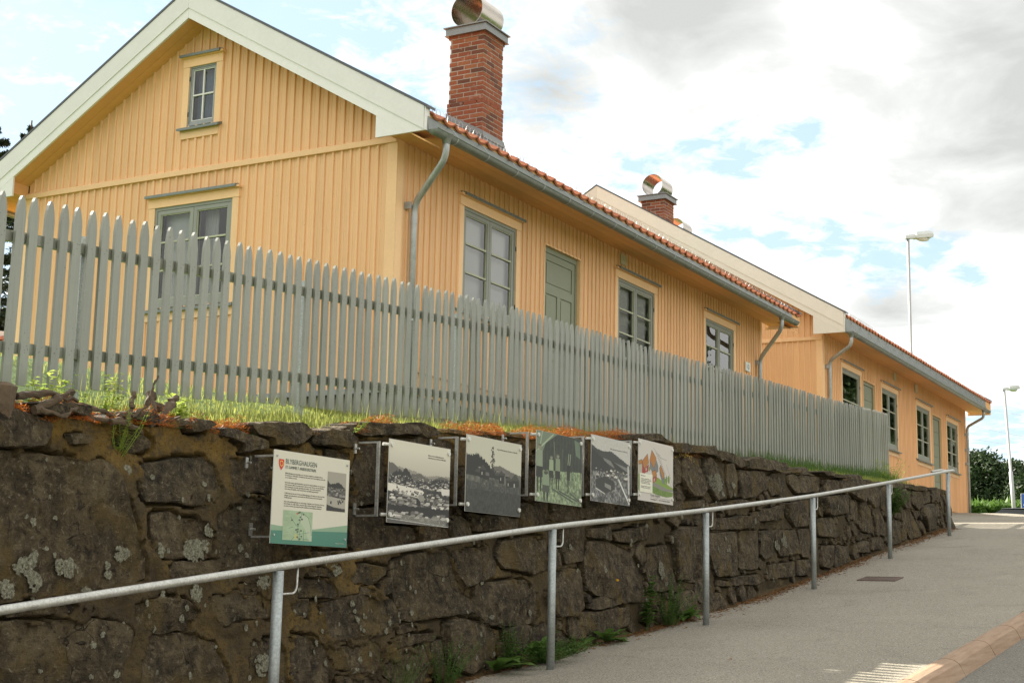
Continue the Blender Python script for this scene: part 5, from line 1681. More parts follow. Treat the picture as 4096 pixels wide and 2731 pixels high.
    for v_ in vents:
        mb = MB(); mb.box(v_[0], v_[1], y0-0.045, y0-0.024, v_[2], v_[3]); vo = build('vent', mb, 'vent_cream', h)
        for k in range(4):
            zz = v_[2]+(v_[3]-v_[2])*(k+0.6)/4.4
            mb = MB(); mb.prism([(y0-0.046, zz), (y0-0.060, zz-0.008), (y0-0.046, zz+0.018)], 'x', v_[0]+0.012, v_[1]-0.012); build('slat', mb, 'vent_cream', vo)
    for p_ in pipes: downpipe(h, *p_)
    for c_ in chims: chimney(h, *c_)
    return h

WK = dict(rows=3, sashes=2)
h1 = house('yellow_house', 'nearest yellow timber house with brick chimney, white barge boards and clay tile roof', 13.26, 25.57, 9.0, 14.94, 2.18, 0.584, 7.35, 7.083, 6.953, 5.075, 5.075, 12.92, 26.10, 3, 'white_paint',
    [(14.741, 16.075, 3.36, 4.645, dict(WK, inside='blind')), (19.216, 20.565, 3.36, 4.645, dict(WK, inside='upper')), (22.745, 24.09, 3.36, 4.645, dict(WK, inside='none'))],
    [(16.903, 17.966, 2.45, 4.635, False)],
    [(11.37, 12.62, 3.36, 4.648, dict(WK, inside='half', flip=True)), (11.745, 12.18, 5.665, 6.443, dict(rows=2, sashes=1, colsper=2, inside='blue', frame='grey_frame', putty='white_paint'))],
    [(19.28, 19.47, 4.87, 5.02)],
    [((13.215, 8.305, 4.96), (13.535, 8.915, 4.36), 2.1, 9.0, (4.33, 3.0)), ((24.75, 8.305, 4.96), (25.30, 8.915, 4.32), 2.2, 9.0, (4.24, 3.0)), ((13.2, 15.62, 4.96), (13.42, 15.02, 4.5), 2.1, 14.96, (4.3,))],
    [(18.52, 19.13, 11.0, 11.62, 6.55, 8.645, 0.584)], 2.45)
h2 = house('far_yellow_house', 'second yellow timber house farther up the street with cream barge boards', 29.4, 43.30, 9.0, 19.28, 2.3, 0.592, 9.224, 8.93, 8.80, 5.39, 5.49, 29.06, 44.12, 3, 'cream_paint',
    [(30.80, 32.2, 3.56, 4.96, dict(rows=2, sashes=1, inside='sill')), (34.06, 35.46, 3.56, 4.94, dict(WK, inside='none')), (37.42, 38.84, 3.56, 4.93, dict(WK, inside='none')), (40.84, 42.18, 3.56, 4.90, dict(WK, inside='none'))],
    [(32.5, 33.5, 2.5, 4.91, True), (39.22, 40.22, 2.45, 4.89, True)], [],
    [(35.15, 35.35, 5.27, 5.45), (37.26, 37.46, 5.24, 5.45)],
    [((29.20, 8.305, 5.37), (29.68, 8.915, 4.93), 1.8, 9.0, (4.8, 4.0)), ((42.55, 8.305, 5.37), (43.20, 8.915, 4.98), 2.5, 9.0, (4.75, 4.3, 3.9))],
    [(31.5, 32.09, 13.5, 14.11, 8.6, 9.47, 0.592, False, 0.27), (37.3, 37.9, 15.35, 15.95, 8.2, 9.95, 0.592, False, 0.27)], 2.42)
# house number plate
pl = thing('house_number_plate', (24.77, 8.96, 4.09), 'white enamel plate with the number 10 on the nearest yellow house', 'number plate')
mb = MB(); mb.box(24.655, 24.885, 8.955, 8.972, 4.01, 4.175)
build('plate', mb, 'plate_white', pl)
def text_mesh(name, txt, size, matn, parent, at, width=None, face='front', yscale=1.0, thick=0.0006, line=1.0, right=False, fit=True):
    cu = bpy.data.curves.new(name, 'FONT')
    cu.body = txt
    cu.size = size
    cu.space_line = line
    cu.resolution_u = 3
    cu.extrude = thick/2
    tmp = bpy.data.objects.new('tmp_text', cu)
    COL.objects.link(tmp)
    bpy.context.view_layer.update()
    me = bpy.data.meshes.new_from_object(tmp)
    bpy.data.objects.remove(tmp)
    n = len(me.vertices)
    co = np.zeros(n*3, dtype=np.float32); me.vertices.foreach_get('co', co); co = co.reshape(-1, 3)
    w = co[:, 0].max()-co[:, 0].min()
    sx = width/w if (width and fit) else 1.0
    x = (co[:, 0]-co[:, 0].min())*sx; z = co[:, 1]*yscale
    if right: x = x-x.max()
    out_ = np.stack([x, -co[:, 2], z], -1)
    me.vertices.foreach_set('co', out_.astype(np.float32).ravel())
    me.materials.clear(); me.materials.append(MATS[matn]); me.update()
    me.name = name
    return link(name, me, parent, at)
text_mesh('number', '10', 0.135, 'ink_black', pl, (24.705, 8.9545, 4.045), width=0.125)
mb = MB(); mb.tube([(24.77, 8.956, 4.164), (24.77, 8.950, 4.164)], 0.005, 8); mb.tube([(24.77, 8.956, 4.021), (24.77, 8.950, 4.021)], 0.005, 8)
build('screw', mb, 'dark_iron', pl)

# ------------------------------------------------------------------ printed panels on the wall
def upn(h, w, cell, seed, oct=4):
    yy, xx = np.mgrid[0:h, 0:w]
    return fbm(np.stack([xx/cell+seed*9.1, yy/cell, yy*0+seed], -1), oct, 0.6)
class Canvas:
    """small picture painted with polygons and noise; row 0 is the bottom"""
    def __init__(s, w, h, c=(1, 1, 1)):
        s.w, s.h = w, h
        s.a = np.ones((h, w, 3))*np.array(c)
        s.yy, s.xx = np.mgrid[0:h, 0:w]
        s.u = (s.xx+.5)/w; s.v = 1-(s.yy+.5)/h      # u right, v down, 0..1
    def mask(s, poly): return inpoly(s.u, s.v, poly)
    def poly(s, poly, c, al=1.0):
        m = s.mask(poly); s.a[m] = s.a[m]*(1-al)+np.array(c)*al
    def put(s, m, c): s.a[m] = np.array(c) if np.ndim(c) == 1 else c[m]
    def line(s, x0, y0, x1, y1, wd, c):
        d = pdist(s.u*s.w/s.h, s.v, [(x0*s.w/s.h, y0), (x1*s.w/s.h, y1)])
        s.a[d < wd] = np.array(c)
    def image(s, name):
        im = bpy.data.images.new(name, s.w, s.h)
        px_ = np.ones((s.h, s.w, 4), dtype=np.float32); px_[..., :3] = np.clip(s.a, 0, 1)
        im.pixels.foreach_set(px_.ravel())
        im.pack()
        m = bpy.data.materials.new(name); m.use_nodes = True
        t = m.node_tree; b = t.nodes['Principled BSDF']
        ti = N(t, 'ShaderNodeTexImage'); ti.image = im
        t.links.new(ti.outputs[0], b.inputs['Base Color'])
        b.inputs['Roughness'].default_value = 0.38
        MATS[name] = m
def ground_noise(cv, v0, lo, hi, cell, seed, contrast=1.0, power=1.0):
    n = upn(cv.h, cv.w, cell, seed, 5)*contrast
    g = np.clip(0.5+n, 0, 1)**power
    m = cv.v > v0
    col_ = lo+(hi-lo)*g[..., None]
    cv.a[m] = col_[m]
def hillm(cv, pts, seed, rough=0.02):
    us = [p[0] for p in pts]; vs_ = [p[1] for p in pts]
    line = np.interp(cv.u[0], us, vs_)+rough*upn(1, cv.w, 5, seed, 4)[0]
    return cv.v > line[None, :]
def blocks(cv, n, u0, u1, v0, v1, smin, smax, seed, lightroof=0.75, wall_=(0.25, 0.24, 0.23)):
    q = random.Random(seed)
    L = sorted([(q.uniform(v0, v1), q.uniform(u0, u1)) for _ in range(n)])
    for v, u in L:
        s_ = smin+(smax-smin)*((v-v0)/(v1-v0+1e-9))
        s_ *= q.uniform(.7, 1.3)
        g = q.uniform(0.5, 1.3)*lightroof; k = q.uniform(.5, 1.4)
        cv.poly([(u, v), (u+s_, v+s_*.1), (u+s_, v+s_*.7), (u, v+s_*.6)], tuple(min(1, x*k) for x in wall_))
        cv.poly([(u-s_*.1, v+s_*.05), (u+s_*.4, v-s_*.35), (u+s_*1.15, v-s_*.3), (u+s_*1.05, v+s_*.12)], (g*.8, g*.78, g*.74))
# 1: the hill over the river with timber yards
cv = Canvas(420, 300, (0.80, 0.78, 0.71))
cv.a *= (1-0.12*np.clip((cv.v-.1)/.3, 0, 1))[..., None]
cv.put(hillm(cv, [(0, .30), (.1, .31), (.25, .33), (.45, .36), (.6, .39), (.8, .37), (1, .36)], 1), (0.55, 0.53, 0.49))
cv.put(hillm(cv, [(0, .28), (.08, .29), (.15, .34), (.3, .40), (.5, .37), (.6, .42), (.75, .41), (.85, .37), (1, .40)], 2), (0.36, 0.35, 0.33))
cv.put(hillm(cv, [(0, .45), (.12, .38), (.17, .36), (.2, .38), (.25, .34), (.3, .335), (.35, .41), (.4, .48), (.7, .45), (.8, .41), (1, .42)], 3, .03), (0.15, 0.145, 0.14))
blocks(cv, 190, 0, 1, .42, .56, .014, .035, 4, .85)
cv.poly([(0, .53), (.3, .55), (.6, .58), (.6, .64), (.5, .68), (.2, .65), (0, .62)], (0.83, 0.81, 0.76))
blocks(cv, 20, 0, .6, .55, .64, .015, .03, 5, .3, (0.2, 0.2, 0.2))
cv.poly([(.85, .52), (1, .52), (1, .6), (.87, .6)], (0.80, 0.78, 0.74))
ground_noise(cv, .66, np.array([.10, .10, .095]), np.array([.58, .57, .53]), 9, 6, 1.5)
blocks(cv, 110, 0, 1, .60, .80, .03, .08, 7, .8)
cv.poly([(.45, .66), (.53, .62), (.60, .68), (.52, .72)], (.55, .54, .50)); cv.poly([(.45, .66), (.52, .72), (.52, .78), (.45, .76)], (.08, .08, .08)); cv.poly([(.57, .55), (.62, .55), (.62, .68), (.57, .66)], (.22, .21, .2))
m_ = (cv.v > .78+.03*upn(300, 420, 20, 8)) & (cv.v < .90)
cv.put(m_, (.09, .088, .085))
blocks(cv, 26, .0, .95, .86, .95, .06, .10, 9, .8)
cv.poly([(0, .93), (1, .98), (1, 1), (0, 1)], (.30, .29, .28))
for k in range(9): cv.line(.2, .895+.008*k, .95, .925+.008*k, .0025, (.55, .54, .5))
cv.line(.25, .64, .48, .67, .006, (.75, .73, .68)); cv.line(.0, .955, 1, 1.0, .004, (.7, .7, .67))
cv.image('print_river')
# 2: path up to wooden houses, lone young tree
cv = Canvas(420, 290, (0.74, 0.73, 0.66))
cv.put(hillm(cv, [(0, .60), (.5, .36), (.6, .34), (.8, .40), (1, .44)], 11, .015), (0.38, 0.37, 0.34))
cv.put(hillm(cv, [(0, .26), (.1, .25), (.2, .22), (.26, .28), (.35, .31), (.45, .42), (.6, .50), (1, .6)], 12, .045), (0.10, 0.10, 0.098))
ground_noise(cv, .52, np.array([.16, .165, .155]), np.array([.45, .45, .41]), 14, 13, .8)
blocks(cv, 12, .05, .75, .40, .50, .05, .10, 14, .5, (.14, .14, .13))
for (u, v, s_) in ((.24, .42, .10), (.58, .46, .10), (.82, .50, .14), (.72, .52, .10)):
    cv.poly([(u, v), (u+s_, v), (u+s_, v+s_*1.2), (u, v+s_*1.2)], (.10, .10, .095)); cv.poly([(u-s_*.15, v+s_*.1), (u+s_*.5, v-s_*.6), (u+s_*1.15, v+s_*.1)], (.22, .22, .20))
    cv.poly([(u+s_*.3, v+s_*.4), (u+s_*.45, v+s_*.4), (u+s_*.45, v+s_*.8), (u+s_*.3, v+s_*.8)], (.65, .64, .6))
m_ = (cv.v > .58+.05*np.sin(cv.u*3)+.02*upn(290, 420, 12, 15)); n_ = upn(290, 420, 8, 16, 5)
cv.put(m_, (np.array([.24, .245, .23])+.16*n_[..., None]))
m_ = (cv.v > .70) ; cv.a[m_] *= 0.75
cv.line(.46, .16, .47, .62, .006, (.12, .12, .11))
q = random.Random(4)
for k in range(70):
    v = q.uniform(.10, .5); u = .46+q.gauss(0, .012+.04*(v-.1)); r = q.uniform(.006, .014)
    cv.poly([(u-r, v), (u, v-r*1.6), (u+r, v), (u, v+r*1.6)], (.14, .14, .125))
cv.image('print_path')
# 3: children standing before a timber shed, greenish print
cv = Canvas(420, 290, (0.16, 0.19, 0.155))
n_ = upn(290, 420, 14, 21, 5)
cv.a *= (1+.5*np.sin(cv.u*90)[..., None]*.25+.4*n_[..., None])
cv.poly([(0, 0), (.45, 0), (.2, .16), (.1, .35), (0, .45)], (.42, .47, .39))
cv.line(.0, .3, .35, .02, .012, (.62, .68, .56)); cv.line(.12, .0, .06, .3, .012, (.6, .66, .55))
cv.poly([(.82, .03), (.95, .06), (.96, .30), (.86, .26)], (.36, .43, .35))
m_ = cv.v > (.56-.06*cv.u+.02*n_)
g_ = np.clip(.5+upn(290, 420, 10, 22, 5)*1.1, 0, 1)[..., None]
cv.put(m_, np.array([.30, .35, .26])+np.array([.32, .34, .27])*g_)
def child(u, v0, v1, wd, shirt, pants, hair=(.5, .5, .42)):
    hh = v1-v0
    cv.poly([(u-wd*.5, v0+hh*.14), (u+wd*.5, v0+hh*.14), (u+wd*.55, v0+hh*.5), (u-wd*.55, v0+hh*.5)], shirt)
    cv.poly([(u-wd*.55, v0+hh*.48), (u+wd*.55, v0+hh*.48), (u+wd*.6, v0+hh*.70), (u-wd*.6, v0+hh*.70)], pants)
    cv.poly([(u-wd*.42, v0+hh*.70), (u-wd*.12, v0+hh*.70), (u-wd*.15, v1), (u-wd*.35, v1)], (.12, .13, .11))
    cv.poly([(u+wd*.12, v0+hh*.70), (u+wd*.42, v0+hh*.70), (u+wd*.35, v1), (u+wd*.15, v1)], (.12, .13, .11))
    r = wd*.36
    cv.poly([(u+r*math.cos(a)*.9, v0+hh*.07+hh*.065*math.sin(a)) for a in np.linspace(0, 6.28, 13)], hair)
    cv.poly([(u+r*math.cos(a)*.9, v0+hh*.05+hh*.04*math.sin(a)) for a in np.linspace(3.14, 6.28, 8)], (.35, .35, .28))
child(.07, .18, .86, .12, (.50, .55, .46), (.10, .11, .09)); child(.32, .32, .78, .085, (.55, .60, .48), (.13, .14, .12)); child(.46, .28, .80, .095, (.48, .52, .42), (.10, .11, .10))
child(.21, .55, .99, .13, (.48, .54, .44), (.25, .28, .23), (.2, .2, .17))
for u in (.70, .74): cv.line(u, .26, u-.02, .44, .010, (.55, .6, .5))
cv.poly([(.665, .42), (.735, .42), (.73, .64), (.66, .64)], (.10, .11, .10)); cv.line(.68, .64, .64, .82, .006, (.3, .33, .27)); cv.line(.72, .70, .80, .82, .006, (.3, .33, .27)); cv.line(.69, .64, .69, .82, .018, (.14, .15, .13))
cv.line(.37, .12, .40, .36, .005, (.55, .58, .48)); cv.line(.55, .2, .55, .58, .004, (.5, .5, .42))
for (u0, v0, u1, v1) in ((.35, .8, .8, .95), (.5, .82, .9, .93), (.74, .83, 1, .95)): cv.line(u0, v0, u1, v1, .012, (.24, .28, .22))
cv.image('print_children')
# 4: village slope seen from above
cv = Canvas(420, 290, (0.72, 0.71, 0.68))
cv.put(hillm(cv, [(0, .15), (.15, .20), (.3, .22), (.5, .2), (.7, .27), (1, .37)], 31, .015), (.20, .20, .20))
cv.poly([(.3, .32), (1, .42), (1, .50), (.55, .44), (.3, .36)], (.45, .45, .44)); cv.poly([(.45, .32), (1, .50), (1, .54), (.6, .45)], (.15, .15, .15))
ground_noise(cv, .52, np.array([.13, .13, .13]), np.array([.58, .58, .57]), 10, 33, 1.1)
cv.put(hillm(cv, [(0, .2), (.15, .28), (.35, .36), (.5, .48), (.55, .62), (1, .62)], 34, .03) & (cv.v < .55+.05*upn(290, 420, 20, 35)), (.13, .13, .135))
blocks(cv, 26, .05, .9, .48, .60, .04, .07, 36, .9)
cv.poly([(.12, .66), (.35, .60), (.58, .66), (.60, .78), (.35, .86), (.12, .80)], (.15, .15, .15)); cv.poly([(.34, .70), (.50, .73), (.50, .80), (.34, .76)], (.5, .5, .48)); cv.line(.12, .80, .35, .87, .008, (.75, .75, .72))
cv.line(.7, .62, .98, .97, .018, (.82, .82, .80)); cv.line(.95, .4, .97, .8, .03, (.70, .70, .69))
n_ = upn(290, 420, 4, 37, 3); cv.a += .07*n_[..., None]
cv.image('print_village')
# 5: coloured pen and wash drawing of houses on a slope
cv = Canvas(400, 290, (0.77, 0.74, 0.71))
GR = (.45, .56, .16); OR = (.66, .42, .12); GY = (.42, .43, .43); RD = (.58, .16, .10)
cv.poly([(0, .55), (.3, .56), (.55, .58), (.8, .66), (1, .72), (1, .78), (.7, .76), (.4, .70), (0, .66)], GR)
m_ = cv.mask([(0, .66), (.4, .72), (.7, .78), (1, .79), (.98, .86), (.8, .89), (.5, .87), (.3, .83), (.1, .86), (0, .84)])
cv.put(m_, np.array([.36, .47, .12])+.12*upn(290, 400, 6, 41)[..., None])
cv.poly([(.3, .66), (.5, .68), (.8, .74), (1, .745), (1, .78), (.7, .79), (.4, .73)], (.48, .47, .43))
for roof, wl, wc in (([(.1, .36), (.25, .22), (.29, .36), (.16, .48)], [(.1, .36), (.16, .48), (.29, .38), (.28, .50), (.14, .60), (.10, .56)], RD),
                     ([(.31, .32), (.37, .14), (.50, .26), (.44, .44)], [(.31, .32), (.44, .44), (.50, .28), (.56, .38), (.56, .48), (.42, .54), (.31, .44)], GY),
                     ([(.37, .50), (.48, .46), (.52, .54), (.42, .60)], [(.37, .58), (.42, .60), (.52, .55), (.51, .64), (.42, .68), (.37, .66)], RD),
                     ([(.59, .42), (.63, .36), (.74, .50), (.70, .60)], [(.59, .42), (.70, .60), (.74, .52), (.77, .68), (.68, .66), (.60, .52)], GY),
                     ([(-.02, .37), (.1, .33), (.1, .40), (.0, .42)], [(0, .42), (.1, .38), (.1, .56), (0, .58)], (.66, .63, .56))):
    cv.poly(wl, wc); cv.poly(roof, OR)
    for a_, b_ in zip(roof, roof[1:]+roof[:1]): cv.line(*a_, *b_, .0035, (.20, .18, .15))
cv.poly([(.14, .58), (.22, .52), (.34, .56), (.34, .62), (.14, .62)], (.72, .71, .67))
for (u, v) in ((.2, .46), (.22, .45), (.45, .60), (.43, .61)): cv.poly([(u, v), (u+.012, v), (u+.012, v+.05), (u, v+.05)], (.75, .73, .68))
for (u, v, r) in ((.80, .60, .05), (.87, .58, .05), (.75, .62, .04), (.31, .46, .03)): cv.poly([(u+r*math.cos(a)*.6, v+r*math.sin(a)*1.4) for a in np.linspace(0, 6.28, 12)], (.38, .50, .14))
for k in range(12): cv.line(.50+.02*k, .18+.035*k, .62+.015*k, .20+.035*k, .0025, (.40, .39, .38))
cv.line(.42, .1, .62, .24, .003, (.35, .34, .33)); cv.line(.62, .24, .80, .26, .003, (.35, .34, .33)); cv.line(.80, .34, 1, .68, .003, (.35, .34, .33)); cv.line(.48, .16, .98, .72, .003, (.35, .34, .33))
cv.image('print_drawing')
# the small map and landscape on the information panel
cv = Canvas(220, 220, (0.60, 0.68, 0.55))
cv.a += .05*upn(220, 220, 30, 51)[..., None]
cv.poly([(.55, .1), (.85, .2), (1, .6), (1, 1), (.9, 1), (.75, .6), (.6, .4)], (.68, .72, .62))
q = random.Random(9)
for (a_) in (((.25, .22), (.45, .5), (.55, .5)), ((.62, .03), (.60, .3), (.5, .52), (.58, .75), (.55, 1)), ((.62, .03), (.85, .2), (.95, .5), (.98, .8)), ((.3, 1), (.5, .75)), ((.2, .6), (.35, .55)), ((.5, .8), (.9, .7)), ((.4, .9), (.9, .95)), ((.7, .65), (.72, 1))):
    for p_, q_ in zip(a_[:-1], a_[1:]): cv.line(*p_, *q_, .007, (.33, .46, .38))
cv.poly([(.40, .78), (.50, .78), (.50, .95), (.40, .95)], (.70, .69, .45))
for (u, v) in ((.52, .06), (.56, .04), (.68, .1), (.58, .2), (.55, .30), (.64, .27), (.30, .32), (.5, .45), (.45, .64), (.5, .62), (.5, .70), (.62, .66), (.50, .88), (.64, .85), (.58, .95)):
    m_ = np.hypot(cv.u-u, cv.v-v); cv.a[(m_ < .028) & (m_ > .010)] = (.05, .05, .05)
m_ = np.hypot(cv.u-.47, cv.v-.09); cv.a[(m_ < .028) & (m_ > .010)] = (.7, .2, .12)
for k in range(22): cv.line(.03, .06+.04*k, .12+.04*((k*7) % 3), .06+.04*k, .004, (.45, .54, .44))
cv.image('print_map')
cv = Canvas(120, 200, (0.60, 0.58, 0.53))
cv.put(hillm(cv, [(0, .22), (.2, .33), (.4, .30), (.6, .25), (.8, .32), (1, .42)], 61, .04), (.13, .12, .11))
ground_noise(cv, .40, np.array([.10, .095, .09]), np.array([.45, .43, .40]), 7, 62, 1.4)
blocks(cv, 30, 0, .9, .40, .62, .06, .14, 63, .6)
cv.poly([(0, .62), (1, .68), (1, .92), (.4, .90), (0, .84)], (.62, .60, .55))
blocks(cv, 8, 0, .9, .66, .8, .05, .08, 64, .3)
cv.poly([(0, .88), (.4, .90), (1, .95), (1, 1), (0, 1)], (.16, .15, .14))
cv.image('print_small_photo')

def picture(name, matn, parent, x0, x1, z0, z1, y):
    me = bpy.data.meshes.new(name)
    me.from_pydata([(x0, y, z0), (x1, y, z0), (x1, y, z1), (x0, y, z1)], [], [(0, 1, 2, 3)])
    uv = me.uv_layers.new(name='UVMap')
    for i_, c_ in enumerate(((0, 0), (1, 0), (1, 1), (0, 1))): uv.data[i_].uv = c_
    me.materials.append(MATS[matn])
    return link(name, me, parent, (0, 0, 0))
PY = 5.31
KS = 5.31/5.20
def panel(nm, label, x0, x1, z0, z1, picmat, first=False, tex=None):
    """a sheet held off the wall by a bent steel bracket at each side"""
    g = thing(nm, ((x0+x1)/2, PY, z0), label, 'sign', 'printed panels on the stone wall')
    mb = MB(); mb.box(x0, x1, PY, PY+0.004, z0, z1)
    pn = build('panel', mb, 'panel_edge', g)
    if picmat: picture('print', picmat, pn, x0+0.001, x1-0.001, z0+0.001, z1-0.001, PY-0.0008)
    for side, xx in ((0, x0+0.012), (1, x1-0.03)):
        mb = MB()
        yb = PY+0.045; ywall = 5.53
        s_ = 0.0075
        zt_, zb_ = z1-0.02, z0+0.035
        if side == 0: xx = x0-0.030 if not first else x0+0.10
        mb.box(xx-s_*.8, xx+s_*.8, yb+.008, yb+0.030, zb_, zt_)
        mb.box(xx-s_*.8, xx+s_*.8, yb+0.030, ywall, zt_-0.012, zt_)
        mb.box(xx-s_*.8, xx+s_*.8, yb+0.030, ywall, zb_, zb_+0.012)
        bw = 0.05
        for zz, dz in ((zt_, -1), (zb_+0.012, 1)):
            yq = min(surf_y(xx, zz-0.03*1), 5.6)-0.004
            a_, b2 = sorted((zz-0.012 if dz < 0 else zz, zz+dz*0.075))
            mb.box(xx-0.012, xx+0.012, yq-0.006, yq+0.004, a_, b2)
            mb.tube([(xx, yq+0.01, (a_+b2)/2), (xx, yq-0.035, (a_+b2)/2)], 0.007, 8)
        build('bracket', mb, 'galvanised_rail', g)
    offs = (0.028, 0.030)
    for (bx, bz) in ((x0+offs[0], z1-0.035), (x1-offs[0], z1-0.035), (x0+offs[0], z0+0.05), (x1-offs[0], z0+0.05)):
        mb = MB()
        if first:
            mb.tube([(bx, PY-0.001, bz), (bx, PY-0.008, bz)], 0.0065, 10)
        else:
            mb.tube([(bx, PY-0.001, bz), (bx, PY-0.012, bz)], [0.0165, 0.0150], 18)
            mb.tube([(bx-0.035 if bx < (x0+x1)/2 else bx, PY+0.046, bz), (bx, PY+0.028, bz), (bx, PY+0.005, bz)], 0.011, 12)
        o = build('bolt', mb, 'zinc_pipe' if first else 'panel_edge', g)
    return g, pn
g1, pn1 = panel('info_panel', 'cream and green information panel with the red shield and the heading BLYBERGHAUGEN', 6.53*KS, 7.27*KS, 0.235*KS, 0.766*KS, None, True)
x0, x1, z0, z1 = 6.53*KS, 7.27*KS, 0.235*KS, 0.766*KS
def flat(name, poly, matn, parent, y):
    mb = MB(); mb.add([(x0+(x1-x0)*u, y, z1-(z1-z0)*v) for u, v in poly], [tuple(range(len(poly)))])
    return build(name, mb, matn, parent)
simple('green_light', (0.235, 0.36, 0.235), 0.4, var=0.03); simple('green_dark', (0.055, 0.19, 0.135), 0.4, var=0.03); simple('panel_cream', (0.58, 0.55, 0.45), 0.38, var=0.03)
flat('ground_print', [(0.001, .001), (.999, .001), (.999, .999), (.001, .999)], 'panel_cream', pn1, PY-0.0006)
flat('green_band', [(0.001, .80), (.30, .825), (.55, .82), (1-.001, .745), (.999, .84), (.001, .87)], 'green_light', pn1, PY-0.0010)
flat('green_band', [(0.001, .862), (.999, .825), (.999, .999), (.001, .999)], 'green_dark', pn1, PY-0.0014)
picture('map_print', 'print_map', pn1, x0+(x1-x0)*.145, x0+(x1-x0)*.52, z1-(z1-z0)*.955, z1-(z1-z0)*.635, PY-0.0020)
picture('photo_print', 'print_small_photo', pn1, x0+(x1-x0)*.70, x0+(x1-x0)*.955, z1-(z1-z0)*.60, z1-(z1-z0)*.16, PY-0.0018)
sh = [(.062, .095), (.125, .095), (.127, .13), (.122, .165), (.11, .19), (.0935, .215), (.077, .19), (.065, .165), (.060, .13)]
flat('shield', sh, 'shield_red', pn1, PY-0.0020)
mb = MB(); n = 28; cx_, cz_ = x0+(x1-x0)*.0935, z1-(z1-z0)*.142
vs = [(cx_+r*math.cos(2*math.pi*k/n), PY-0.0026, cz_+r*math.sin(2*math.pi*k/n)) for r in (0.0165, 0.0125) for k in range(n)]
mb.add(vs, [(k, (k+1) % n, n+(k+1) % n, n+k) for k in range(n)]); build('shield_ring', mb, 'shield_gold', pn1)
text_mesh('heading', 'BLYBERGHAUGEN', 0.041, 'ink_green', pn1, (x0+.148*(x1-x0), PY-0.0018, z1-.136*(z1-z0)), width=.40*(x1-x0))
text_mesh('subheading', 'ET GAMMELT ARBEIDERSTRØK', 0.024, 'ink_green', pn1, (x0+.148*(x1-x0), PY-0.0018, z1-.188*(z1-z0)), width=.395*(x1-x0))
BT = ['Blyberghaugen var sannsynlig et av de eldste uregulerte arbeiderstrøkene\nfra slutten av 1700-tallet. Området har fått navn etter Peter Blyberg, som eide\nen av møllene i fossen.',
      'Her bodde mange sagbruksarbeidere seg ned. En vanlig familiehytte var satt opp av\nsaftet tømmer, oftest i én etasje med to eller tre rom. Husene var uten kledning\nbåde utvendig og innvendig, og hadde små vinduer. Grua midt i stua kunne\nvære eneste varmekilde, men de med bedre råd skaffet seg jernovner.',
      'I 1880 skal det ha vært 25 hus på Blyberghaugen. De fleste av disse har blitt\npåbygd og modernisert, men stedet har likevel bevart noe av det gamle\nsmåhuspreget.',
      'Blant folk på Blyberghaugen var det mange originaler som Gutterhau Hans og\nKirre Marja. De solgte kaker, som ble solgt rundt på Ringerike. Ingenting\nvar nok så som så, og mange foreldre mislikte at barna kjøpte søtsakene.']
for tx, v in zip(BT, (.245, .345, .46, .55)):
    nl = tx.count('\n')+1
    text_mesh('body_text', tx, 0.0108, 'ink_grey', pn1, (x0+.148*(x1-x0), PY-0.0016, z1-v*(z1-z0)), width=.52*(x1-x0), line=1.15)
text_mesh('small_text', 'www.ringerike.kommune.no', 0.008, 'panel_cream', pn1, (x0+.84*(x1-x0), PY-0.0022, z1-.962*(z1-z0)), width=.12*(x1-x0))
P = [('photo_panel', 'grey photo panel of a town on a river, beside the cream information panel', 7.695, 8.445, 0.412, 0.945, 'print_river', 'Bildet er tatt mot Blyberghaugen fra\nteglverkstomten på slutten av 1800-tallet', .62),
     ('photo_panel', 'dark photo panel of a grassy path, wooden houses and one thin young tree', 8.656, 9.455, 0.537, 1.073, 'print_path', 'Motiv fra Blyberghaugen på slutten av 1800-tallet', .54),
     ('photo_panel', 'greenish photo panel of children standing in front of a timber shed', 9.687, 10.47, 0.673, 1.213, 'print_children', None, 0),
     ('photo_panel', 'grey photo panel of a village slope with a pale path at its lower right', 10.64, 11.405, 0.735, 1.278, 'print_village', 'Blyberghaugen fotografert i 1920-årene', .47),
     ('drawing_panel', 'white panel with a coloured drawing of orange roofed houses and green grass', 11.58, 12.357, 0.80, 1.338, 'print_drawing', None, 0)]
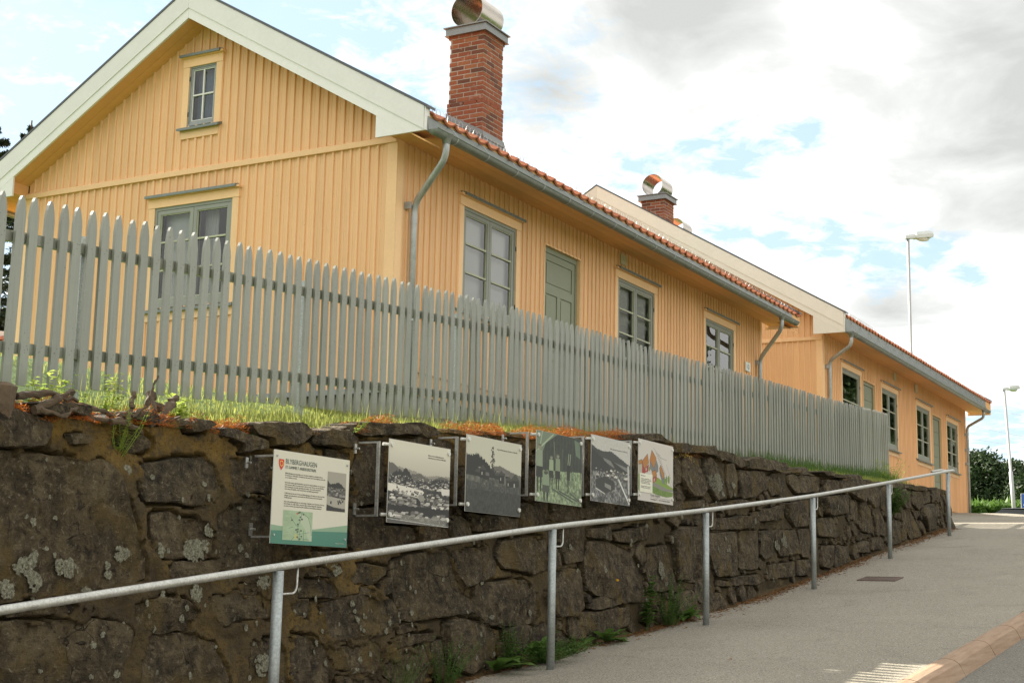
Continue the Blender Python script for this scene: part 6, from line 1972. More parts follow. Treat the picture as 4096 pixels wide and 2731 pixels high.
for nm, lb, x0, x1, z0, z1, pmn, tx, tu in P:
    x0, x1, z0, z1 = x0*KS, x1*KS, z0*KS, z1*KS
    g_, pn_ = panel(nm, lb, x0, x1, z0, z1, pmn)
    if tx: text_mesh('caption', tx, 0.013, 'ink_grey', pn_, (x0+tu*(x1-x0), PY-0.0016, z1-(.135 if pmn != 'print_village' else .17)*(z1-z0)), width=(.92-tu)*(x1-x0), line=1.2)
    if pmn == 'print_drawing':
        mb = MB(); mb.box(x0+.03*(x1-x0), x0+.38*(x1-x0), PY-0.006, PY-0.0015, z1-.86*(z1-z0), z1-.555*(z1-z0)); build('note_plate', mb, 'paper_cream', pn_)
        text_mesh('note_text', 'Blyberghaugen\n\nDet gamle arbeiderstrøket med\nsmåhus på haugen ovenfor fossen\nble bygd tett langs de trange\nveiene mellom berget og elva.\n\nTegningen viser husene slik de\nlå med hage, uthus og gjerder.', 0.0115, 'ink_grey', pn_, (x0+.055*(x1-x0), PY-0.0068, z1-.60*(z1-z0)), width=.29*(x1-x0), line=1.15)
        text_mesh('drawing_text', 'Gamle Haugfoss', 0.030, 'ink_grey', pn_, (x0+.34*(x1-x0), PY-0.0016, z1-.905*(z1-z0)), width=.27*(x1-x0))
        text_mesh('drawing_text', 'Lørenskogen 9. 1.   sett fra Gamleveien Bakken', 0.022, 'ink_grey', pn_, (x0+.34*(x1-x0), PY-0.0016, z1-.965*(z1-z0)), width=.56*(x1-x0))
        mb = MB(); mb.box(x0+.34*(x1-x0), x0+.92*(x1-x0), PY-0.0018, PY-0.001, z1-.925*(z1-z0), z1-.921*(z1-z0)); build('ruled_line', mb, 'ink_grey', pn_)

# ------------------------------------------------------------------ street lamps, wires, road sign, car
def lamp(az, d, ztop, label, lean=(0, 0), r=0.055, hd=(0.62, -0.78)):
    X, Y = d*math.cos(R(az)), d*math.sin(R(az))
    zb_ = float(zg(X, Y))-0.3
    t_ = thing('street_lamp', (X, Y, zb_), label, 'street lamp', 'street lamps beyond the houses')
    mb = MB()
    top_ = Vector((X+lean[0], Y+lean[1], ztop)); bot = Vector((X, Y, zb_))
    mid = bot+(top_-bot)*0.45
    mb.tube([bot, bot+(mid-bot)*0.999, mid, top_], [r*1.5, r*1.45, r, r*0.95], 12)
    build('pole', mb, 'lamp_metal', t_, smooth=True)
    h = Vector((hd[0], hd[1], 0)).normalized(); s_ = Vector((-h.y, h.x, 0))
    def sect(dist, w, z0_, z1_):
        c = top_+h*dist+Vector((0, 0, 0.12*dist))
        return [c+s_*w+Vector((0, 0, z0_)), c+s_*w*1.0+Vector((0, 0, (z0_+z1_)/2)), c+s_*w*0.6+Vector((0, 0, z1_)), c-s_*w*0.6+Vector((0, 0, z1_)), c-s_*w+Vector((0, 0, (z0_+z1_)/2)), c-s_*w+Vector((0, 0, z0_))]
    rings = [sect(-0.12, 0.07, -0.02, 0.10), sect(0.22, 0.085, -0.02, 0.13), sect(0.25, 0.14, -0.03, 0.18), sect(0.70, 0.16, -0.03, 0.20), sect(0.84, 0.13, -0.02, 0.15)]
    mb = MB(); n = 6
    fs = [tuple(range(n))[::-1], tuple(4*n+k for k in range(n))]
    for i_ in range(4):
        for k in range(n): fs.append((i_*n+k, i_*n+(k+1) % n, (i_+1)*n+(k+1) % n, (i_+1)*n+k))
    mb.add([tuple(p) for r_2 in rings for p in r_2], fs)
    hdm = build('lamp_head', mb, 'lamp_cover', t_)
    mb = MB()
    vs = []
    m_ = 14
    for j_ in range(4):
        a = j_/3*math.pi/2
        for k in range(m_):
            b2 = 2*math.pi*k/m_
            c = top_+h*(0.52+0.24*math.cos(b2)*math.cos(a))+s_*(0.115*math.sin(b2)*math.cos(a))+Vector((0, 0, 0.06-0.03-0.11*math.sin(a)))
            vs.append(tuple(c))
    fs = []
    for j_ in range(3):
        for k in range(m_): fs.append((j_*m_+k, j_*m_+(k+1) % m_, (j_+1)*m_+(k+1) % m_, (j_+1)*m_+k))
    mb.add(vs, fs); build('lens', mb, 'lamp_lens', hdm, smooth=True)
lamp(13.64, 48, 11.66+.0, 'tall grey street lamp rising behind the far yellow house', r=0.05)
lamp(10.04, 80, 10.97, 'leaning grey street lamp in front of the trees at the right edge', lean=(-0.06, 0.33), r=0.07)
def wire(a0, z0_, a1, z1_, d0, d1, label):
    p0 = Vector((d0*math.cos(R(a0)), d0*math.sin(R(a0)), z0_*d0)); p1 = Vector((d1*math.cos(R(a1)), d1*math.sin(R(a1)), z1_*d1))
    mb = MB(); pts = []
    for k in range(25):
        t_ = k/24; p = p0.lerp(p1, t_); p.z -= 0.9*4*t_*(1-t_)*0.25; pts.append(tuple(p))
    mb.tube(pts, 0.012, 5)
    tag(build('power_line', mb, 'black_plastic'), label, 'power line', 'overhead lines right of the far house')
wire(14.5, .1400, 6.0, .1080, 120, 90, 'uppermost thin overhead line beside the far yellow house')
wire(14.5, .1272, 6.0, .0930, 140, 100, 'middle thin overhead line crossing the clouds right of the far house')
wire(14.5, .1164, 6.0, .0890, 140, 100, 'lowest thin overhead line, just above the trees at the right edge')
# pedestrian crossing sign, cut by the right edge of the view
d = 52; A = 9.56
cx_, cy_ = d*math.cos(R(A)), d*math.sin(R(A)); zc = d*0.0642
sg = thing('crossing_sign', (cx_, cy_, float(zg(cx_, cy_))), 'blue pedestrian crossing sign with white border at the right edge', 'road sign')
side = Vector((-math.sin(R(A+10)), math.cos(R(A+10)), 0)); nrm = Vector((-math.cos(R(A+10)), -math.sin(R(A+10)), 0))
def sgn_quad(w, h_, off, matn, name, parent, poly=None):
    c = Vector((cx_, cy_, zc))+nrm*off
    poly = poly or [(-w, -h_), (w, -h_), (w, h_), (-w, h_)]
    front = [tuple(c+side*u+Vector((0, 0, v))) for u, v in poly]; back_ = [tuple(c-nrm*0.012+side*u+Vector((0, 0, v))) for u, v in poly]
    n = len(poly); mb = MB(); mb.add(front+back_, [tuple(range(n)), tuple(range(n, 2*n))[::-1]]+[(i_, (i_+1) % n, n+(i_+1) % n, n+i_) for i_ in range(n)])
    return build(name, mb, matn, parent)
pl_ = sgn_quad(0.25, 0.25, 0.0, 'plate_white', 'plate', sg)
sgn_quad(0.232, 0.232, 0.016, 'sign_blue', 'field', pl_)
sgn_quad(0, 0, 0.030, 'plate_white', 'triangle', pl_, [(-.19, -.16), (.19, -.16), (0, .18)])
sgn_quad(0, 0, 0.044, 'ink_black', 'walker', pl_, [(-.08, -.14), (-.05, -.14), (0, -.05), (.05, -.14), (.085, -.14), (.02, -.01), (.015, .04), (.06, .0), (.07, .015), (.01, .075), (-.06, .03), (-.055, .015), (-.02, .035), (-.02, -.02)])
mb = MB(); mb.tube([(cx_+.05, cy_, float(zg(cx_, cy_))-.2), (cx_+.05, cy_, zc+.3)], 0.03, 10); build('post', mb, 'galvanised_post', sg, smooth=True)
# dark parked car beyond the crest
d = 66; A = 10.25
cz = d*0.0592-1.42
ang = R(100)
car = thing('parked_car', (d*math.cos(R(A)), d*math.sin(R(A)), cz), 'black car half hidden behind the crest of the street near the right edge', 'car')
Mx = Matrix.Translation(Vector((d*math.cos(R(A)), d*math.sin(R(A)), cz))) @ Matrix.Rotation(ang, 4, 'Z')
def carpart(name, matn, sections, parent=car, smooth=False):
    mb = MB(); n = len(sections[0])
    vs = [tuple(Mx @ Vector(p)) for s_ in sections for p in s_]
    fs = [tuple(range(n))[::-1], tuple((len(sections)-1)*n+k for k in range(n))]
    for i_ in range(len(sections)-1):
        for k in range(n): fs.append((i_*n+k, i_*n+(k+1) % n, (i_+1)*n+(k+1) % n, (i_+1)*n+k))
    mb.add(vs, fs)
    return build(name, mb, matn, parent, smooth=smooth)
def csec(x, w, z0_, z1_): return [(x, -w, z0_), (x, w, z0_), (x, w*1.02, (z0_+z1_)/2), (x, w*.9, z1_), (x, -w*.9, z1_), (x, -w*1.02, (z0_+z1_)/2)]
carpart('body', 'car_black', [csec(-2.15, .74, .35, .75), csec(-1.95, .84, .22, .88), csec(-.9, .88, .2, .95), csec(1.2, .88, .2, .93), csec(1.95, .82, .24, .80), csec(2.15, .70, .36, .62)])
carpart('cabin', 'car_glass', [csec(-1.95, .70, .88, .95), csec(-1.35, .70, .90, 1.36), csec(.25, .70, .90, 1.38), csec(1.05, .72, .90, .97)])
carpart('roof', 'car_black', [csec(-1.40, .66, 1.36, 1.40), csec(-.6, .68, 1.37, 1.43), csec(.30, .66, 1.37, 1.40)])
for (wx, wy) in ((-1.3, .80), (1.3, .80), (-1.3, -.80), (1.3, -.80)):
    mb = MB(); a_ = Mx @ Vector((wx, wy-.1, .31)); b2 = Mx @ Vector((wx, wy+.1, .31)); mb.tube([a_, b2], 0.31, 18)
    wh = build('wheel', mb, 'black_plastic', car)
    mb = MB(); a_ = Mx @ Vector((wx, wy-.11, .31)); b2 = Mx @ Vector((wx, wy+.11, .31)); mb.tube([a_, b2], 0.19, 14); build('rim', mb, 'lamp_metal', wh)
for wy in (.6, -.6):
    carpart('tail_light', 'lamp_red', [[(-2.18, wy-.14, .68), (-2.18, wy+.14, .68), (-2.15, wy+.14, .82), (-2.15, wy-.14, .82)], [(-2.0, wy-.14, .68), (-2.0, wy+.14, .68), (-2.0, wy+.14, .82), (-2.0, wy-.14, .82)]])
    carpart('headlight', 'lamp_lens', [[(2.02, wy-.14, .58), (2.02, wy+.14, .58), (2.0, wy+.14, .72), (2.0, wy-.14, .72)], [(2.17, wy-.14, .58), (2.17, wy+.14, .58), (2.1, wy+.14, .72), (2.1, wy-.14, .72)]])

# outbuilding with a tiled roof far behind the left end of the fence
A = 49.4; d = 30
bx, by = d*math.cos(R(A)), d*math.sin(R(A))
ob = thing('outbuilding', (bx, by, 1.9), 'low outbuilding with red tiled roof seen through the left end of the fence', 'shed')
def OB(u, v, z): 
    c, s_ = math.cos(R(A-90)), math.sin(R(A-90))
    return (bx+u*c-v*s_, by+u*s_+v*c, z)
def obbox(name, matn, u0, u1, v0, v1, z0_, z1_):
    mb = MB(); mb.add([OB(u0, v0, z0_), OB(u1, v0, z0_), OB(u1, v1, z0_), OB(u0, v1, z0_), OB(u0, v0, z1_), OB(u1, v0, z1_), OB(u1, v1, z1_), OB(u0, v1, z1_)], [(3, 2, 1, 0), (4, 5, 6, 7), (0, 1, 5, 4), (1, 2, 6, 5), (2, 3, 7, 6), (3, 0, 4, 7)])
    return build(name, mb, matn, ob)
obbox('wall', 'trim_yellow', -2.4, 2.0, -1.6, 1.4, 1.8, 3.75)
w_ = obbox('window', 'white_paint', -1.6, -0.1, -1.64, -1.6, 2.6, 3.65)
mb = MB(); mb.add([OB(-1.5, -1.645, 2.7), OB(-.2, -1.645, 2.7), OB(-.2, -1.645, 3.55), OB(-1.5, -1.645, 3.55)], [(0, 1, 2, 3)]); build('pane', mb, 'car_glass', w_)
big = MB()
for r in range(7):
    for c in range(19):
        prof = tile_mesh(0.243, 0.33)
        v0 = -2.0+r*0.30; z0_ = 3.74+r*0.155
        m_ = len(prof); vs = []
        for (dv, dz, th) in ((0, .03, 0), (0, .03, -.02), (.34, .155+.0, 0)):
            vs += [OB(-2.6+c*0.243+u, v0+dv, z0_+dz+hh+th) for u, hh in prof]
        fs = []
        for i_ in range(m_-1): fs += [(i_, i_+1, 2*m_+i_+1, 2*m_+i_), (m_+i_, m_+i_+1, i_+1, i_)]
        big.add(vs, fs)
build('tile_field', big, 'roof_tile', ob, smooth=False)['kind'] = 'stuff'
mb = MB(); mb.add([OB(-2.6, .15, 4.78), OB(2.1, .15, 4.78), OB(2.1, 1.9, 3.8), OB(-2.6, 1.9, 3.8)], [(0, 1, 2, 3)]); build('rear_roof', mb, 'roof_tile', ob)
obbox('ridge_flashing', 'lamp_cover', -2.65, 2.15, .05, .2, 4.70, 4.86)
obbox('gutter', 'zinc_pipe', -2.65, 2.15, -2.10, -1.98, 3.62, 3.70)

# ------------------------------------------------------------------ trees
def leaf_cloud(centres, radii, n, size, seed, flat=0.0, squash=1.0, shell=0.55):
    """many small leaf blades scattered through a group of clumps"""
    g = np.random.default_rng(seed)
    centres = np.asarray(centres, float); radii = np.asarray(radii, float)
    w = radii**2; w /= w.sum()
    idx = g.choice(len(centres), n, p=w)
    dirs = g.normal(size=(n, 3)); dirs /= np.linalg.norm(dirs, axis=1, keepdims=True)
    rr = (shell+(1-shell)*g.random(n))**0.8
    rr *= 1+0.35*(g.random(n)-0.5)
    P = centres[idx]+dirs*(rr*radii[idx])[:, None]*np.array([1, 1, squash])
    a = g.normal(size=(n, 3)); a /= np.linalg.norm(a, axis=1, keepdims=True)
    b_ = np.cross(a, dirs+0.3*g.normal(size=(n, 3))); b_ /= np.linalg.norm(b_, axis=1, keepdims=True)+1e-9
    s_ = size*(0.6+0.8*g.random(n))[:, None]
    V = np.stack([P-a*s_, P+b_*s_*0.45, P+a*s_, P-b_*s_*0.45], 1).reshape(-1, 3)
    F = np.arange(n*4).reshape(n, 4)
    return V, F
def limb(mb, p0, p1, r0, r1, rng_, seg=5, wob=0.08):
    p0 = Vector(p0); p1 = Vector(p1); L = (p1-p0).length
    pts = []
    for k in range(seg+1):
        t_ = k/seg
        p = p0.lerp(p1, t_)
        if 0 < k < seg: p += Vector((rng_.uniform(-1, 1), rng_.uniform(-1, 1), rng_.uniform(-.5, .5)))*L*wob
        pts.append(p)
    mb.tube(pts, [r0+(r1-r0)*k/seg for k in range(seg+1)], 8)
def broad_tree(x, y, zb_, H, Rr, label, seed, n=26000, leaf=0.16, low=0.12, group=None, clumps=46):
    q = random.Random(seed)
    t_ = thing('deciduous_tree', (x, y, zb_), label, 'tree', group)
    mb = MB(); limb(mb, (x, y, zb_-.3), (x+q.uniform(-.3, .3), y, zb_+H*.55), H*.035, H*.018, q)
    cs = []; rs = []
    for k in range(clumps):
        a = q.uniform(0, 6.28); h = low+(1-low)*q.random()**0.8
        prof = math.sin(min(1, max(0.05, (1.03-h)*1.15))*math.pi*0.5)*(0.55+0.45*min(1, (h-low)*5+.2))
        rr = Rr*prof*math.sqrt(q.random())*0.85
        cs.append((x+rr*math.cos(a), y+rr*math.sin(a), zb_+H*(h*0.93))); rs.append(Rr*q.uniform(.20, .36)*(0.7+.3*prof))
        if k % 4 == 0: limb(mb, (x, y, zb_+H*q.uniform(.2, .5)), cs[-1], H*.010, H*.003, q, 4, .1)
    build('trunk', mb, 'bark', t_, smooth=True)
    V, F = leaf_cloud(cs, rs, n, leaf, seed, shell=0.35)
    npmesh('crown', V, F, 'tree_leaf', t_, at=(x, y, zb_+H*.5))
    return t_
def conifer(x, y, zb_, H, Rr, label, seed, n=30000, gap_=0.5):
    q = random.Random(seed); g = np.random.default_rng(seed)
    t_ = thing('spruce_tree', (x, y, zb_), label, 'tree')
    mb = MB(); limb(mb, (x, y, zb_-.3), (x, y, zb_+H), H*.02, .02, q, 6, .004)
    Vs = []
    nb = int(H*7)
    for k in range(nb):
        h = (k+.5)/nb
        z = zb_+H*(0.08+0.91*h)
        L = Rr*(1-h)**0.8*q.uniform(.7, 1.1)+.12
        a = k*2.4+q.uniform(-.3, .3)
        d_ = Vector((math.cos(a), math.sin(a), 0)); s_ = Vector((-d_.y, d_.x, 0))
        tip = Vector((x, y, z))+d_*L+Vector((0, 0, -L*.22+ (0.35 if h > .8 else 0)*L))
        mb.tube([Vector((x, y, z)), Vector((x, y, z)).lerp(tip, .5)+Vector((0, 0, -.04*L)), tip], [0.035*(1-h)+.008, .012, .004], 5)
        m_ = int(n/nb)
        t2 = g.random(m_)**0.7; side_ = g.normal(size=m_)*0.16*L*(1.15-t2)
        base = np.array([[x, y, z]])+(np.array(tip)-np.array([x, y, z]))[None, :]*t2[:, None]+np.array(s_)[None, :]*side_[:, None]+np.array([[0, 0, 1]])*(-np.abs(side_)*.35-g.random(m_)*.10)[:, None]
        Vs.append(base)
    P = np.concatenate(Vs); n_ = len(P)
    a = g.normal(size=(n_, 3))*np.array([1, 1, .7]); a /= np.linalg.norm(a, axis=1, keepdims=True)
    b_ = np.cross(a, g.normal(size=(n_, 3))); b_ /= np.linalg.norm(b_, axis=1, keepdims=True)
    s_ = (0.05+0.07*g.random(n_))[:, None]
    V = np.stack([P-a*s_, P+b_*s_*.25, P+a*s_, P-b_*s_*.25], 1).reshape(-1, 3)
    build('trunk', mb, 'bark', t_, smooth=True)
    npmesh('crown', V, np.arange(n_*4).reshape(n_, 4), 'spruce_needle', t_, at=(x, y, zb_+H*.5))
def pol(az, d): return d*math.cos(R(az)), d*math.sin(R(az))
x, y = pol(49.75, 36); conifer(x, y, 1.9, 9.0, 2.3, 'dark spruce whose tip shows above the left roof edge', 5)
x, y = pol(48.5, 40); conifer(x, y, 1.9, 10.4, 2.0, 'thinner spruce just right of the dark one, behind the left roof edge', 8, 20000)
x, y = pol(52.5, 33); conifer(x, y, 1.9, 8.2, 2.8, 'wide spruce at the far left behind the fence', 12, 24000)
x, y = pol(11.25, 125); broad_tree(x, y, 6.3, 5.6, 5.0, 'round dark green tree beside the downpipe of the far house', 21, 30000, .17, .05)
x, y = pol(9.0, 122); broad_tree(x, y, 5.8, 5.6, 4.4, 'dark green tree cut by the right edge of the view', 22, 22000, .17, .05)
x, y = pol(12.6, 132); broad_tree(x, y, 6.8, 4.4, 3.8, 'lower tree hidden mostly by the far yellow house', 23, 9000, .2, .05)
x, y = pol(10.15, 129); broad_tree(x, y, 6.4, 5.0, 4.6, 'dark green tree between the two rounder ones, behind the leaning lamp', 24, 22000, .18, .03)
for k, (x, y, H_) in enumerate(((47, -3.0, 9.0), (36, -9, 8), (60, 0, 9), (74, -1.5, 13), (92, -3, 14))):
    broad_tree(x, y, float(zg(x))-.3, H_, [3.6, 3.6, 3.6, 5.0, 6.0][k], ['big leafy tree across the street, mirrored in the middle window', 'leafy tree across the street nearer the camera', 'leafy tree across the street beyond the houses', 'tall leafy tree farther up across the street', 'tallest leafy tree at the top of the street'][k], 31+k, 16000, .2, .15)
# low hedge and bank beyond the crest
X_ = np.random.default_rng(3)
n = 9000
az_ = X_.uniform(8.2, 13.5, n); dd_ = X_.uniform(92, 101, n)
P = np.stack([dd_*np.cos(np.radians(az_)), dd_*np.sin(np.radians(az_)), 0*az_], -1); P[:, 2] = dd_*0.0578+X_.random(n)*0.25
a = X_.normal(size=(n, 3))*.25; b_ = X_.normal(size=(n, 3))*.12
V = np.stack([P-a, P+b_, P+a, P-b_], 1).reshape(-1, 3)
tag(npmesh('bank_grass', V, np.arange(4*n).reshape(n, 4), 'weed_leaf'), 'sunlit green bank of grass below the far trees', 'grass', kind='stuff')

# ------------------------------------------------------------------ grass strip, moss, litter, weeds
def gz(x, y): return garden(np.asarray(x, float), np.asarray(y, float))
def blades(n, xr, yr, h0, h1, matn, name, label, cat, seed, dens=None, w=0.0035, lean=0.5):
    g = np.random.default_rng(seed)
    x = g.uniform(*xr, n); y = g.uniform(*yr, n)
    if dens is not None:
        k = g.random(n) < dens(x, y); x, y = x[k], y[k]
    n = len(x)
    z = gz(x, y)
    h = (h0+(h1-h0)*g.random(n)**2.2)*(0.75+0.7*np.clip(vnoise(np.stack([x*2, y*2, x*0+seed], -1)), 0, 1))
    a = g.uniform(0, 2*np.pi, n); lx, ly = np.cos(a)*lean*h*g.random(n), np.sin(a)*lean*h*g.random(n)
    b2 = g.uniform(0, np.pi, n); wx, wy = np.cos(b2)*w, np.sin(b2)*w
    p0 = np.stack([x-wx, y-wy, z-.01], -1); p1 = np.stack([x+wx, y+wy, z-.01], -1)
    m0 = np.stack([x-wx*.8+lx*.35, y-wy*.8+ly*.35, z+h*.6], -1); m1 = np.stack([x+wx*.8+lx*.35, y+wy*.8+ly*.35, z+h*.6], -1)
    tp_ = np.stack([x+lx, y+ly, z+h], -1)
    V = np.stack([p0, p1, m1, m0, tp_], 1).reshape(-1, 3)
    i_ = np.arange(n)*5
    F = np.concatenate([np.stack([i_, i_+1, i_+2], -1), np.stack([i_, i_+2, i_+3], -1), np.stack([i_+3, i_+2, i_+4], -1)])
    return tag(npmesh(name, V, F, matn), label, cat, kind='stuff')
def d1(x, y):
    v = np.clip((x-6.2)/0.6, 0, 1)*np.clip((24.6-x)/1, 0, 1)
    return v*(0.45+0.55*np.clip((15-x)/4, 0, 1))*np.where((x < 11.5) & (y > 6.72), 0.12, 1.0)
blades(50000, (5.9, 24.6), (5.74, 7.05), 0.02, 0.075, 'grass_blade', 'grass_strip', 'sunlit grass strip between the wall top and the picket fence', 'grass', 1, d1)
blades(1500, (6.3, 14.5), (5.85, 6.95), 0.08, 0.22, 'grass_blade', 'tall_grass', 'tall thin grass stalks standing above the strip', 'grass', 2, None, .0018, .35)
blades(5200, (16.5, 26.2), (6.3, 6.98), 0.04, 0.22, 'weed_leaf', 'fence_weeds', 'green weeds along the foot of the fence at its right end', 'weeds', 3, lambda x, y: np.clip((x-16.5)/5, .15, 1), .004, .4)
blades(20000, (8.0, 27.5), (7.4, 9.5), 0.02, 0.06, 'grass_blade', 'garden_grass', 'short garden grass behind the picket fence', 'grass', 4)
def tuft(name, n, boxes, matn, label, cat, seed, size, hz):
    g = np.random.default_rng(seed)
    Ps = []
    tot = sum(b_[4] for b_ in boxes)
    for (xa, xb, ya_, yb_, wgt) in boxes:
        m_ = int(n*wgt/tot)
        x = g.uniform(xa, xb, m_); y = g.uniform(ya_, yb_, m_)
        cl = vnoise(np.stack([x*6, y*9, x*0+seed], -1))
        k = cl > 0.35; x, y = x[k], y[k]
        z = gz(x, y)+g.random(len(x))**2*hz*(0.3+1.4*cl[k])
        Ps.append(np.stack([x, y, z], -1))
    P = np.concatenate(Ps); n_ = len(P)
    a = g.normal(size=(n_, 3))*np.array([1, 1, .6]); a /= np.linalg.norm(a, axis=1, keepdims=True); b_ = np.cross(a, g.normal(size=(n_, 3))); b_ /= np.linalg.norm(b_, axis=1, keepdims=True)
    V = np.stack([P-a*size, P+b_*size*.12, P+a*size, P-b_*size*.12], 1).reshape(-1, 3)
    return tag(npmesh(name, V, np.arange(4*n_).reshape(n_, 4), matn), label, cat, kind='stuff')
tuft('orange_moss', 42000, [(9.3, 12.6, 5.60, 5.88, 5), (12.6, 14.2, 5.62, 5.85, 1.5), (4.6, 5.5, 5.58, 5.85, 2.5), (5.5, 6.3, 5.58, 5.8, 1.6), (6.4, 6.8, 5.6, 5.75, .6), (7.9, 8.4, 5.6, 5.75, .8)], 'orange_moss', 'dead orange moss and needles along the top of the stone wall', 'moss', 7, .015, .075)
tuft('top_soil', 12000, [(4.3, 7.2, 5.55, 6.0, 2), (7, 24.7, 5.55, 5.75, 5)], 'dry_litter', 'brown litter lying on the top edge of the stone wall', 'litter', 8, .012, .02)
# litter along the wall foot
g = np.random.default_rng(5)
n = 15000
x = g.uniform(8, 24.6, n); y = 5.42-np.abs(g.normal(size=n))*0.07*(1+.5*(x > 13)); k = (vnoise(np.stack([x*1.4, y*2, x*0+3], -1)) > .42) | (g.random(n) < .25)
x, y = x[k], y[k]; n = len(x)
P = np.stack([x, y, zg(x)+.004+.012*g.random(n)*np.clip((y-5.2)/.2, .2, 1)], -1)
a = g.normal(size=(n, 3))*np.array([1, 1, .25]); a /= np.linalg.norm(a, axis=1, keepdims=True); b_ = np.cross(a, g.normal(size=(n, 3))); b_ /= np.linalg.norm(b_, axis=1, keepdims=True)
s_ = (.006+.02*g.random(n))[:, None]
V = np.stack([P-a*s_, P+b_*s_*.2, P+a*s_, P-b_*s_*.2], 1).reshape(-1, 3); V[:, 2] = np.maximum(V[:, 2], zg(V[:, 0])+.002)
tag(npmesh('foot_litter', V, np.arange(4*n).reshape(n, 4), 'dry_litter'), 'dry needles and leaf litter gathered along the foot of the wall', 'litter', kind='stuff')
# soil fillet along the wall foot
xs_ = np.linspace(3, 24.8, 500); t_ = np.linspace(0, 1, 6)
X, T = np.meshgrid(xs_, t_, indexing='ij')
wd = 0.10+0.07*fbm(np.stack([X*1.3, X*0, X*0], -1), 3)+0.03*fbm(np.stack([X*8, X*0, X*0+4], -1), 3)
Y = 5.47-T*wd; Z = zg(X)+0.035*(1-T)**1.5+0.002+0.004*fbm(np.stack([X*12, Y*12, X*0], -1), 3)*(1-T)
V = np.stack([X, Y, Z], -1).reshape(-1, 3); ny = 6; i, j = np.meshgrid(np.arange(499), np.arange(5), indexing='ij'); a = (i*ny+j).ravel()
o = npmesh('soil_edge', V, np.stack([a, a+ny, a+ny+1, a+1], -1), 'soil', smooth=True); o['kind'] = 'structure'

def leaf_strip(mb, base, d, L, w, droop, seg=5, serr=0.0, q=random):
    """one curved leaf blade with a folded midrib"""
    base = Vector(base); d = Vector(d).normalized(); s_ = d.cross(Vector((0, 0, 1)))
    s_ = s_.normalized() if s_.length > 1e-3 else Vector((1, 0, 0))
    vs = []; up_ = s_.cross(d)
    for k in range(seg+1):
        t_ = k/seg
        p = base+d*L*t_+Vector((0, 0, -droop*L*t_*t_))
        ww = w*math.sin(math.pi*min(1, t_*0.93+.07))**0.8*(1+serr*(1 if k % 2 else -1))
        vs += [tuple(p+s_*ww+up_*ww*.3), tuple(p), tuple(p-s_*ww+up_*ww*.3)]
    fs = []
    for k in range(seg):
        fs += [(3*k, 3*k+1, 3*k+4, 3*k+3), (3*k+1, 3*k+2, 3*k+5, 3*k+4)]
    mb.add(vs, fs)
def rosette(nm, label, x, y, z, n, L, w, seed, matn='weed_leaf', flower=False, up_=0.5, serr=.25):
    q = random.Random(seed)
    t_ = thing(nm, (x, y, z), label, 'weed', 'weeds along the wall foot')
    for k in range(n):
        a = k*2.4+q.uniform(-.4, .4)
        if math.sin(a) > 0.3: a = -a
        l = L*q.uniform(.6, 1.15)
        mb = MB(); leaf_strip(mb, (x, y, z), (math.cos(a), math.sin(a)*.7, up_*q.uniform(.4, 1.5)), l, w*q.uniform(.7, 1.2), q.uniform(.2, .6), 7, serr, q)
        build('leaf', mb, matn, t_, smooth=False)
    if flower:
        mb = MB(); mb.tube([(x, y, z), (x+.05, y-.02, z+L*.8), (x+.16, y-.02, z+L*1.5)], .002, 5); build('stem', mb, 'dead_wood', t_)
        mb = MB(); mb.tube([(x+.16, y-.02, z+L*1.5), (x+.165, y-.022, z+L*1.5+.014)], [.010, .016], 10); build('flower', mb, 'yellow_flower', t_)
    return t_
def bushy(nm, label, x, y, z, n_st, H, nl, seed, matn='weed_leaf', leafL=.03, spread=.12, group='weeds along the wall foot', cat='weed', narrow=.35, hang=0.0):
    q = random.Random(seed)
    t_ = thing(nm, (x, y, z), label, cat, group)
    st = MB(); lv = MB()
    for k in range(n_st):
        a = q.uniform(0, 6.28); r = spread*q.random()
        b0 = Vector((x+r*.3*math.cos(a), y+r*.2*math.sin(a)-.01, z))
        h = H*q.uniform(.5, 1.1)
        tip = Vector((x+r*1.6*math.cos(a), min(y+r*math.sin(a), y+.02)-.03-hang, z+h))
        mid = b0.lerp(tip, .5)+Vector((q.uniform(-.03, .03), 0, q.uniform(-.01, .03)))
        st.tube([b0, mid, tip], [.0022, .0016, .0008], 4)
        for m_ in range(nl):
            t2 = q.uniform(.1, 1)
            p = b0.lerp(mid, t2*2) if t2 < .5 else mid.lerp(tip, t2*2-1)
            aa = q.uniform(0, 6.28)
            leaf_strip(lv, p, (math.cos(aa), math.sin(aa), q.uniform(-.1, .7)), leafL*q.uniform(.6, 1.3)*(1.2-.5*t2), leafL*narrow*.5, .2, 2, 0, q)
    build('stem', st, matn, t_)
    o = build('foliage', lv, matn, t_); o['kind'] = 'stuff'
    return t_
def zz(x): return float(zg(x))+.01
rosette('dandelion_plant', 'broad dandelion leaves at the wall foot just right of the post', 11.30, 5.36, zz(11.3), 10, .34, .050, 1, flower=True)
rosette('dock_plant', 'large pointed leaves leaning up the wall left of the middle post', 10.02, 5.36, zz(10.02), 9, .40, .050, 2, up_=1.3)
rosette('dock_plant', 'pale dock leaves low on the pavement edge at the bottom centre', 9.42, 5.36, zz(9.42), 9, .42, .052, 3, up_=.6)
bushy('trailing_weed', 'dense low green mat of weed around the foot of the middle post', 9.95, 5.28, zz(9.95), 90, .15, 11, 4, spread=.36, leafL=.042)
bushy('bushy_weed', 'tangled green weed left of the dock leaves at the wall foot', 9.62, 5.36, zz(9.62), 30, .32, 12, 5, spread=.18, leafL=.042)
bushy('feathery_weed', 'fine feathery weed growing at the bottom edge of the photo', 8.72, 5.37, zz(8.72), 36, .34, 12, 6, spread=.26, leafL=.034)
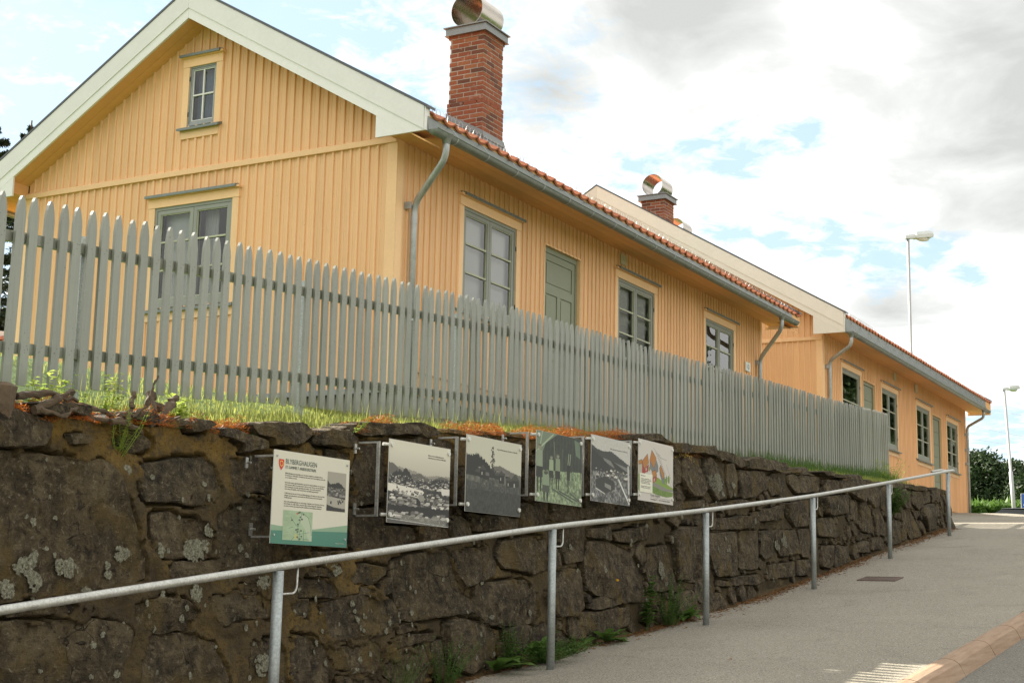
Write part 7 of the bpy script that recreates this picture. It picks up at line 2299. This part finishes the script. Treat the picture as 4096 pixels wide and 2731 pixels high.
bushy('feathery_weed', 'sparse pale seed stalks low against the wall near the first full post', 8.2, 5.37, zz(8.2), 26, .34, 8, 7, spread=.28, leafL=.026)
bushy('upright_weed', 'single upright leafy stem against the wall between two posts', 12.13, 5.36, zz(12.13), 3, .56, 34, 8, spread=.05, leafL=.085, narrow=.65)
bushy('bushy_weed', 'wide bush of thin green weed with seed heads at the wall foot', 12.60, 5.35, zz(12.6), 52, .46, 13, 9, spread=.30, leafL=.038)
rosette('dock_plant', 'small curled dock leaves near the litter by the second post', 13.10, 5.36, zz(13.1), 8, .32, .045, 10, up_=1.1)
bushy('trailing_weed', 'low clover mat right of the middle post', 10.55, 5.32, zz(10.55), 50, .13, 10, 11, spread=.28, leafL=.038)
yq = surf_y(5.66, .74)
bushy('wall_weed', 'fresh feathery green weed growing from the wall joint under the tree root', 5.72, yq, .66, 12, .30, 26, 12, 'bright_leaf', .04, .09, None, 'weed', .16, .04)
bushy('wall_fern', 'green fern hanging out of the wall behind the fifth post', 21.1, 5.47, 1.20, 34, .38, 14, 13, 'weed_leaf', .08, .26, None, 'fern', .35, .08)
bushy('wall_weed', 'thin green weed on the wall top between information panel and photo panel', 7.75, 5.52, 1.00, 6, .10, 8, 14, 'bright_leaf', .03, .08, None, 'weed', .3, .05)
bushy('garden_shrub', 'pale green shrub by the end of the fence in front of the far house', 24.9, 6.6, 1.75, 44, .60, 16, 15, 'bright_leaf', .065, .42, None, 'shrub', .35, .0)
bushy('garden_shrub', 'low leafy growth on the bank right of the fence end', 26.4, 7.2, 1.75, 30, .42, 14, 16, 'weed_leaf', .06, .40, None, 'shrub', .35, .0)
PLN = [('young shoot', 4.72, 5.92, .30, 'bright_leaf', .055, 8, .09), ('a', 4.95, 5.80, .22, 'bright_leaf', .05, 10, .10), ('b', 5.10, 6.05, .34, 'bright_leaf', .06, 7, .10), ('c', 5.35, 5.85, .22, 'bright_leaf', .05, 9, .10), ('d', 5.65, 6.0, .24, 'bright_leaf', .055, 8, .10), ('e', 6.02, 6.0, .30, 'grass_blade', .04, 5, .08), ('f', 6.12, 6.15, .30, 'bright_leaf', .05, 5, .06), ('g', 6.38, 5.86, .20, 'bright_leaf', .075, 5, .09)]
LB = ['yellow-green leafy weed at the very left on top of the wall', 'low bright weed above the sawn stump on the wall top', 'taller pale shoot left of the first fence post', 'bright leafy weed between the two tree roots', 'sunlit weed in front of the fence right of the pale shoot', 'tall thin sprig with feathery leaves in front of the fence', 'slender bright sprig just left of the broken root', 'round leaved vine shoot beside the broken root']
for k, (_, x, y, H_, mn, ll, ns, sp_) in enumerate(PLN):
    bushy('sunlit_weed', LB[k], x, y, float(gz(x, y))-.01, ns+1, H_*.95, 10, 50+k, mn, ll*1.1, sp_*1.25, 'sunlit weeds on the wall top', 'weed', .45)
# old roots and a stump on the wall top
def root(nm, label, paths, seed):
    q = random.Random(seed)
    c = paths[0][0][0]
    t_ = thing(nm, c, label, 'tree root')
    for pts, r0, r1 in paths:
        mb = MB(); P_ = [Vector(p) for p in pts]
        Q = []
        for a_, b2 in zip(P_[:-1], P_[1:]):
            for k in range(5):
                p = a_.lerp(b2, k/5); p += Vector((q.uniform(-1, 1), q.uniform(-1, 1), q.uniform(-1, 1)))*r0*.35; Q.append(p)
        Q.append(P_[-1]); n_ = len(Q)
        rad = [(r0+(r1-r0)*k/(n_-1))*q.uniform(.5, 1.0) for k in range(n_)]
        mb.tube(Q, rad, 9)
        mb.v = [(p[0]+q.uniform(-.003, .003), p[1]+q.uniform(-.003, .003), p[2]+q.uniform(-.003, .003)) for p in mb.v]
        build('root', mb, 'dead_wood', t_)
z_ = .90
root('tree_root', 'broken grey tree root sticking up at the end of the leafy weeds', [([(6.02, 5.70, .86), (6.10, 5.76, .98), (6.15, 5.80, 1.05)], .048, .036), ([(6.05, 5.70, .92), (6.06, 5.72, 1.06), (6.13, 5.74, 1.16)], .014, .006), ([(6.02, 5.66, .84), (6.15, 5.66, .98), (6.25, 5.7, 1.05)], .035, .022), ([(5.95, 5.62, .86), (6.2, 5.62, .93)], .03, .012), ([(6.16, 5.76, .98), (6.3, 5.78, 1.02)], .03, .02)], 1)
root('tree_root', 'forked dark root hanging over the wall edge above the green weed', [([(5.72, 5.60, .80), (5.77, 5.58, .92), (5.80, 5.60, 1.02)], .022, .014), ([(5.62, 5.58, .83), (5.75, 5.56, .84), (5.86, 5.58, .80)], .028, .016), ([(5.70, 5.58, .86), (5.58, 5.60, .84), (5.48, 5.62, .86)], .018, .01), ([(5.78, 5.58, .88), (5.90, 5.60, .95)], .014, .008)], 2)
root('tree_root', 'gnarled brown root lying across the wall top at the far left', [([(5.10, 5.58, .84), (5.22, 5.56, .90), (5.36, 5.60, .96)], .03, .018), ([(5.0, 5.6, .90), (5.2, 5.58, .93), (5.4, 5.6, .92)], .028, .014), ([(5.12, 5.56, .84), (5.26, 5.54, .82), (5.36, 5.56, .88)], .02, .01), ([(5.3, 5.6, .90), (5.55, 5.62, .90), (5.72, 5.64, .87)], .02, .012)], 3)
st = thing('tree_stump', (4.92, 5.66, .80), 'sawn off grey stump on the wall top at the left edge', 'tree stump')
mb = MB(); mb.tube([(4.94, 5.68, .78), (4.93, 5.66, .86), (4.93, 5.65, .945), (4.93, 5.65, .955)], [.10, .085, .075, .06], 14)
q = random.Random(3); mb.v = [(p[0]+q.uniform(-.01, .01), p[1]+q.uniform(-.01, .01), p[2]) for p in mb.v]
build('stump', mb, 'dead_wood', st)
# dry leaves and a scrap on the paving
for k, (x, y, lb, L_) in enumerate(((10.62, 4.015, 'pale dry leaf lying alone on the pavement right of the middle post', .05), (11.445, 3.373, 'tiny orange scrap on the pavement near the kerb', .022), (12.48, 5.15, 'curled reddish dry leaf on the pavement below the bushy weed', .06), (8.15, 5.68, 'brown curled leaf standing on the wall top above the first dark top stone', .06), (12.72, 5.75, 'orange dry leaf standing on the wall top right of the moss', .06))):
    z = float(zg(x))+.012 if y < 5.5 else float(gz(x, y))+.03
    mb = MB(); leaf_strip(mb, (x, y, z), (1, -.3, .0 if y < 5.5 else .9), L_, L_*.28, .15, 4, .1)
    tag(build('dry_leaf', mb, 'dry_leaf' if k != 3 else 'dry_litter'), lb, 'leaf')
mb = MB(); q = random.Random(2)
for k in range(60):
    x = 13.55+q.gauss(0, .10); y = surf_y(x, 1.30)-.002; zz_ = 1.40+q.gauss(0, .02)-.25*abs(x-13.55)
    r = q.uniform(.004, .010); mb.add([(x-r, y-.01, zz_), (x, y-.014, zz_-r), (x+r, y-.01, zz_), (x, y-.008, zz_+r)], [(0, 1, 2, 3)])
o = build('yellow_lichen', mb, 'yellow_lichen', wall); o['kind'] = 'stuff'
